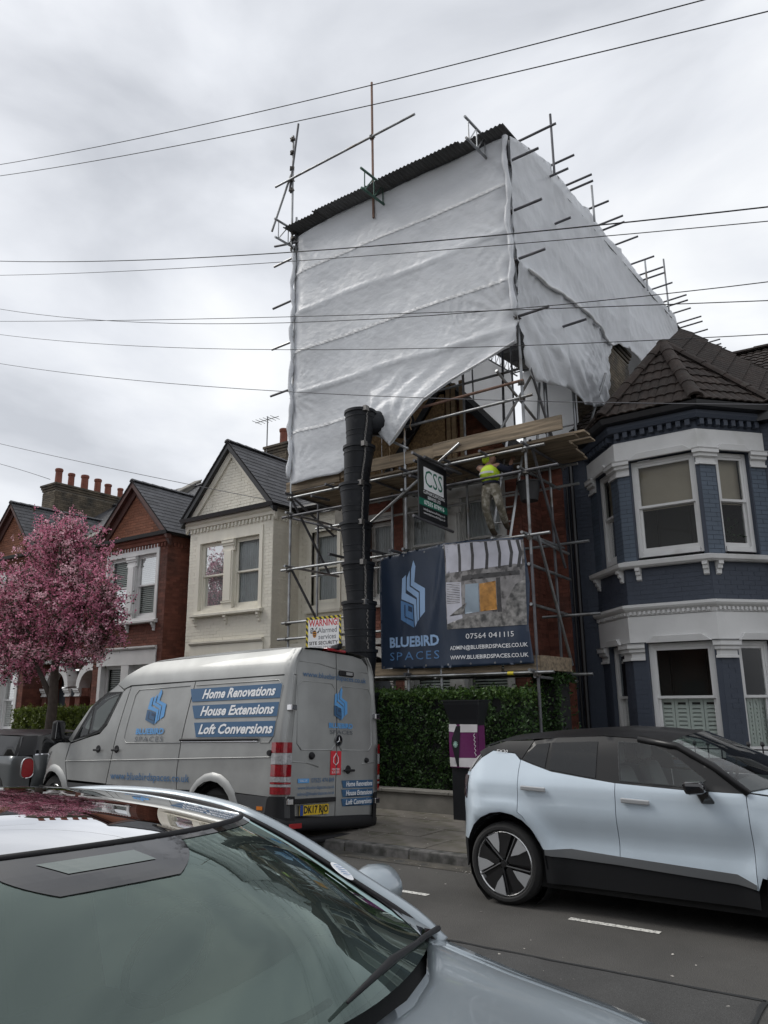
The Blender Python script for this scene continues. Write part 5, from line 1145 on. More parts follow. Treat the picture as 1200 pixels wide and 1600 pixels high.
for f in (fl_, fr_): skin('boot', [f+Vector((0, -.04, .09)), f+Vector((0, -.02, -.03)), f+Vector((0, .13, -.045))], [(0, 1), (1, 2)], [.052, .052, .042], M_boot, wk, root=1)
skin('cap', [hd+Vector((0, .02, .07)), hd+Vector((0, .03, .12))], [(0, 1)], [.10, .07], M_navycloth, wk)
b = MB(); b.lathe([(.135, 0), (.146, .0), (.146, .04), (.135, .04)], (hip.x, hip.y, hip.z+.06), 20); b.build('belt', M_navycloth, wk)
b = MB(); b.lathe([(.158, 0), (.164, .0), (.164, .035), (.158, .035)], (ch_.x, ch_.y, ch_.z-.06), 20); b.build('reflective_band', M_silver, wk)
for h_, d_ in ((hl, 1), (hr, 1)):
    pts = [h_]; ed = []; rd = [.026]
    for k in range(4):
        i = len(pts); o = Vector((-.03+.02*k, .03, .03)); ln_ = (.045, .052, .048, .038)[k]; pts += [h_+o, h_+o+Vector((0, .02, ln_)), h_+o+Vector((0, .045, ln_*.6))]; ed += [(0, i), (i, i+1), (i+1, i+2)]; rd += [.009, .009, .008]
    i = len(pts); pts += [h_+Vector((.035*d_, .01, .015)), h_+Vector((.05*d_, .035, .02))]; ed += [(0, i), (i, i+1)]; rd += [.01, .009]
    skin('hand', pts, ed, rd, M_skin, wk, sub=1)
# ---------------------------------------------------------------- vehicles
def paint(name, col, metal=.35, rough=.38, coat=.9, dirt=.06):
    return mat(name, col, rough, metal=metal, coat=coat, var=dirt, vscale=2.2, bump=0.06, bscale=2.2, bdist=.02)
P_van = paint('van_silver_grey', (0.31, 0.315, 0.31), .45, .5, .25, .14)
P_ice = paint('ice_blue_paint', (0.54, 0.625, 0.70), .15, .36, .9, .05)
P_fg = paint('pale_blue_grey_paint', (0.31, 0.355, 0.39), .45, .36, 1.0, .05)
P_mini = paint('dark_grey_paint', (0.10, 0.11, 0.115), .5, .35)
P_gloss = mat('gloss_black', (0.008, 0.008, 0.010), .08, coat=1.0)
P_roofb = mat('black_roof_paint', (0.008, 0.008, 0.009), .4, coat=.12, spec=.3, var=.2)
P_plastic = mat('black_plastic', (0.014, 0.014, 0.016), .6, spec=.3, bump=.1, bscale=80)
P_clad = mat('dark_grey_cladding', (0.012, 0.0125, 0.014), .6, spec=.25)
P_sill_shade = mat('sill_shade_grey', (0.10, 0.105, 0.11), .45)
P_claddirty = mat('faded_grey_plastic', (0.055, 0.057, 0.06), .6, var=.2)
P_seam = mat('shut_line', (0.004, 0.004, 0.005), .8)
P_tyre = mat('tyre_rubber', (0.016, 0.016, 0.016), .8, bump=.3, bscale=60)
P_rim = mat('machined_alloy', (0.55, 0.55, 0.55), .25, metal=.9); P_rimblk = mat('rim_black', (0.012, 0.012, 0.013), .3, coat=.5)
P_insert = mat('satin_silver_insert', (.42, .43, .44), .35, metal=.3)
P_chrome = mat('chrome', (0.6, 0.6, 0.62), .12, metal=1)
P_red = mat('lamp_red', (0.32, 0.006, 0.012), .12, coat=1); P_clear = mat('lamp_clear', (0.5, 0.5, 0.5), .1, coat=1, metal=.5); P_amber = mat('lamp_amber', (0.6, 0.17, 0.01), .15, coat=1)
P_under = mat('underbody', (0.008, 0.008, 0.008), .95)
P_seat = mat('seat_fabric', (0.10, 0.10, 0.105), .85); P_dash = mat('dashboard', (0.15, 0.155, 0.16), .85)
G_car = glass('tinted_car_glass', (0.74, 0.80, 0.78), .9, ior=1.55); G_dark = glass('privacy_glass', (0.06, 0.06, 0.065), .6, ior=1.5)
G_roof = glass('roof_glass', (0.02, 0.02, 0.022), .3, ior=1.75, refl=3.0); G_ws = glass('windscreen_glass', (0.68, 0.80, 0.74), .80, ior=1.5, refl=2.1, gtint=(.82, 1.0, .93), diffuse_col=(.13, .165, .15))  # windscreen: pale green diffuse haze painted in to brighten the glass
def wheel(parent, c, r, w, rim, style='five', side=-1, ry=0):
    """axis along y; side -1: outer face toward -y"""
    cx, cy, cz = c; t = MB(); h = w/2
    t.lathe([(rim, -h+.01), (rim+.01, -h), (r-.035, -h), (r-.008, -h+.03), (r, -h+.06), (r, h-.06), (r-.008, h-.03), (r-.035, h), (rim+.01, h), (rim, h-.01), (rim, -h+.01)], c, 40, axis='y')
    ty = t.build('tyre', P_tyre, parent, smooth='auto')
    b = MB(); f = cy+side*(h-.02)
    b.lathe([(rim+.003, 0), (rim-.012, side*.012), (rim-.022, 0), (rim-.03, -side*.03), (rim-.03, -side*.1)], (cx, f, cz), 40, axis='y'); b.build('rim', P_rim, ty, smooth='auto')
    b = MB(); b.lathe([(0, -side*.02), (rim-.02, -side*.03), (rim-.02, -side*.05), (0, -side*.05)], (cx, f, cz), 30, axis='y'); b.build('brake_disc', P_rimblk, ty)
    if style == 'five':
        for k in range(5):
            a = 2*math.pi*k/5+math.pi/2+.1
            def pt(rr, da, d): return (cx+rr*math.cos(a+da), f+side*d, cz+rr*math.sin(a+da))
            b = MB(); b.add([pt(.05, -.35, .012), pt(rim-.015, -.42, .0), pt(rim-.015, .10, .0), pt(.05, .6, .012)], [(0, 1, 2, 3)]); b.build('aero_insert', P_rimblk, ty, solid=.008)
            b = MB(); b.add([pt(rim*.36, .34, .016), pt(rim*.62, .12, .014), pt(rim-.012, .10, .010), pt(rim-.012, .56, .010), pt(rim*.6, .50, .014)], [(0, 1, 2, 3, 4)]); b.build('spoke_face', P_insert, ty, solid=.008)
            b = MB(); b.bar(pt(.03, 0.2, .014), pt(rim-.02, .66, .006), .008, 6); b.build('spoke', P_rimblk, ty)
    else:
        n = 12
        for k in range(n):
            a = 2*math.pi*k/n; b = MB(); b.bar((cx+.05*math.cos(a), f, cz+.05*math.sin(a)), (cx+(rim-.02)*math.cos(a), f, cz+(rim-.02)*math.sin(a)), .016, 6); b.build('spoke', P_rim, ty)
    b = MB(); b.lathe([(0, side*.02), (.03, side*.018), (.038, side*.005), (.038, -side*.03)], (cx, f, cz), 16, axis='y'); b.build('hub_cap', P_rimblk, ty, smooth='auto')
    return ty
def skinrows(name, rows, m, parent, cw, nv=10, p=2.3, nu=1, smooth=True, world=False, thick=0):
    """top skin: rows = [(x, half width, z at edge, z at centre, bow)], mirrored about y = cw; bow shifts x at the middle"""
    R_ = []
    for (a, b) in zip(rows, rows[1:]):
        for k in range(nu): R_.append([lerp(p_, q_, k/nu) for p_, q_ in zip(a, b)])
    R_.append(list(rows[-1]))
    b = MB()
    def P(u, v):
        i = int(round(v*(len(R_)-1))); x, hw, ze, zc, bow = R_[i]; t = 2*u-1; k = 1-abs(t)**p
        return (x+bow*k, cw+t*hw, ze+(zc-ze)*k)
    b.grid(P, nv*2, len(R_)-1); return b.build(name, m, parent, smooth=smooth, solid=thick)
def arc(cx, cz, r, a0, a1, n=12, rz=None): return [(cx+r*math.cos(R(a0+(a1-a0)*i/n)), cz+(rz or r)*math.sin(R(a0+(a1-a0)*i/n))) for i in range(n+1)]
def seats(parent, xs, ys, z, m=P_seat, fwd=1):
    for x in xs:
        for y in ys:
            b = MB(); b.hexa([(x-.22*fwd, y-.23, z), (x+.25*fwd, y-.23, z+.04), (x+.25*fwd, y+.23, z+.04), (x-.22*fwd, y+.23, z), (x-.22*fwd, y-.23, z+.14), (x+.25*fwd, y-.23, z+.17), (x+.25*fwd, y+.23, z+.17), (x-.22*fwd, y+.23, z+.14)])
            s = b.build('seat', m, parent, bevel=.05)
            b = MB(); b.hexa([(x-.22*fwd, y-.22, z+.1), (x-.1*fwd, y-.22, z+.1), (x-.1*fwd, y+.22, z+.1), (x-.22*fwd, y+.22, z+.1), (x-.40*fwd, y-.2, z+.66), (x-.3*fwd, y-.2, z+.66), (x-.3*fwd, y+.2, z+.66), (x-.40*fwd, y+.2, z+.66)]); b.build('seat_back', m, s, bevel=.04)
            b = MB(); b.box(x-.42*fwd if fwd > 0 else x+.33, x-.33*fwd if fwd > 0 else x+.42, y-.12, y+.12, z+.68, z+.86); b.build('headrest', m, s, bevel=.035)

# ================================================================ the high roof van (front towards -x)
van = thing('panel_van', 'silver grey high roof panel van with blue building company lettering parked half on the pavement', 'van', (-6.45, 7.02, 0), rot=(R(-3.5), R(-1.4), R(-1.5)))
VW = 1.92
def vw(s, h):
    w = 0.0
    if h > 1.25: w += .10*((h-1.25)/.8)**1.3 if h < 2.05 else .10+.17*((h-2.05)/.36)**2
    if h < .7: w += .02*((.7-h)/.3)
    w += .006*math.exp(-((h-1.07-.0)/.02)**2)*-1
    if s > 4.6: w += .34*((s-4.6)/1.05)**2.4
    if s < .16: w += .10*((.16-s)/.16)**2
    return w
def vside(off=0.0, flip=False):
    def f(s, h):
        w = vw(s, h)-off; return (-s, (VW-w) if flip else w, h)
    return f
ARR = arc(1.24, .40, .42, 0, 180, 12, .42); 
def vpan(name, poly, m=P_van, shrink=.004, off=0.0, flange=.03, holes=()):
    o = panel(name, poly, vside(off), m, van, step=.09, shrink=shrink, flange=(0, flange, 0), holes=holes)
    return o
arch_r = [(x, z) for x, z in arc(1.24, .38, .41, 0, 180, 10)]          # from s=1.65 round to .83
arch_f = [(x, z) for x, z in arc(4.93, .42, .42, 12, 172, 10)]
top = 2.055
VWIN = [(3.50, 1.96), (3.74, 1.53), (3.87, 1.42), (4.06, 1.38), (4.07, 1.78), (3.80, 1.95)]; VQ = [(4.10, 1.37), (4.42, 1.31), (4.10, 1.74)]
vpan('rear_quarter', [(.02, .62), (.83, .66)]+[(x, z) for x, z in reversed(arch_r) if z > .66]+[(1.65, .66), (1.93, .66), (1.95, .9), (1.83, top), (.03, top)])
vpan('sliding_door', [(1.94, .66), (3.50, .68), (3.42, 1.1), (3.27, top-.005), (1.84, top), (1.96, .9)])
vpan('front_door', [(3.51, .69), (4.50, .72), (4.60, 1.0), (4.52, 1.24), (4.38, 1.27), (4.03, 1.34), (3.80, 1.38), (3.66, 1.50), (3.44, 1.98), (3.36, 2.03), (3.28, 2.04), (3.43, 1.1)])
vpan('wing', [(4.51, .70), (4.545, .62)]+[(x, z) for x, z in reversed(arch_f) if z > .6]+[(5.34, .60), (5.56, .62), (5.60, .9), (5.50, 1.08), (5.30, 1.16), (4.85, 1.26), (4.53, 1.26), (4.61, 1.0)])
# roof cheek, cant rail and cab frame
vpan('roof_side', [(.03, 2.065), (1.83, 2.065), (3.27, 2.065), (3.45, 2.02), (3.62, 2.10), (3.46, 2.22), (3.2, 2.35), (3.0, 2.40), (1.6, 2.41), (.05, 2.41)], shrink=.003)
vpan('window_frame', [(3.44, 2.0), (3.68, 1.52), (3.82, 1.40), (4.40, 1.28), (4.52, 1.26), (4.60, 1.30), (4.20, 1.78), (3.62, 2.10)], P_van, off=-.004, holes=(VWIN, VQ))
vpan('side_window', [(3.50, 1.96), (3.74, 1.53), (3.87, 1.42), (4.06, 1.38), (4.07, 1.78), (3.80, 1.95)], G_car, off=.004, flange=.001)
vpan('quarter_window', [(4.10, 1.37), (4.42, 1.31), (4.10, 1.74)], G_car, off=.004, flange=.001)
vpan('window_seal', [(3.46, 1.985), (3.70, 1.50), (3.85, 1.385), (4.48, 1.285), (4.15, 1.79), (3.84, 1.99), (3.50, 1.985)][:-1], P_plastic, off=.001, flange=.001, holes=(VWIN, VQ))
# rub strips, mouldings, cladding
vpan('lower_cladding', [(.0, .40), (.86, .45), (.84, .655), (.0, .625)], P_claddirty, off=.006)
vpan('lower_cladding', [(1.66, .44), (4.50, .47), (4.53, .62), (4.49, .69), (3.5, .67), (1.64, .645)], P_claddirty, off=.006)
def strip(name, s0, s1, h0, h1, hh, m, off=.012, th=.014):
    b = MB(); b.grid(lambda u, v: vside(off+th*math.sin(v*math.pi))(lerp(s0, s1, u), lerp(h0, h1, u)+(v-.5)*hh), 24, 4); return b.build(name, m, van, smooth=True)
strip('body_crease', .12, 4.6, 1.085, .985, .016, P_van, .001, .012)
strip('door_rail', .44, 1.93, 1.29, 1.285, .035, P_plastic); strip('door_rail_trim', .46, 1.9, 1.262, 1.26, .02, P_chrome, .004, .006)
strip('gutter_seam', .05, 3.3, 2.06, 2.06, .012, P_seam, .002, .001)
for nm, A_ in (('rear', arch_r), ('front', arch_f)):
    b = MB(); n = len(A_); c = (1.24, .38) if nm == 'rear' else (4.93, .42)
    def P(u, v):
        i = u*(n-1); k = int(min(i, n-2)); x, z = lerp(A_[k][0], A_[k+1][0], i-k), lerp(A_[k][1], A_[k+1][1], i-k)
        dx, dz = (x-c[0]), (z-c[1]); L = math.hypot(dx, dz); q = .10*v
        return vside(.03*math.sin(min(1, (1-v)*1.6)*math.pi/2)+.002)(x+dx/L*q, z+dz/L*q)
    b.grid(P, 20, 4); b.build('arch_flare', P_van, van, smooth=True)
    b = MB(); b.lathe([(.40, 0), (.40, .45), (.0, .45)], (-c[0], vw(c[0], .5)+.03, c[1]-.02), 20, axis='y'); b.build('wheel_well', P_under, van)
# windscreen, bonnet, front, roof, floor (full width skins)
def vs(name, rows, m, **k): return skinrows(name, [(-s, VW/2-vw(min(s, 5.6), h)*1.0, h, zc, -bow) for s, h, zc, bow in rows], m, van, VW/2, **k)
vs('roof', [(.02, 2.41, 2.44, 0), (.6, 2.41, 2.50, 0), (1.6, 2.41, 2.52, 0), (2.6, 2.41, 2.51, 0), (3.0, 2.40, 2.49, 0), (3.3, 2.31, 2.42, .06), (3.62, 2.10, 2.22, .14)], P_van, nu=3, p=3)
vs('windscreen', [(3.62, 2.10, 2.22, .14), (4.1, 1.84, 1.93, .2), (4.60, 1.285, 1.30, .3)], G_car, nu=3, p=2.5)
vs('bonnet', [(4.60, 1.27, 1.28, .3), (4.9, 1.25, 1.27, .3), (5.3, 1.16, 1.19, .28), (5.46, 1.09, 1.1, .22)], P_van, nu=3, p=2.5)
vs('front_fascia', [(5.46, 1.09, 1.1, .22), (5.6, .95, .93, .22), (5.62, .7, .7, .24), (5.6, .45, .42, .24), (5.5, .3, .3, .2)], P_claddirty, nu=3, p=2.5)
b = MB(); b.box(-5.35, -.1, .06, VW-.06, .28, .62); b.box(-4.45, -.15, .14, VW-.14, .62, .66); b.build('underbody', P_under, van)
b = MB(); b.box(-3.2, -.16, .16, VW-.16, .66, 2.0); b.build('load_bay', P_under, van)
o = panel('far_side', [(.02, .40), (5.5, .45), (5.5, 1.05), (4.6, 1.28), (4.2, 1.78), (3.62, 2.1), (3.0, 2.4), (.05, 2.41)], vside(0, True), P_van, van, step=.12, holes=(VWIN, VQ))
b = MB(); b.box(-4.75, -4.3, .25, VW-.25, .95, 1.25); b.build('dashboard', P_dash, van, bevel=.04)
seats(van, (-3.62,), (.55, 1.35), .78, fwd=-1)
b = MB(); 
for i in range(17):
    a = i*2*math.pi/16; 
b.tube([(-4.22+.06*math.sin(i*math.pi/8), 1.4+.2*math.cos(i*math.pi/8), 1.28+.2*math.sin(i*math.pi/8)) for i in range(17)], .014, 6); b.build('steering_wheel', P_plastic, van)
# headlamp, mirror, handles, fuel flap, door knob
vpan('headlamp', [(5.08, 1.13), (5.34, 1.09), (5.50, .98), (5.55, .80), (5.40, .86), (5.2, 1.02)], P_clear, off=.006)
b = MB(); b.box(-4.75, -4.63, -.22, -.04, 1.28, 1.58); mi = b.build('mirror', P_plastic, van, bevel=.045)
b = MB(); b.box(-4.632, -4.618, -.20, -.06, 1.31, 1.55); b.build('mirror_glass', P_gloss, mi); b = MB(); b.bar((-4.60, .06, 1.3), (-4.68, -.08, 1.34), .035, 8); b.build('mirror_arm', P_plastic, mi)
for s in (3.78, 3.33):
    b = MB(); q = vw(s, 1.15); b.lathe([(.0, .004), (.05, .004), (.055, .012), (.0, .012)], (-s, q-.012, 1.165), 16, axis='y'); hd_ = b.build('handle_recess', P_plastic, van)
    b = MB(); b.box(-s-.075, -s+.085, q-.045, q-.02, 1.135, 1.165); b.build('handle', P_plastic, hd_, bevel=.008)
b = MB(); b.lathe([(0, -.03), (.03, -.03), (.035, -.01), (.035, .02)], (-.24, vw(.24, 1.14)-.005, 1.13), 14, axis='y'); b.build('fuel_cap', P_plastic, van, smooth='auto')
vpan('side_marker', [(.33, .475), (.43, .475), (.43, .525), (.33, .525)], P_amber, off=.014)
# tail lamps (near side corner) with four bands
for flip in (0, 1):
    sgn = (lambda p: (p[0], VW-p[1], p[2])) if flip else (lambda p: p)
    hz = [.66, .745, .775, .80, .86, 1.0, 1.13, 1.255]; P_lens = mat('reversing_lens', (.30, .30, .31), .15, coat=1, var=.3, vscale=30); P_redd = mat('van_lamp_red', (.22, .004, .010), .12, coat=1, var=.3, vscale=20); ms_ = [P_redd, P_lens, P_redd, P_lens, P_redd, P_lens, P_redd]
    tl = None
    for k, m_ in enumerate(ms_):
        b = MB()
        def P(u, v):
            h = lerp(hz[k]+.002, hz[k+1]-.002, v); prof = [(.21, 0), (.12, .0), (.05, .02), (.01, .06), (-.008, .13)]
            i = u*4; j = int(min(i, 3)); s = lerp(prof[j][0], prof[j+1][0], i-j); w = lerp(prof[j][1], prof[j+1][1], i-j)
            return sgn((-s, w+vw(.2, h)-.014+(0 if s > .05 else 0), h))
        b.grid(P, 12, 1); o = b.build('tail_lamp' if tl is None else 'lamp_lens', m_, van if tl is None else tl, smooth=True); tl = tl or o
# rear face: two doors on a bowed surface
def vr(w, h, off=0.0):
    t = (w-VW/2)/(VW/2); lean = .05*max(0, (h-1.1)/1.3)**1.6
    x = -(.012+.05*abs(t)**3+lean); e = vw(.2, h); ww = w
    return (x+off, ww, h)
def redge(h): return vw(.2, h)+.12
def rdoor(lo, hi):
    pts = [(lo, .42), (hi, .37)] if lo < .5 else [(lo, .37), (hi, .35)]
    if lo < .5: return [(.14, .42), (.955, .375), (.955, 2.405), (.6, 2.41), (.36, 2.40), (.27, 2.35), (.235, 2.2), (.20, 1.7), (.15, 1.2), (.14, .9)]
    return [(.965, .375), (1.76, .34), (1.80, .9), (1.80, 1.2), (1.76, 1.7), (1.70, 2.15), (1.64, 2.30), (1.52, 2.38), (1.3, 2.405), (.965, 2.405)]
for nm, lo in (('rear_door', .1), ('rear_door', 1)):
    panel(nm, rdoor(lo, 0), lambda a, c: vr(a, c), P_van, van, step=.09, shrink=.003, flange=(-.03, 0, 0))
# corner pillars between side and doors
for flip in (0, 1):
    b = MB()
    def P(u, v):
        h = lerp(.62, 2.41, v); prof = [(.16, 0.0), (.08, .012), (.03, .05), (.0, 0)]
        w_side = vw(.16, h); w_in = pw(h, [(.42, .14), (.9, .14), (1.2, .15), (1.7, .20), (2.2, .235), (2.35, .27), (2.41, .33)])
        cr_ = [(-.16, w_side), (-.09, w_side+.012), (-.045, lerp(w_side, w_in, .35)), (vr(w_in, h)[0]-.002, w_in)]
        i = u*3; j = int(min(i, 2)); x = lerp(cr_[j][0], cr_[j+1][0], i-j); w = lerp(cr_[j][1], cr_[j+1][1], i-j); return (x, VW-w if flip else w, h)
    b.grid(P, 9, 20); b.build('corner_pillar', P_van, van, smooth=True)
b = MB(); b.box(-.15, -.075, .13, VW-.13, .3, 2.1); b.box(-.16, -.09, .32, VW-.32, 2.1, 2.36); b.build('door_frame', P_seam, van)
def rbar(name, pts, m, r=.006, off=.004): b = MB(); b.tube([vr(a, c, off) for a, c in pts], r, 6); return b.build(name, m, van, smooth=True)
wp = lambda x0, x1, z0, z1, r=.07: [(x0+r, z0), (x1-r, z0), (x1, z0+r), (x1, z1-r), (x1-r, z1), (x0+r, z1), (x0, z1-r), (x0, z0+r), (x0+r, z0)]
rbar('pressed_panel_edge', wp(.24, .93, 1.17, 2.0), P_van, .008, .001); rbar('pressed_panel_edge', wp(.99, 1.72, 1.17, 1.98), P_van, .008, .001)
rbar('door_crease', [(.15, 1.03), (.4, 1.02), (.62, .97)], P_van, .008, .0); rbar('door_crease', [(1.5, 1.0), (1.79, 1.02)], P_van, .008, 0); rbar('door_crease', [(.24, 2.24), (.6, 2.24), (.94, 2.2)], P_van, .007, .0); rbar('door_crease', [(.98, 2.2), (1.65, 2.2)], P_van, .007, 0)
# badge, handle, locks, hinges, lights, camera
b = MB(); b.lathe([(.0, .0), (.068, .0), (.072, .012), (.06, .016), (.058, .006), (0, .006)], vr(.985, 1.29, .006), 24, axis='x'); bdg = b.build('badge', P_gloss, van, smooth='auto')
b = MB(); c0 = Vector(vr(.985, 1.29, .018))
b.lathe([(.058, 0), (.068, 0), (.068, .006), (.058, .006)], c0, 28, axis='x')
for k in range(3): a = math.pi/2+k*2*math.pi/3; b.add([c0+Vector((.004, .058*math.cos(a), .058*math.sin(a))), c0+Vector((.008, .011*math.cos(a+1.05), .011*math.sin(a+1.05))), c0+Vector((.004, 0, 0)), c0+Vector((.008, .011*math.cos(a-1.05), .011*math.sin(a-1.05)))], [(0, 1, 2), (0, 2, 3)])
b.build('three_point_star', P_chrome, bdg)
for (w, h, r) in ((.49, 1.10, .045), (1.59, 1.045, .035)):
    b = MB(); p = vr(w, h, 0); b.lathe([(0, .04), (r*.7, .035), (r, .015), (r, -.01)], p, 16, axis='x'); b.build('door_buffer', P_plastic, van, smooth='auto')
b = MB(); p = vr(1.2, .93, 0); b.lathe([(0, .01), (.05, .01), (.055, 0)], p, 16, axis='x'); rh = b.build('handle_recess', P_plastic, van)
b = MB(); b.box(p[0]+.015, p[0]+.045, 1.09, 1.30, .905, .935); b.build('handle', P_plastic, rh, bevel=.01)
for (w, h) in ((.12, 1.66), (.13, .58), (1.80, 1.62), (1.81, .53)):
    b = MB(); b.box(-.07, .012, w-.05, w+.05, h-.035, h+.035); b.build('hinge', P_chrome, van, bevel=.008)
b = MB(); p = vr(1.14, 2.15, .0); b.box(p[0], p[0]+.03, 1.00, 1.30, 2.115, 2.185); lt = b.build('high_lamp', P_plastic, van, bevel=.015)
b = MB(); b.box(p[0]+.03, p[0]+.034, 1.13, 1.26, 2.13, 2.17); b.build('lamp_lens', P_clear, lt)
b = MB(); b.box(-.12, -.02, .74, 1.12, 2.42, 2.455); b.build('brake_lamp', P_red, van, bevel=.01)
b = MB(); b.hexa([(-.1, .86, 2.45), (.02, .88, 2.45), (.02, .98, 2.45), (-.1, .96, 2.45), (-.08, .88, 2.50), (.05, .9, 2.53), (.05, .97, 2.53), (-.08, .95, 2.50)]); b.build('rear_camera', P_plastic, van, bevel=.01)
# plate, plinth, bumper, step, reflectors
C_plate = mat('plate_yellow', (0.62, 0.42, 0.02), .45)
b = MB(); b.box(-.02, .03, .18, .93, .555, .61); b.build('plate_lamp_strip', P_plastic, van, bevel=.008)
b = MB(); b.box(.0, .012, .29, .81, .42, .535); npl = b.build('number_plate', C_plate, van); 
b = MB(); b.box(.0125, .0135, .29, .345, .42, .535); b.build('country_strip', mat('plate_blue', (.01, .05, .25), .4), npl)
lettering(npl, lambda u, v, o: (.013+o, .355+u, .478+v), 'DK17 RJO', 0, 0, .115, C_black, bold=.003, width=.44)
b = MB()
def P(u, v):
    w = lerp(-.01, VW-.03, u); t = (2*u-1); pr_ = [(-.05, .42), (.03, .40), (.06, .36), (.05, .28), (.0, .25), (-.1, .25)]
    i = v*5; j = int(min(i, 4)); x = lerp(pr_[j][0], pr_[j+1][0], i-j); z = lerp(pr_[j][1], pr_[j+1][1], i-j); return (x-.12*abs(t)**4, w, z-.05*u)
b.grid(P, 24, 10); b.build('bumper', P_plastic, van, smooth=True)
for flip in (0, 1):
    b = MB()
    def P2(u, v):
        s = lerp(.0, .84, u); z = lerp(.27, lerp(.63, .40, 0) if s < .1 else .41, v); z = lerp(.27, pw(s, [(0, .64), (.26, .64), (.30, .45), (.84, .45)]), v)
        w = vw(s, z)-.012+(.10*max(0, (.08-s)/.08)**2); return (-s+.01, VW-w if flip else w, z)
    b.grid(P2, 22, 6); b.build('bumper_corner', P_plastic, van, smooth=True)
b = MB(); b.box(-.02, .13, .12, VW-.14, .115, .175); b.build('rear_step', P_plastic, van, bevel=.02)
b = MB(); b.box(.05, .066, .07, .27, .29, .345); b.build('reflector', P_red, van)
for s, zc in ((1.24, .37), (4.93, .455)): wheel(van, (-s, .17, zc), .335, .21, .20, 'steel')
for s, zc in ((1.24, .56), (4.93, .65)): wheel(van, (-s, VW-.2, zc), .335, .21, .20, 'steel', side=1)
# lettering on the side: text runs towards the rear (towards -s)
L_blue = mat('vinyl_dark_blue', (0.035, 0.10, 0.20), .45); L_text = mat('vinyl_blue_text', (0.05, 0.13, 0.26), .45); L_sky = mat('vinyl_sky_blue', (0.10, 0.30, 0.60), .45)
def vl(u, v, off=0.0): # u grows rearward
    s = 5.0-u; p = vside(off)(s, v); return p
for (hT, hB, sA, sB, rT, rB, txt, ts) in ((1.955, 1.78, 1.90, 1.82, .17, .17, 'Home Renovations', 1.62), (1.73, 1.56, 1.80, 1.71, .175, .18, 'House Extensions', 1.60), (1.505, 1.32, 1.70, 1.62, .19, .20, 'Loft Conversions', 1.58)):
    st = panel('vinyl_stripe', [(5-sA, hT), (5-sB, hB), (5-rB, hB), (5-rT, hT)], lambda a, c: vl(a, c, .008), L_blue, van, step=.12)
    lettering(st, lambda u, v, o: vl(u, v, .009+o), txt, 5-ts, (hT+hB)/2, .168, C_white, shear=.25, bold=.005, width=1.36)
lettering(van, lambda u, v, o: vl(u, v, .009+o), 'www.bluebirdspaces.co.uk', 5-3.40, .80, .135, L_text, bold=.0015, width=1.72)
LM = {'p': L_sky, 'm': L_blue, 'n': C_navy}
logo(van, lambda a, c, o: vl(5-2.76+a, 1.48+c, o+.007), .40, .50, LM)
lettering(van, lambda u, v, o: vl(u, v, .009+o), 'BLUEBIRD', 5-2.92, 1.40, .105, L_sky, bold=.004, width=.62); lettering(van, lambda u, v, o: vl(u, v, .009+o), 'SPACES', 5-2.92, 1.295, .10, C_grey, space=1.3, width=.62)
# side pressing outlines
b = MB()
def pressed(pts, r=.007):
    b = MB(); b.tube([vside(.002)(s, h) for s, h in pts], r, 6); b.build('pressed_panel_edge', P_van, van, smooth=True)
pressed([(1.93, 1.25), (3.12, 1.25), (3.19, 1.32), (3.17, 1.5), (3.12, 1.92), (3.05, 1.99), (1.93, 2.0)])
pressed([(1.80, 2.0), (.24, 2.0), (.16, 1.93), (.20, 1.34), (.27, 1.25), (.42, 1.25)])
# rear lettering
def rl(u, v, o=0.0): return vr(u, v, .006+o)
lettering(van, rl, 'www.bluebirdspaces.co.uk', .32, 2.085, .10, L_text, width=1.28)
logo(van, lambda a, c, o: vr(.90+a, 1.53+c, o+.006), .27, .44, LM)
lettering(van, rl, 'BLUEBIRD', .80, 1.47, .085, L_sky, bold=.003, width=.48); lettering(van, rl, 'SPACES', .82, 1.39, .07, C_grey, width=.46)
b = MB(); b.add([rl(.84, 1.16, .001), rl(.84, .87, .001), rl(1.04-.09, .87, .001), rl(.95, 1.16, .001)], [(0, 1, 2, 3)]); b.add([rl(.97, 1.16, .001), rl(.97, .87, .001), rl(1.05, .87, .001), rl(1.05, 1.16, .001)], [(0, 1, 2, 3)]); rdp = b.build('trade_badge', C_red, van, recalc=False)
b = MB(); pts = [(.90, 1.02), (.90, 1.08), (.945, 1.13), (.99, 1.08), (.99, 1.02), (.945, .99)]; b.tube([rl(u, v, .003) for u, v in pts+pts[:1]], .005, 5); b.build('emblem', C_white, rdp)
lettering(rdp, rl, 'MASTER', .945, .935, .04, C_white, 'CENTER', width=.15, off=.004); lettering(rdp, rl, 'BUILDERS', .945, .90, .04, C_white, 'CENTER', width=.15, off=.004)
lettering(van, rl, '07525 474 849', .50, .81, .075, L_text, width=.42); lettering(van, rl, 'www.bluebirdspaces.co.uk', .27, .73, .055, L_text, width=.66); lettering(van, rl, 'admin@bluebirdspaces.co.uk', .27, .66, .055, L_text, width=.66)
b = MB(); b.add([rl(.27, .785, .001), rl(.46, .785, .001), rl(.46, .835, .001), rl(.27, .835, .001)], [(0, 1, 2, 3)]); b.build('call_badge', L_sky, van, recalc=False); lettering(van, rl, 'CALL US', .365, .81, .035, C_white, 'CENTER', width=.12)
for (h, t) in ((.755, 'Home Renovations'), (.645, 'House Extensions'), (.535, 'Loft Conversions')):
    o = panel('vinyl_stripe', [(1.07, h+.045), (1.10, h-.045), (1.76, h-.055), (1.76, h+.04)], lambda a, c: rl(a, c, .001), L_blue, van, step=.1)
    lettering(o, rl, t, 1.16, h-.003, .085, C_white, shear=.2, bold=.002, width=.58)

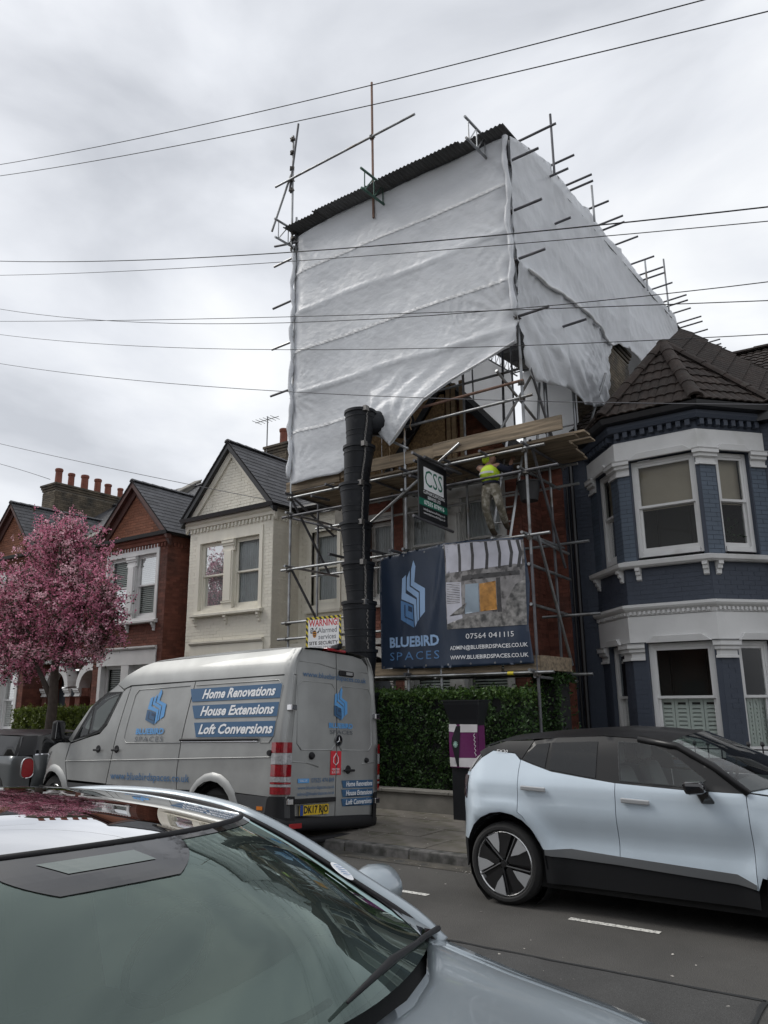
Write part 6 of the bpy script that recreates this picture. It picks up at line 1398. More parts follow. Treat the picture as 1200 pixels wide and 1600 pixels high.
# ================================================================ the ice blue electric car (front towards +x)
ev = thing('parked_car', 'pale ice blue compact electric car with black roof and aero wheels at the right', 'car', (-3.33, 6.45, 0), local=True)
EW = 1.78
def X(wx): return wx+3.33
def ey(x, z):
    y = 0.0
    if z > .98: y += .40*(z-.98)+.35*max(0, z-1.3)**1.2
    if z < .5: y += .03*(.5-z)/.3
    y += .03*math.exp(-((z-.58)/.10)**2)*sstep(.25, .55, x)*sstep(2.5, 1.9, x)          # hollow above the sill
    y -= .012*math.exp(-((z-.80)/.08)**2)
    r = math.hypot(x, z-.33); y -= .03*math.exp(-((r-.46)/.07)**2)
    r = math.hypot(x-2.49, z-.33); y -= .03*math.exp(-((r-.46)/.07)**2)
    if x < -.2: y += .20*((-.2-x)/.28)**2.2
    if x > 2.7: y += .45*((x-2.7)/.55)**2.2
    return y+.035
def es(off=0.0, flip=False): return lambda x, z: (x, (EW-ey(x, z)+off) if flip else ey(x, z)-off, z)
def ep(name, poly, m, shrink=.001, off=0.0, fl=.025, both=True, holes=()):
    o = panel(name, poly, es(off), m, ev, step=.06, shrink=shrink, flange=(0, fl, 0), holes=holes)
    if both: panel(name, poly, es(off, True), m, ev, step=.1, shrink=shrink, flange=(0, -fl, 0), holes=holes)
    return o
aR = arc(0, .33, .40, 0, 180, 12, .43); aF = arc(2.49, .33, .40, 0, 180, 12, .43)
ep('rear_quarter', [(-.46, .50), (-.38, .50)]+[p for p in reversed(aR) if p[1] > .5]+[(.36, .52), (.206, .74), (.161, .768), (.151, 1.10), (.161, 1.19), (.10, 1.245), (-.12, 1.265), (-.23, 1.20), (-.33, 1.10), (-.40, 1.07), (-.45, .95), (-.475, .75)], P_ice)
ep('rear_door', [(.375, .485), (1.025, .44), (1.025, 1.045), (.75, 1.075), (.46, 1.11), (.28, 1.16), (.165, 1.195), (.155, 1.1), (.165, .77), (.21, .74)], P_ice)
ep('front_door', [(1.029, .44), (1.9, .40), (2.037, .36), (2.033, .7), (2.018, 1.018), (1.6, 1.02), (1.029, 1.045)], P_ice)
ep('front_wing', [(2.04, .36), (2.075, .45)]+[p for p in reversed(aF) if p[1] > .44]+[(2.9, .45), (3.16, .5), (3.18, .75), (3.0, .90), (2.6, .97), (2.022, 1.022), (2.036, .7)], P_ice)
ep('door_lower', [(.37, .50), (1.02, .43), (1.9, .39), (2.04, .35), (2.04, .23), (.38, .22)], P_clad, off=-.005)
ep('sill_shade_strip', [(.39, .485), (.62, .51), (1.02, .49), (1.9, .455), (2.03, .40), (2.03, .365), (1.9, .385), (1.02, .425), (.39, .44)], P_sill_shade, off=.008)  # grey strip painted as the soft shadow between blue body and black cladding
ep('rear_bumper_lower', [(-.46, .49), (-.39, .49), (-.41, .3), (-.44, .25)], P_clad); ep('front_bumper_lower', [(2.91, .44), (3.16, .48), (3.12, .25), (2.9, .25)], P_clad)
for A_, cx in ((aR, 0), (aF, 2.49)):
    b = MB()
    def P(u, v):
        i = u*12; k = int(min(i, 11)); x, z = lerp(A_[k][0], A_[k+1][0], i-k), lerp(A_[k][1], A_[k+1][1], i-k); return es(.006-.05*v)(cx+(x-cx)*(1-.04*v), .33+(z-.33)*(1-.04*v))
    b.grid(P, 24, 3); b.build('arch_lip', P_clad, ev, smooth=True)
    for yy in (.12, EW-.45): b = MB(); b.lathe([(.395, 0), (.395, .33), (.0, .33)] if yy < 1 else [(.0, 0), (.395, 0), (.395, .33)], (cx, yy, .33), 20, axis='y'); b.build('wheel_well', P_under, ev)
# glasshouse: black surround, tinted panes
EWIN = ([(.19, 1.205), (.395, 1.14), (.42, 1.34), (.30, 1.325)], [(.45, 1.13), (.75, 1.09), (.855, 1.08), (.855, 1.36), (.45, 1.342)], [(1.065, 1.065), (1.66, 1.045), (1.735, 1.10), (1.51, 1.255), (1.35, 1.335), (1.18, 1.36), (1.035, 1.363)])
ep('window_surround', [(.165, 1.19), (.28, 1.155), (.46, 1.105), (.75, 1.07), (1.03, 1.04), (2.02, 1.015), (1.80, 1.19), (1.52, 1.335), (1.2, 1.39), (.9, 1.405), (.5, 1.39), (.27, 1.355)], P_roofb, off=-.002, shrink=.0, holes=EWIN)
ep('quarter_pane', [(.185, 1.20), (.40, 1.135), (.425, 1.345), (.30, 1.33)], G_dark, off=.003, fl=.001)
ep('rear_pane', [(.445, 1.125), (.75, 1.085), (.86, 1.075), (.86, 1.365), (.445, 1.347)], G_dark, off=.003, fl=.001)
ep('front_pane', [(1.06, 1.06), (1.66, 1.04), (1.74, 1.10), (1.52, 1.26), (1.35, 1.34), (1.18, 1.365), (1.03, 1.368)], G_car, off=.003, fl=.001)
def er(name, rows, m, **k): return skinrows(name, [(x, EW/2-ey(x, z), z, zc, bow) for x, z, zc, bow in rows], m, ev, EW/2, **k)
er('roof', [(-.22, 1.29, 1.33, -.06), (-.05, 1.345, 1.39, -.03), (.3, 1.375, 1.43, 0), (.9, 1.41, 1.47, 0), (1.2, 1.395, 1.46, .04), (1.45, 1.365, 1.43, .1)], P_roofb, nu=3, p=2.6)
er('windscreen', [(1.45, 1.365, 1.43, .1), (1.8, 1.20, 1.26, .16), (2.05, 1.04, 1.08, .28)], G_car, nu=3, p=2.4)
b = MB()
for s_, yf in ((0, 0), (1, 1)):
    b = MB(); pts = [(1.2, 1.39), (1.52, 1.34), (1.80, 1.195), (2.04, 1.02)]; b.tube([es(.0, bool(yf))(x, z) for x, z in pts], .03, 8); b.build('windscreen_pillar', P_roofb, ev, smooth=True)
er('bonnet', [(2.05, 1.03, 1.07, .26), (2.4, 1.0, 1.05, .2), (2.8, .95, .99, .2), (3.05, .88, .92, .18)], P_ice, nu=3, p=2.6)
er('front_fascia', [(3.05, .88, .92, .18), (3.16, .76, .78, .16), (3.18, .6, .6, .16), (3.14, .3, .3, .14)], P_ice, nu=3, p=2.6)
er('tailgate', [(-.30, 1.10, 1.10, -.10), (-.44, 1.0, 1.02, -.1), (-.47, .75, .75, -.08)], P_gloss, nu=3, p=3)
er('rear_bumper', [(-.47, .75, .75, -.08), (-.475, .52, .52, -.1), (-.45, .25, .25, -.06)], P_ice, nu=2, p=3)
er('rear_window', [(-.22, 1.27, 1.31, -.06), (-.34, 1.10, 1.12, -.10)], G_dark, nu=2, p=3)
ep('c_pillar_trim', [(-.12, 1.27), (.10, 1.25), (.17, 1.2), (.27, 1.36), (.0, 1.35), (-.2, 1.29), (-.26, 1.25), (-.23, 1.205)], P_roofb, off=.002)
ep('lamp_blade', [(-.235, 1.235), (-.28, 1.21), (-.39, 1.08), (-.36, 1.075)], mat('lamp_blade_grey', (.25, .24, .24), .2, coat=1), off=.006)
ep('rear_lamp', [(-.37, 1.045), (-.455, 1.04), (-.475, .86), (-.40, .84)], mat('smoked_lamp', (.05, .02, .022), .1, coat=1), off=.008)
b = MB(); b.box(-.3, 2.8, .12, EW-.12, .17, .5); b.build('underbody', P_under, ev); b = MB(); b.box(2.85, 3.0, .5, EW-.5, .3, .8); b.build('inner_front', P_under, ev); b = MB(); b.box(-.1, .25, .2, EW-.2, .55, 1.0); b.build('inner_boot', P_under, ev)
b = MB(); b.box(1.75, 2.05, .2, EW-.2, .8, 1.03); b.build('dashboard', P_dash, ev, bevel=.04)
P_seatl = mat('light_seat', (.55, .56, .56), .8); seats(ev, (.55,), (.5, 1.28), .5, P_seat); seats(ev, (1.28,), (.5, 1.28), .48, P_seatl)
b = MB(); b.tube([(1.66+.05*math.sin(i*math.pi/8), 1.28+.18*math.cos(i*math.pi/8), .95+.17*math.sin(i*math.pi/8)) for i in range(17)], .014, 6); b.build('steering_wheel', P_plastic, ev)
for (x0, x1, z) in ((.20, .43, .975), (1.08, 1.31, .925)):
    b = MB(); y = ey(x0, z); b.hexa([(x0, y-.035, z-.022), (x1, y-.03, z-.030), (x1, y-.01, z-.030), (x0, y-.01, z-.022), (x0, y-.035, z+.016), (x1, y-.03, z+.008), (x1, y-.01, z+.008), (x0, y-.01, z+.016)]); b.build('door_handle', P_insert, ev, bevel=.008)
b = MB(); b.hexa([(1.62, -.13, 1.0), (1.78, -.13, 1.02), (1.76, .05, 1.02), (1.64, .05, 1.0), (1.60, -.15, 1.10), (1.76, -.12, 1.10), (1.74, .05, 1.09), (1.62, .05, 1.10)]); mi = b.build('door_mirror', P_gloss, ev, bevel=.03)
b = MB(); b.hexa([(1.70, .02, .93), (1.80, .04, .93), (1.80, .09, .93), (1.70, .09, .93), (1.68, -.06, 1.02), (1.78, -.06, 1.02), (1.76, .05, 1.02), (1.68, .05, 1.02)]); b.build('mirror_foot', P_gloss, mi, bevel=.012)
def el(u, v, o=0.0): return es(.006+o)(u, v)
lettering(ev, el, 'EX30', -.08, 1.262, .035, C_white, width=.11)
ep('headlamp', [(2.9, .86), (3.14, .8), (3.15, .66), (3.0, .72)], P_clear, off=.006)
wheel(ev, (0, .135, .335), .335, .225, .268, 'five'); wheel(ev, (2.49, .135, .335), .335, .225, .268, 'five')
wheel(ev, (0, EW-.15, .40), .335, .225, .245, 'five', side=1); wheel(ev, (2.49, EW-.15, .40), .335, .225, .245, 'five', side=1)

# ================================================================ the foreground saloon (front towards +x), centre line y = 1.80
fg = thing('parked_car', 'pale blue grey electric saloon in the foreground with glass roof and large windscreen', 'car', (-2.3, 1.62, 0), local=True)
FXO, FYO = -2.3, 1.62
def fx(x): return x-FXO
FH = .87
def ffr(name, rows, m, nv=12, nu=4, p=1.8, thick=0):   # rows: world x, half width, z edge, z centre, bow
    return skinrows(name, [(fx(x), hw, ze, zc, bow) for x, hw, ze, zc, bow in rows], m, fg, 0.0, nv=nv, nu=nu, p=p, thick=thick)
def cr4(rows, n=6):
    out = []
    for i in range(len(rows)-1):
        p0 = rows[max(i-1, 0)]; p1 = rows[i]; p2 = rows[i+1]; p3 = rows[min(i+2, len(rows)-1)]
        for k in range(n):
            t = k/n; out.append(tuple(.5*((2*b)+(-a+c)*t+(2*a-5*b+4*c-d)*t*t+(-a+3*b-3*c+d)*t**3) for a, b, c, d in zip(p0, p1, p2, p3)))
    out.append(tuple(rows[-1])); return out
ws = cr4([(-2.27, .62, 1.30, 1.352, .42), (-2.07, .68, 1.21, 1.285, .42), (-1.8, .74, 1.085, 1.155, .38), (-1.52, .79, .97, .985, .26)], 6)
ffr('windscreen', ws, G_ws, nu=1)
rfr = cr4([(-4.15, .58, 1.18, 1.23, -.1), (-3.75, .65, 1.275, 1.34, -.05), (-3.3, .69, 1.325, 1.395, .02), (-2.9, .68, 1.335, 1.40, .16), (-2.6, .66, 1.325, 1.388, .30), (-2.285, .625, 1.308, 1.358, .42)], 5)
ffr('glass_roof', rfr, G_roof, nu=1)
b = MB(); b.tube([(fx(-2.278+.42*(1-abs(t)**1.8)), t*.62, 1.303+.052*(1-abs(t)**1.8)) for t in [i/12-1 for i in range(25)]], .010, 6); b.build('roof_seal', P_plastic, fg, smooth=True)
for sd_ in (-1, 1):
    rail = [(-4.6, .54, 1.04), (-4.3, .58, 1.13), (-3.9, .65, 1.24), (-3.4, .71, 1.31), (-2.9, .705, 1.330), (-2.55, .69, 1.318), (-2.26, .65, 1.292), (-2.05, .705, 1.21), (-1.79, .765, 1.085), (-1.60, .80, .995), (-1.50, .82, .92)]
    b = MB(); b.tube([(fx(x), sd_*y, z) for x, y, z in cr4(rail, 4)], .030, 10); b.build('roof_rail', P_fg, fg, smooth=True)
    b = MB(); b.tube([(fx(x), sd_*(y-.028), z+.006) for x, y, z in cr4(rail, 4)], .010, 6); b.build('screen_seal', P_plastic, fg, smooth=True)
    # side glass
    b = MB(); sg_ = [(-4.3, 1.10, .93), (-3.9, 1.22, .92), (-3.4, 1.30, .91), (-2.9, 1.31, .91), (-2.5, 1.30, .91), (-2.25, 1.26, .91), (-2.0, 1.15, .91), (-1.75, 1.03, .92)]
    vs_ = []; 
    for x, zt, zb in sg_: vs_ += [(fx(x), sd_*(.80), zb), (fx(x), sd_*pw(zt, [(.9, .82), (1.30, .69)]), zt)]
    b.add(vs_, [(2*i, 2*i+2, 2*i+3, 2*i+1) for i in range(len(sg_)-1)]); b.build('side_window', G_dark, fg, smooth=True)
    # body side below the glass
    b = MB(); xs = [-4.95, -4.8, -4.5, -4.0, -3.4, -2.8, -2.2, -1.7, -1.3, -.9, -.5, -.15, .1]
    def half(x): return pw(x, [(-4.95, .58), (-4.8, .74), (-4.5, .84), (-4.0, .89), (-3.0, .91), (-1.5, .91), (-.9, .905), (-.5, .83), (-.15, .74), (.1, .58)])
    def zs(x): return pw(x, [(-4.95, .88), (-4.5, .96), (-4, .95), (-2.6, .94), (-1.75, .955), (-1.5, .93), (-1.2, .875), (-.8, .825), (-.5, .775), (-.15, .69), (.1, .58)])
    rows_ = [(0, 1.0), (.0, .86), (.02, .5), (.05, .3), (.10, .18)]
    def P(u, v):
        x = lerp(-4.95, .1, u); i = v*4; k = int(min(i, 3)); h = half(x); t = zs(x)
        prof = [(h-.07, t), (h-.012, t-.07), (h, t-.2), (h-.01, .38), (h-.06, .2)]
        return (fx(x), sd_*lerp(prof[k][0], prof[k+1][0], i-k), lerp(prof[k][1], prof[k+1][1], i-k))
    b.grid(P, 40, 12); b.build('body_side', P_fg, fg, smooth=True)
    # door mirror
    b = MB(); mc = (fx(-2.05), sd_*1.16, .965)
    b.lathe([(0, -.13), (.06, -.12), (.105, -.07), (.125, 0), (.115, .07), (.075, .115), (0, .135)], (0, 0, 0), 20, axis='y')
    b.v = [Vector((mc[0]+v.x*.85+.02, mc[1]+v.y*.95, mc[2]+v.z*(.78 if v.z > 0 else .6))) for v in b.v]; mo = b.build('door_mirror', P_fg, fg, smooth=True)
    b = MB(); b.bar((fx(-1.93), sd_*.86, .92), (fx(-2.0), sd_*1.06, .93), .025, 8); b.build('mirror_arm', P_plastic, mo)
# bonnet with raised wings, cowl in black
def bon(x, t):
    hw = half(x)-.075; z0 = zs(x); zc = pw(x, [(-1.8, .965), (-1.4, .955), (-1.2, .935), (-.8, .885), (-.4, .80), (-.1, .70), (.1, .58)])
    a = abs(t); z = z0+(zc-z0)*(1-a**2.2)+.022*math.exp(-((a-.80)/.13)**2)*sstep(.0, -.8, x); return (x, t*hw, z)
b = MB(); 
def Pb(u, v):
    t = 2*u-1; xst = pw(abs(t), [(0, -1.25), (.35, -1.29), (.6, -1.36), (.78, -1.45), (.90, -1.56), (1, -1.70)]); x = lerp(xst, .1, v); x2, y, z = bon(x, t)
    return (fx(x2)+.12*(1-abs(t)**2)*v, y, z+.0)
b.grid(Pb, 40, 28); b.build('bonnet', P_fg, fg, smooth=True, solid=.004)
b = MB(); b.grid(lambda u, v: (fx(lerp(-1.58, -1.15, v))+.24*(1-abs(2*u-1)**1.8)*(1-v), (2*u-1)*.78, lerp(.965, .84, v)-.02), 20, 4); b.build('cowl', P_plastic, fg, smooth=True)
b = MB(); b.grid(lambda u, v: (fx(.1+.12*(1-(2*u-1)**2)+.02*v), (2*u-1)*lerp(.51, .56, v), lerp(.55, .25, v)), 20, 4); b.build('front_bumper', P_fg, fg, smooth=True)
b = MB(); b.grid(lambda u, v: (fx(lerp(-4.15, -4.9, v)-.1*(1-(2*u-1)**2)), (2*u-1)*lerp(.49, .6, v), lerp(1.16, .92, v)+.05*(1-(2*u-1)**2)), 16, 8); b.build('rear_window', G_dark, fg, smooth=True)
b = MB(); b.grid(lambda u, v: (fx(-4.92-.08*(1-(2*u-1)**2)), (2*u-1)*.6, lerp(.92, .3, v)), 12, 3); b.build('boot_lid', P_fg, fg, smooth=True)
b = MB(); b.box(fx(-4.7), fx(0.0), -.8, .8, .16, .42); b.build('underbody', P_under, fg)
# cabin: floor tray, dashboard, seats, wheel, mirror pod
b = MB(); b.box(fx(-4.2), fx(-1.5), -.74, .74, .40, .44); b.build('cabin_floor', P_dash, fg)
b = MB()
b.grid(lambda u, v: (fx(lerp(-2.05, -1.42, v))+.16*(1-abs(2*u-1)**1.8), (2*u-1)*.72, pw(v, [(0, .84), (.12, .915), (.3, .925), (.75, .935), (1, .92)])-.01), 16, 8); b.build('dashboard', P_dash, fg, smooth=True)
b = MB(); b.grid(lambda u, v: (fx(-2.12+.12*(1-abs(2*u-1)**1.8)+.03*v), (2*u-1)*.70, lerp(.80, .5, v)), 12, 2); b.build('dashboard_face', P_dash, fg)
seats(fg, (fx(-2.85), fx(-3.6)), (-.38, .38), .46, P_seat)
b = MB(); b.tube([(fx(-2.35)+.06*math.sin(i*math.pi/8), .38+.18*math.cos(i*math.pi/8), .86+.16*math.sin(i*math.pi/8)) for i in range(17)], .015, 6); b.build('steering_wheel', P_plastic, fg)
b = MB(); b.hexa([(fx(-1.86), -.19, 1.24), (fx(-1.70), -.1, 1.20), (fx(-1.70), .1, 1.20), (fx(-1.86), .19, 1.24), (fx(-1.86), -.19, 1.325), (fx(-1.70), -.1, 1.255), (fx(-1.70), .1, 1.255), (fx(-1.86), .19, 1.325)]); b.build('sensor_pod', P_plastic, fg, bevel=.01)
b = MB(); b.box(fx(-1.95), fx(-1.92), -.13, .13, 1.17, 1.24); b.build('rear_view_mirror', P_plastic, fg, bevel=.012)
# wipers
def wsp(x, y, off=.012):
    t = y/.74; i0 = None
    best = min(ws, key=lambda r_: abs(r_[0]-x)); k = ws.index(best); 
    hw, ze, zc, bow = best[1:]; tt = max(-1, min(1, y/hw)); kk = 1-abs(tt)**1.8; return (fx(x+bow*kk), y, ze+(zc-ze)*kk+off)
def wiper(p0, p1, p2):
    b = MB(); b.tube([p0, p1, p2], .012, 6, rs=[.010, .008, .006]); wa = b.build('wiper_arm', P_plastic, fg, smooth=True)
    d = (Vector(p2)-Vector(p1)).normalized(); q0 = Vector(p1)+Vector((.0, 0, -.004)); q1 = Vector(p2)+d*.25
    b = MB(); b.tube([q0, q0.lerp(q1, .5)+Vector((0, 0, .012)), q1], .011, 6, rs=[.007, .012, .004]); b.build('wiper_blade', P_plastic, wa, smooth=True)
wiper((fx(-1.50), .80, .975), (fx(-1.44), .62, 1.0), (fx(-1.32), .22, 1.02)); wiper((fx(-1.40), .10, .97), (fx(-1.35), -.05, .99), (fx(-1.35), -.45, 1.01))
b = MB(); b.lathe([(0, 0), (.055, 0)], (0, 0, 0), 24); b.v = [Vector(wsp(-1.87, .55, .012))+Vector((q.x*.75, q.y*.62, -q.x*.42-q.y*.15+.003)) for q in b.v]; stk = b.build('sticker', C_white, fg, recalc=False)
b = MB()
for i in range(5): 
    c = Vector(wsp(-1.87, .55, .017))
    b.add([c+Vector((px_*.75, yy*.62, -px_*.42-yy*.15+.003)) for px_, yy in ((-.03+i*.014, -.03), (-.026+i*.014, -.03), (-.026+i*.014, .03), (-.03+i*.014, .03))], [(0, 1, 2, 3)])
b.build('sticker_print', C_mid, stk, recalc=False)
for x, s_ in ((-1.03, -1), (-3.95, -1), (-1.03, 1), (-3.95, 1)): wheel(fg, (fx(x), s_*.76, .32), .32, .22, .23, 'ten', side=s_)
M_frit_shade = mat('screen_frit_shade', (.006, .006, .007), .06, coat=1)
def wsurf(k, t, off=-.008):
    i = int(min(k, len(ws)-2)); f_ = k-i; x, hw, ze, zc, bow = [lerp(p_, q_, f_) for p_, q_ in zip(ws[i], ws[i+1])]; kk = 1-abs(t)**1.8; return (fx(x+bow*kk), t*hw, ze+(zc-ze)*kk+off)
b = MB(); b.grid(lambda u, v: wsurf(v*1.3, lerp(-.99, .99, u), .002), 24, 2); b.build('headliner_shade', M_frit_shade, fg, recalc=False)  # dark strip painted on the glass for the shaded headliner behind it
b = MB(); b.grid(lambda u, v: wsurf(1.3+v*4.4, -.42+lerp(-.34, .34, u)*(1-.45*v**2), .003), 16, 10); b.build('sensor_frit', M_frit_shade, fg, recalc=False)
b = MB(); b.grid(lambda u, v: wsurf(2.0+v*1.7, -.42+lerp(-.20, .12, u)*(1-.1*v)+.05*v, .005), 6, 3); b.build('pale_patch', mat('pale_patch_grey', (.10, .125, .115), .08, coat=1), fg, recalc=False)  # grey patch, lighter than the dark field around it
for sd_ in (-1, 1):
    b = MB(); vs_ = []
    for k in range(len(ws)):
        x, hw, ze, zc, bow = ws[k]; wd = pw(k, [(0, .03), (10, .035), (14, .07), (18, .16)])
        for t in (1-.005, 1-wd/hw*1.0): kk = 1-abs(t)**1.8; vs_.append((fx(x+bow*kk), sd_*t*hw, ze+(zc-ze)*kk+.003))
    b.add(vs_, [(2*i, 2*i+2, 2*i+3, 2*i+1) for i in range(len(ws)-1)]); b.build('frit_border', M_frit_shade, fg, recalc=False)

# ================================================================ the small dark hatchback beyond the van (its rear towards +x)
mn = thing('parked_car', 'dark grey small hatchback with rounded red tail lamp in front of the van', 'car', (-12.3, 7.1, 0), local=True)
def msec(x): # x negative forward
    return None
MWd = 1.62
def mside(x, z, flip=0, off=0):
    y = .06+(.0 if z < .85 else .42*(z-.85)); 
    if x > -.25: y += .22*((x+.25)/.25)**2
    y -= off; return (x, MWd-y if flip else y, z)
for fl_ in (0, 1):
    q = [(0, .3), (0, .88), (-.06, .90), (-3.3, .86), (-3.5, .7), (-3.5, .3), (-3.15, .3)]+[(-2.85+.3*math.cos(R(a)), .3+.32*math.sin(R(a))) for a in range(180, -1, -20)]+[(-.95, .3)]+[(-.65+.3*math.cos(R(a)), .3+.32*math.sin(R(a))) for a in range(180, -1, -20)]+[(-.3, .3)]
    panel('body_side', q, lambda a, c: mside(a, c, fl_), P_mini, mn, step=.1)
    panel('side_glass', [(-.14, .905), (-.20, 1.2), (-1.9, 1.22), (-2.3, .89)], lambda a, c: mside(a, c, fl_), G_dark, mn, step=.2)
    panel('rear_pillar', [(.015, .905), (-.2, .905), (-.26, 1.21), (-.03, 1.215)], lambda a, c: mside(a, c, fl_, .004), P_roofb, mn, step=.2)
def mr(name, rows, m, p=3): return skinrows(name, [(x, MWd/2-mside(x, z)[1], z, zc, bow) for x, z, zc, bow in rows], m, mn, MWd/2, nu=3, p=p)
mr('roof', [(-.02, 1.20, 1.25, .06), (-.3, 1.22, 1.29, .0), (-1.9, 1.22, 1.28, 0)], P_roofb); mr('windscreen', [(-1.9, 1.22, 1.28, 0), (-2.35, .88, .92, -.1)], G_dark); mr('bonnet', [(-2.35, .87, .92, -.1), (-3.4, .74, .78, -.1)], P_mini)
mr('rear_window', [(-.04, 1.19, 1.24, .06), (0.0, .92, .93, .10)], G_dark); mr('tailgate', [(0, .91, .92, .10), (0.02, .6, .6, .12), (0, .3, .3, .08)], P_mini); mr('chrome_strip', [(.012, .925, .935, .10), (.016, .905, .915, .10)], P_chrome)
for yy in (.17, MWd-.17):
    b = MB(); pts = smooth_poly([(-.115, -.15), (.115, -.15), (.13, .0), (.10, .15), (-.10, .15), (-.13, 0)], 2)
    b.add([(.055+.04, yy+p_[0]*.85, .72+p_[1]) for p_ in pts], [tuple(range(len(pts)))]); tl = b.build('tail_lamp', P_red, mn, solid=.02)
    b = MB(); b.tube([(.06+.04, yy+p_[0]*.88, .72+p_[1]*1.03) for p_ in pts+pts[:1]], .012, 6); b.build('lamp_ring', P_chrome, tl, smooth=True)
b = MB(); b.box(-3.3, -.1, .15, MWd-.15, .2, .8); b.build('underbody', P_under, mn)
for x in (-.65, -2.85):
    wheel(mn, (x, .16, .29), .29, .19, .2, 'ten'); wheel(mn, (x, MWd-.16, .29+.1), .29, .19, .2, 'ten', side=1)
# ---------------------------------------------------------------- flowering tree
M_bark = mat('cherry_bark', (0.055, 0.042, 0.035), .9, var=.3, vscale=9, bump=.6, bscale=40)
M_blos1 = mat('pink_blossom', (0.60, 0.225, 0.33), .7, island=.4, transl=.25); M_blos2 = mat('pale_pink_blossom', (0.76, 0.47, 0.54), .7, island=.35, transl=.25); M_leafr = mat('bronze_green_leaf', (0.045, 0.042, 0.018), .6, island=.5, transl=.2)
tr = thing('cherry_tree', 'ornamental tree covered in pink blossom on the pavement at the left', 'tree', (-15.5, 9.65, .1))
rt = random.Random(21)
LB = [((-15.7, 9.7, 4.6), 1.45), ((-14.5, 9.6, 3.95), 1.05), ((-16.8, 9.8, 4.4), 1.5), ((-15.45, 9.6, 5.45), .72), ((-18.0, 9.9, 3.8), 1.35), ((-15.5, 9.3, 3.45), .95), ((-13.75, 9.5, 4.0), .62), ((-16.9, 9.5, 3.2), 1.2), ((-16.6, 9.9, 5.5), .7), ((-14.1, 9.7, 3.2), .7), ((-14.8, 9.5, 2.85), .5), ((-16.5, 9.5, 2.75), .6), ((-13.6, 9.5, 3.5), .55), ((-15.0, 9.7, 5.0), .8)]
b = MB(); b.tube([(-15.5, 9.65, .05), (-15.52, 9.66, .9), (-15.45, 9.64, 1.7), (-15.47, 9.62, 2.6), (-15.4, 9.6, 3.6), (-15.5, 9.65, 4.9)], .1, 10, rs=[.15, .115, .10, .08, .055, .02]); b.build('trunk', M_bark, tr, smooth=True)
limbs = [[(-15.46, 9.64, 1.75), (-15.9, 9.6, 2.3), (-16.6, 9.65, 2.9), (-17.6, 9.8, 3.6)], [(-15.46, 9.63, 2.5), (-15.0, 9.55, 3.2), (-14.3, 9.5, 3.8), (-13.7, 9.5, 4.1)], [(-15.44, 9.62, 2.9), (-15.8, 9.9, 3.7), (-16.3, 10.1, 4.8)], [(-16.2, 9.6, 2.55), (-16.5, 9.5, 3.4), (-16.8, 9.6, 4.6)], [(-15.42, 9.6, 3.4), (-15.2, 9.3, 4.2), (-15.3, 9.4, 5.4)]]
for l in limbs:
    b = MB(); b.tube(l, .05, 8, rs=[.065, .05, .035, .02][:len(l)] if len(l) == 4 else [.055, .035, .018]); b.build('limb', M_bark, tr, smooth=True)
tw = MB(); cl = []
for (c, r) in LB:
    n = int(190*r**2.1); c = Vector(c)
    for i in range(n):
        d = Vector((rt.gauss(0, 1), rt.gauss(0, 1), rt.gauss(0, 1))).normalized(); rr = r*(rt.random()**.42); q = c+Vector((d.x, d.y*.85, d.z*.92))*rr
        if noise.noise(q*1.15)+noise.noise(q*2.7)*.5 < -.15: continue
        s0 = q-d*rt.uniform(.25, .5)+Vector((0, 0, -.18)); tw.bar(s0, q, .006, 4, r2=.003, caps=False)
        out = min(1, rr/r)
        for k in range(rt.randint(4, 8)):
            t = rt.random(); cl.append((s0.lerp(q+d*.12, t)+Vector((rt.gauss(0, .05), rt.gauss(0, .05), rt.gauss(0, .05))), out))
tw.build('twigs', M_bark, tr, recalc=False, stuff=True)
b1, b2, b3 = MB(), MB(), MB()
for (p, out) in cl:
    kind = noise.noise(p*1.9)+rt.gauss(0, .25)
    if out > .30 or rt.random() < .3:
        tgt = b2 if kind > .22 else b1
        for k in range(7):
            o = p+Vector((rt.gauss(0, .032), rt.gauss(0, .032), rt.gauss(0, .032))); a = Vector((rt.gauss(0, 1), rt.gauss(0, 1), rt.gauss(0, 1))).normalized(); e = a.cross(Vector((rt.gauss(0, 1), rt.gauss(0, 1), rt.gauss(0, 1)))).normalized(); s = rt.uniform(.014, .026)
            tgt.add([o-a*s, o+e*s, o+a*s, o-e*s], [(0, 1, 2, 3)])
    if rt.random() < .5:
        for k in range(3):
            o = p+Vector((rt.gauss(0, .06), rt.gauss(0, .06), rt.gauss(-.03, .06))); a = Vector((rt.gauss(0, 1), rt.gauss(0, 1), rt.gauss(0, .7))).normalized(); e = a.cross(Vector((rt.gauss(0, 1), rt.gauss(0, 1), rt.gauss(0, 1)))).normalized(); s = rt.uniform(.025, .045)
            b3.add([o-a*s, o+e*s*.5, o+a*s, o-e*s*.5], [(0, 1, 2, 3)])
b1.build('blossom', M_blos1, tr, recalc=False, stuff=True); b2.build('pale_blossom', M_blos2, tr, recalc=False, stuff=True); b3.build('leaves', M_leafr, tr, recalc=False, stuff=True)
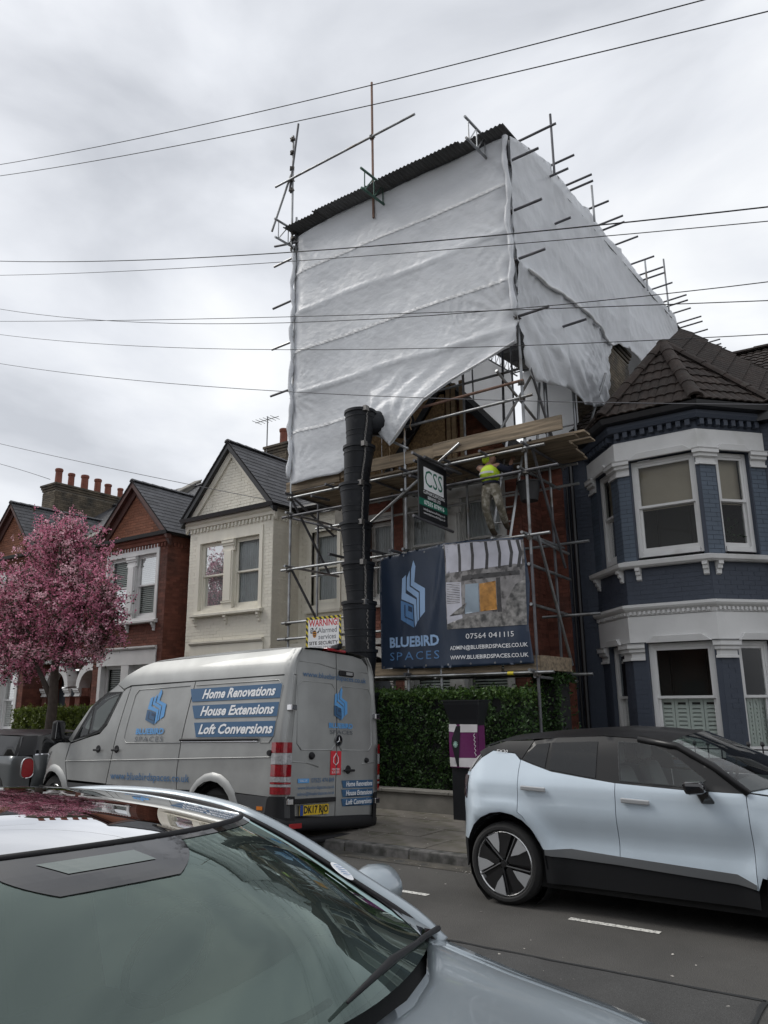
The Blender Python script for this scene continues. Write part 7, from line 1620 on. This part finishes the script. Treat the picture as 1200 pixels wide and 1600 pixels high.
# ---------------------------------------------------------------- street bin with wrap
M_bin = mat('black_bin_plastic', (0.010, 0.011, 0.014), .45); M_purple = mat('purple_wrap', (0.13, 0.018, 0.10), .45, var=.1, bump=.3, bscale=9, bdist=.02); M_wrapw = mat('white_wrap', (0.62, 0.60, 0.62), .5, bump=.3, bscale=9, bdist=.02)
bn_ = thing('street_bin', 'black bin pillar with flared lid and purple and white wrap before the hedge', 'bin', (-5.61, 9.9, .1))
def ring(x, y, hx, hy, z): return [(x-hx, y-hy, z), (x+hx, y-hy, z), (x+hx, y+hy, z), (x-hx, y+hy, z)]
def frus(lv, name, m, par=bn_, bev=.012):
    b = MB()
    for a, c in zip(lv, lv[1:]): 
        A_, B_ = ring(*a), ring(*c); b.add(A_+B_, [(0, 1, 5, 4), (1, 2, 6, 5), (2, 3, 7, 6), (3, 0, 4, 7)])
    b.add(ring(*lv[0]), [(3, 2, 1, 0)]); b.add(ring(*lv[-1]), [(0, 1, 2, 3)]); return b.build(name, m, par, bevel=bev)
frus([(-5.6, 9.94, .22, .09, .1), (-5.6, 9.94, .22, .09, 1.38)], 'body', M_bin); frus([(-5.6, 9.94, .23, .10, 1.37), (-5.6, 9.94, .24, .11, 1.45), (-5.61, 9.94, .29, .16, 1.66), (-5.61, 9.94, .29, .16, 1.70)], 'hood', M_bin); frus([(-5.61, 9.94, .31, .18, 1.70), (-5.61, 9.94, .31, .18, 1.72)], 'lid_rim', M_bin)
def wr(u, v, o=0): return (-5.83+u, 9.825-o-.012*math.sin(u*11+v*7), v)
def wq(poly, m, nm, o=.0, par=bn_): return panel(nm, poly, lambda a, c: wr(a, c, o), m, par, step=.06, world=True)
pw_ = wq([(.0, .80), (.46, .80), (.465, 1.38), (.0, 1.38)], M_purple, 'wrap')
wq([(.0, 1.285), (.10, 1.275), (.125, 1.36), (.11, 1.385), (.0, 1.385)], M_wrapw, 'white_band', .003, pw_); wq([(.165, 1.275), (.46, 1.28), (.465, 1.385), (.17, 1.385)], M_wrapw, 'white_band', .003, pw_)
wq([(.0, .81), (.115, .81), (.11, .93), (.0, .935)], M_wrapw, 'white_band', .003, pw_); wq([(.155, .81), (.46, .81), (.46, .935), (.15, .93)], M_wrapw, 'white_band', .003, pw_)
wq([(.12, .82), (.15, .82), (.165, 1.1), (.18, 1.36), (.11, 1.36), (.05, 1.2), (.04, 1.12)], M_bin, 'opening', .005, pw_)
b = MB()
for k in range(6): a = k*math.pi/6; b.bar(wr(.105-.035*math.cos(a), 1.11-.045*math.sin(a), .01), wr(.105+.035*math.cos(a), 1.11+.045*math.sin(a), .01), .0045, 4)
b.build('star_emblem', mat('emblem_mint', (.35, .55, .48), .5), pw_)
b = MB(); b.tube([wr(.41+.014*math.sin(i*1.3), .96+i*.012, .006) for i in range(26)], .0045, 4); b.build('script_print', M_wrapw, pw_)
for sx in (-1, 1): 
    b = MB(); b.add([(-5.6+sx*.228, 9.84, .8), (-5.6+sx*.228, 10.03, .8), (-5.6+sx*.228, 10.03, 1.38), (-5.6+sx*.228, 9.84, 1.38)], [(0, 1, 2, 3)]); b.build('wrap_side', M_purple, bn_, recalc=False)
# ---------------------------------------------------------------- overhead cables
M_cable = mat('black_cable', (0.02, 0.02, 0.022), .7)
W_ = [([(-17.23, 14.76), (-6.18, 11.01), (-1.08, 9.49)], .0075, 'black cable crossing the sky highest of all'), ([(-17.15, 14.4), (-5.57, 10.46), (-.48, 8.95)], .0075, 'black cable just under the highest one above the tent roof'),
      ([(-16.63, 11.85), (-5.6, 8.05), (-.75, 6.64)], .0085, 'thick black cable across the upper part of the white sheet'), ([(-16.55, 11.45), (-5.6, 7.9), (-.77, 6.48)], .0055, 'thin black cable close below the thick one across the upper sheet'),
      ([(-16.36, 10.52), (-4.58, 6.64), (-.84, 5.81)], .0055, 'upper of the two black cables that meet at the middle of the sheet corner'), ([(-16.29, 10.19), (-4.58, 6.67), (-.87, 5.61)], .0055, 'lower of the two black cables that meet at the middle of the sheet corner'),
      ([(-16.22, 9.84), (-5.62, 6.44), (-.91, 5.25)], .005, 'thin black cable level with the torn edge of the sheet'), ([(-16.07, 9.09), (-7.52, 6.29), (-1.0, 4.52)], .0055, 'grey cable passing in front of the chute top and the hip roof'),
      ([(-15.67, 7.13), (-11.16, 5.68), (-7.47, 4.54)], .005, 'thin cable sloping down past the cream gable'), ([(-15.57, 6.66), (-14.6, 6.33), (-13.68, 6.0)], .005, 'thin short cable above the blossom tree')]
M_cg = mat('grey_cable', (0.09, 0.09, 0.10), .7)
for k, (P3, r, lab) in enumerate(W_):
    (x0, z0), (x1, z1), (x2, z2) = P3
    def q(x): return z0*(x-x1)*(x-x2)/((x0-x1)*(x0-x2))+z1*(x-x0)*(x-x2)/((x1-x0)*(x1-x2))+z2*(x-x0)*(x-x1)/((x2-x0)*(x2-x1))
    a, e = (-30, 6) if k < 8 else ((-30, -7.4) if k == 8 else (-30, -13.6))
    b = MB(); b.tube([(lerp(a, e, i/40), 8.0, q(lerp(a, e, i/40))) for i in range(41)], r, 5)
    o = b.build('overhead_cable', M_cg if k >= 7 else M_cable, None, smooth=True); tag(o, lab, 'cable', 'cables over the street')
tp = MB(); tp.lathe([(.0262, -.05), (.0285, -.05), (.0285, .05), (.0262, .05)], (-5.32, 10.85, 2.105), 12, axis='x'); tp.build('marker_tape', C_yel, sc)
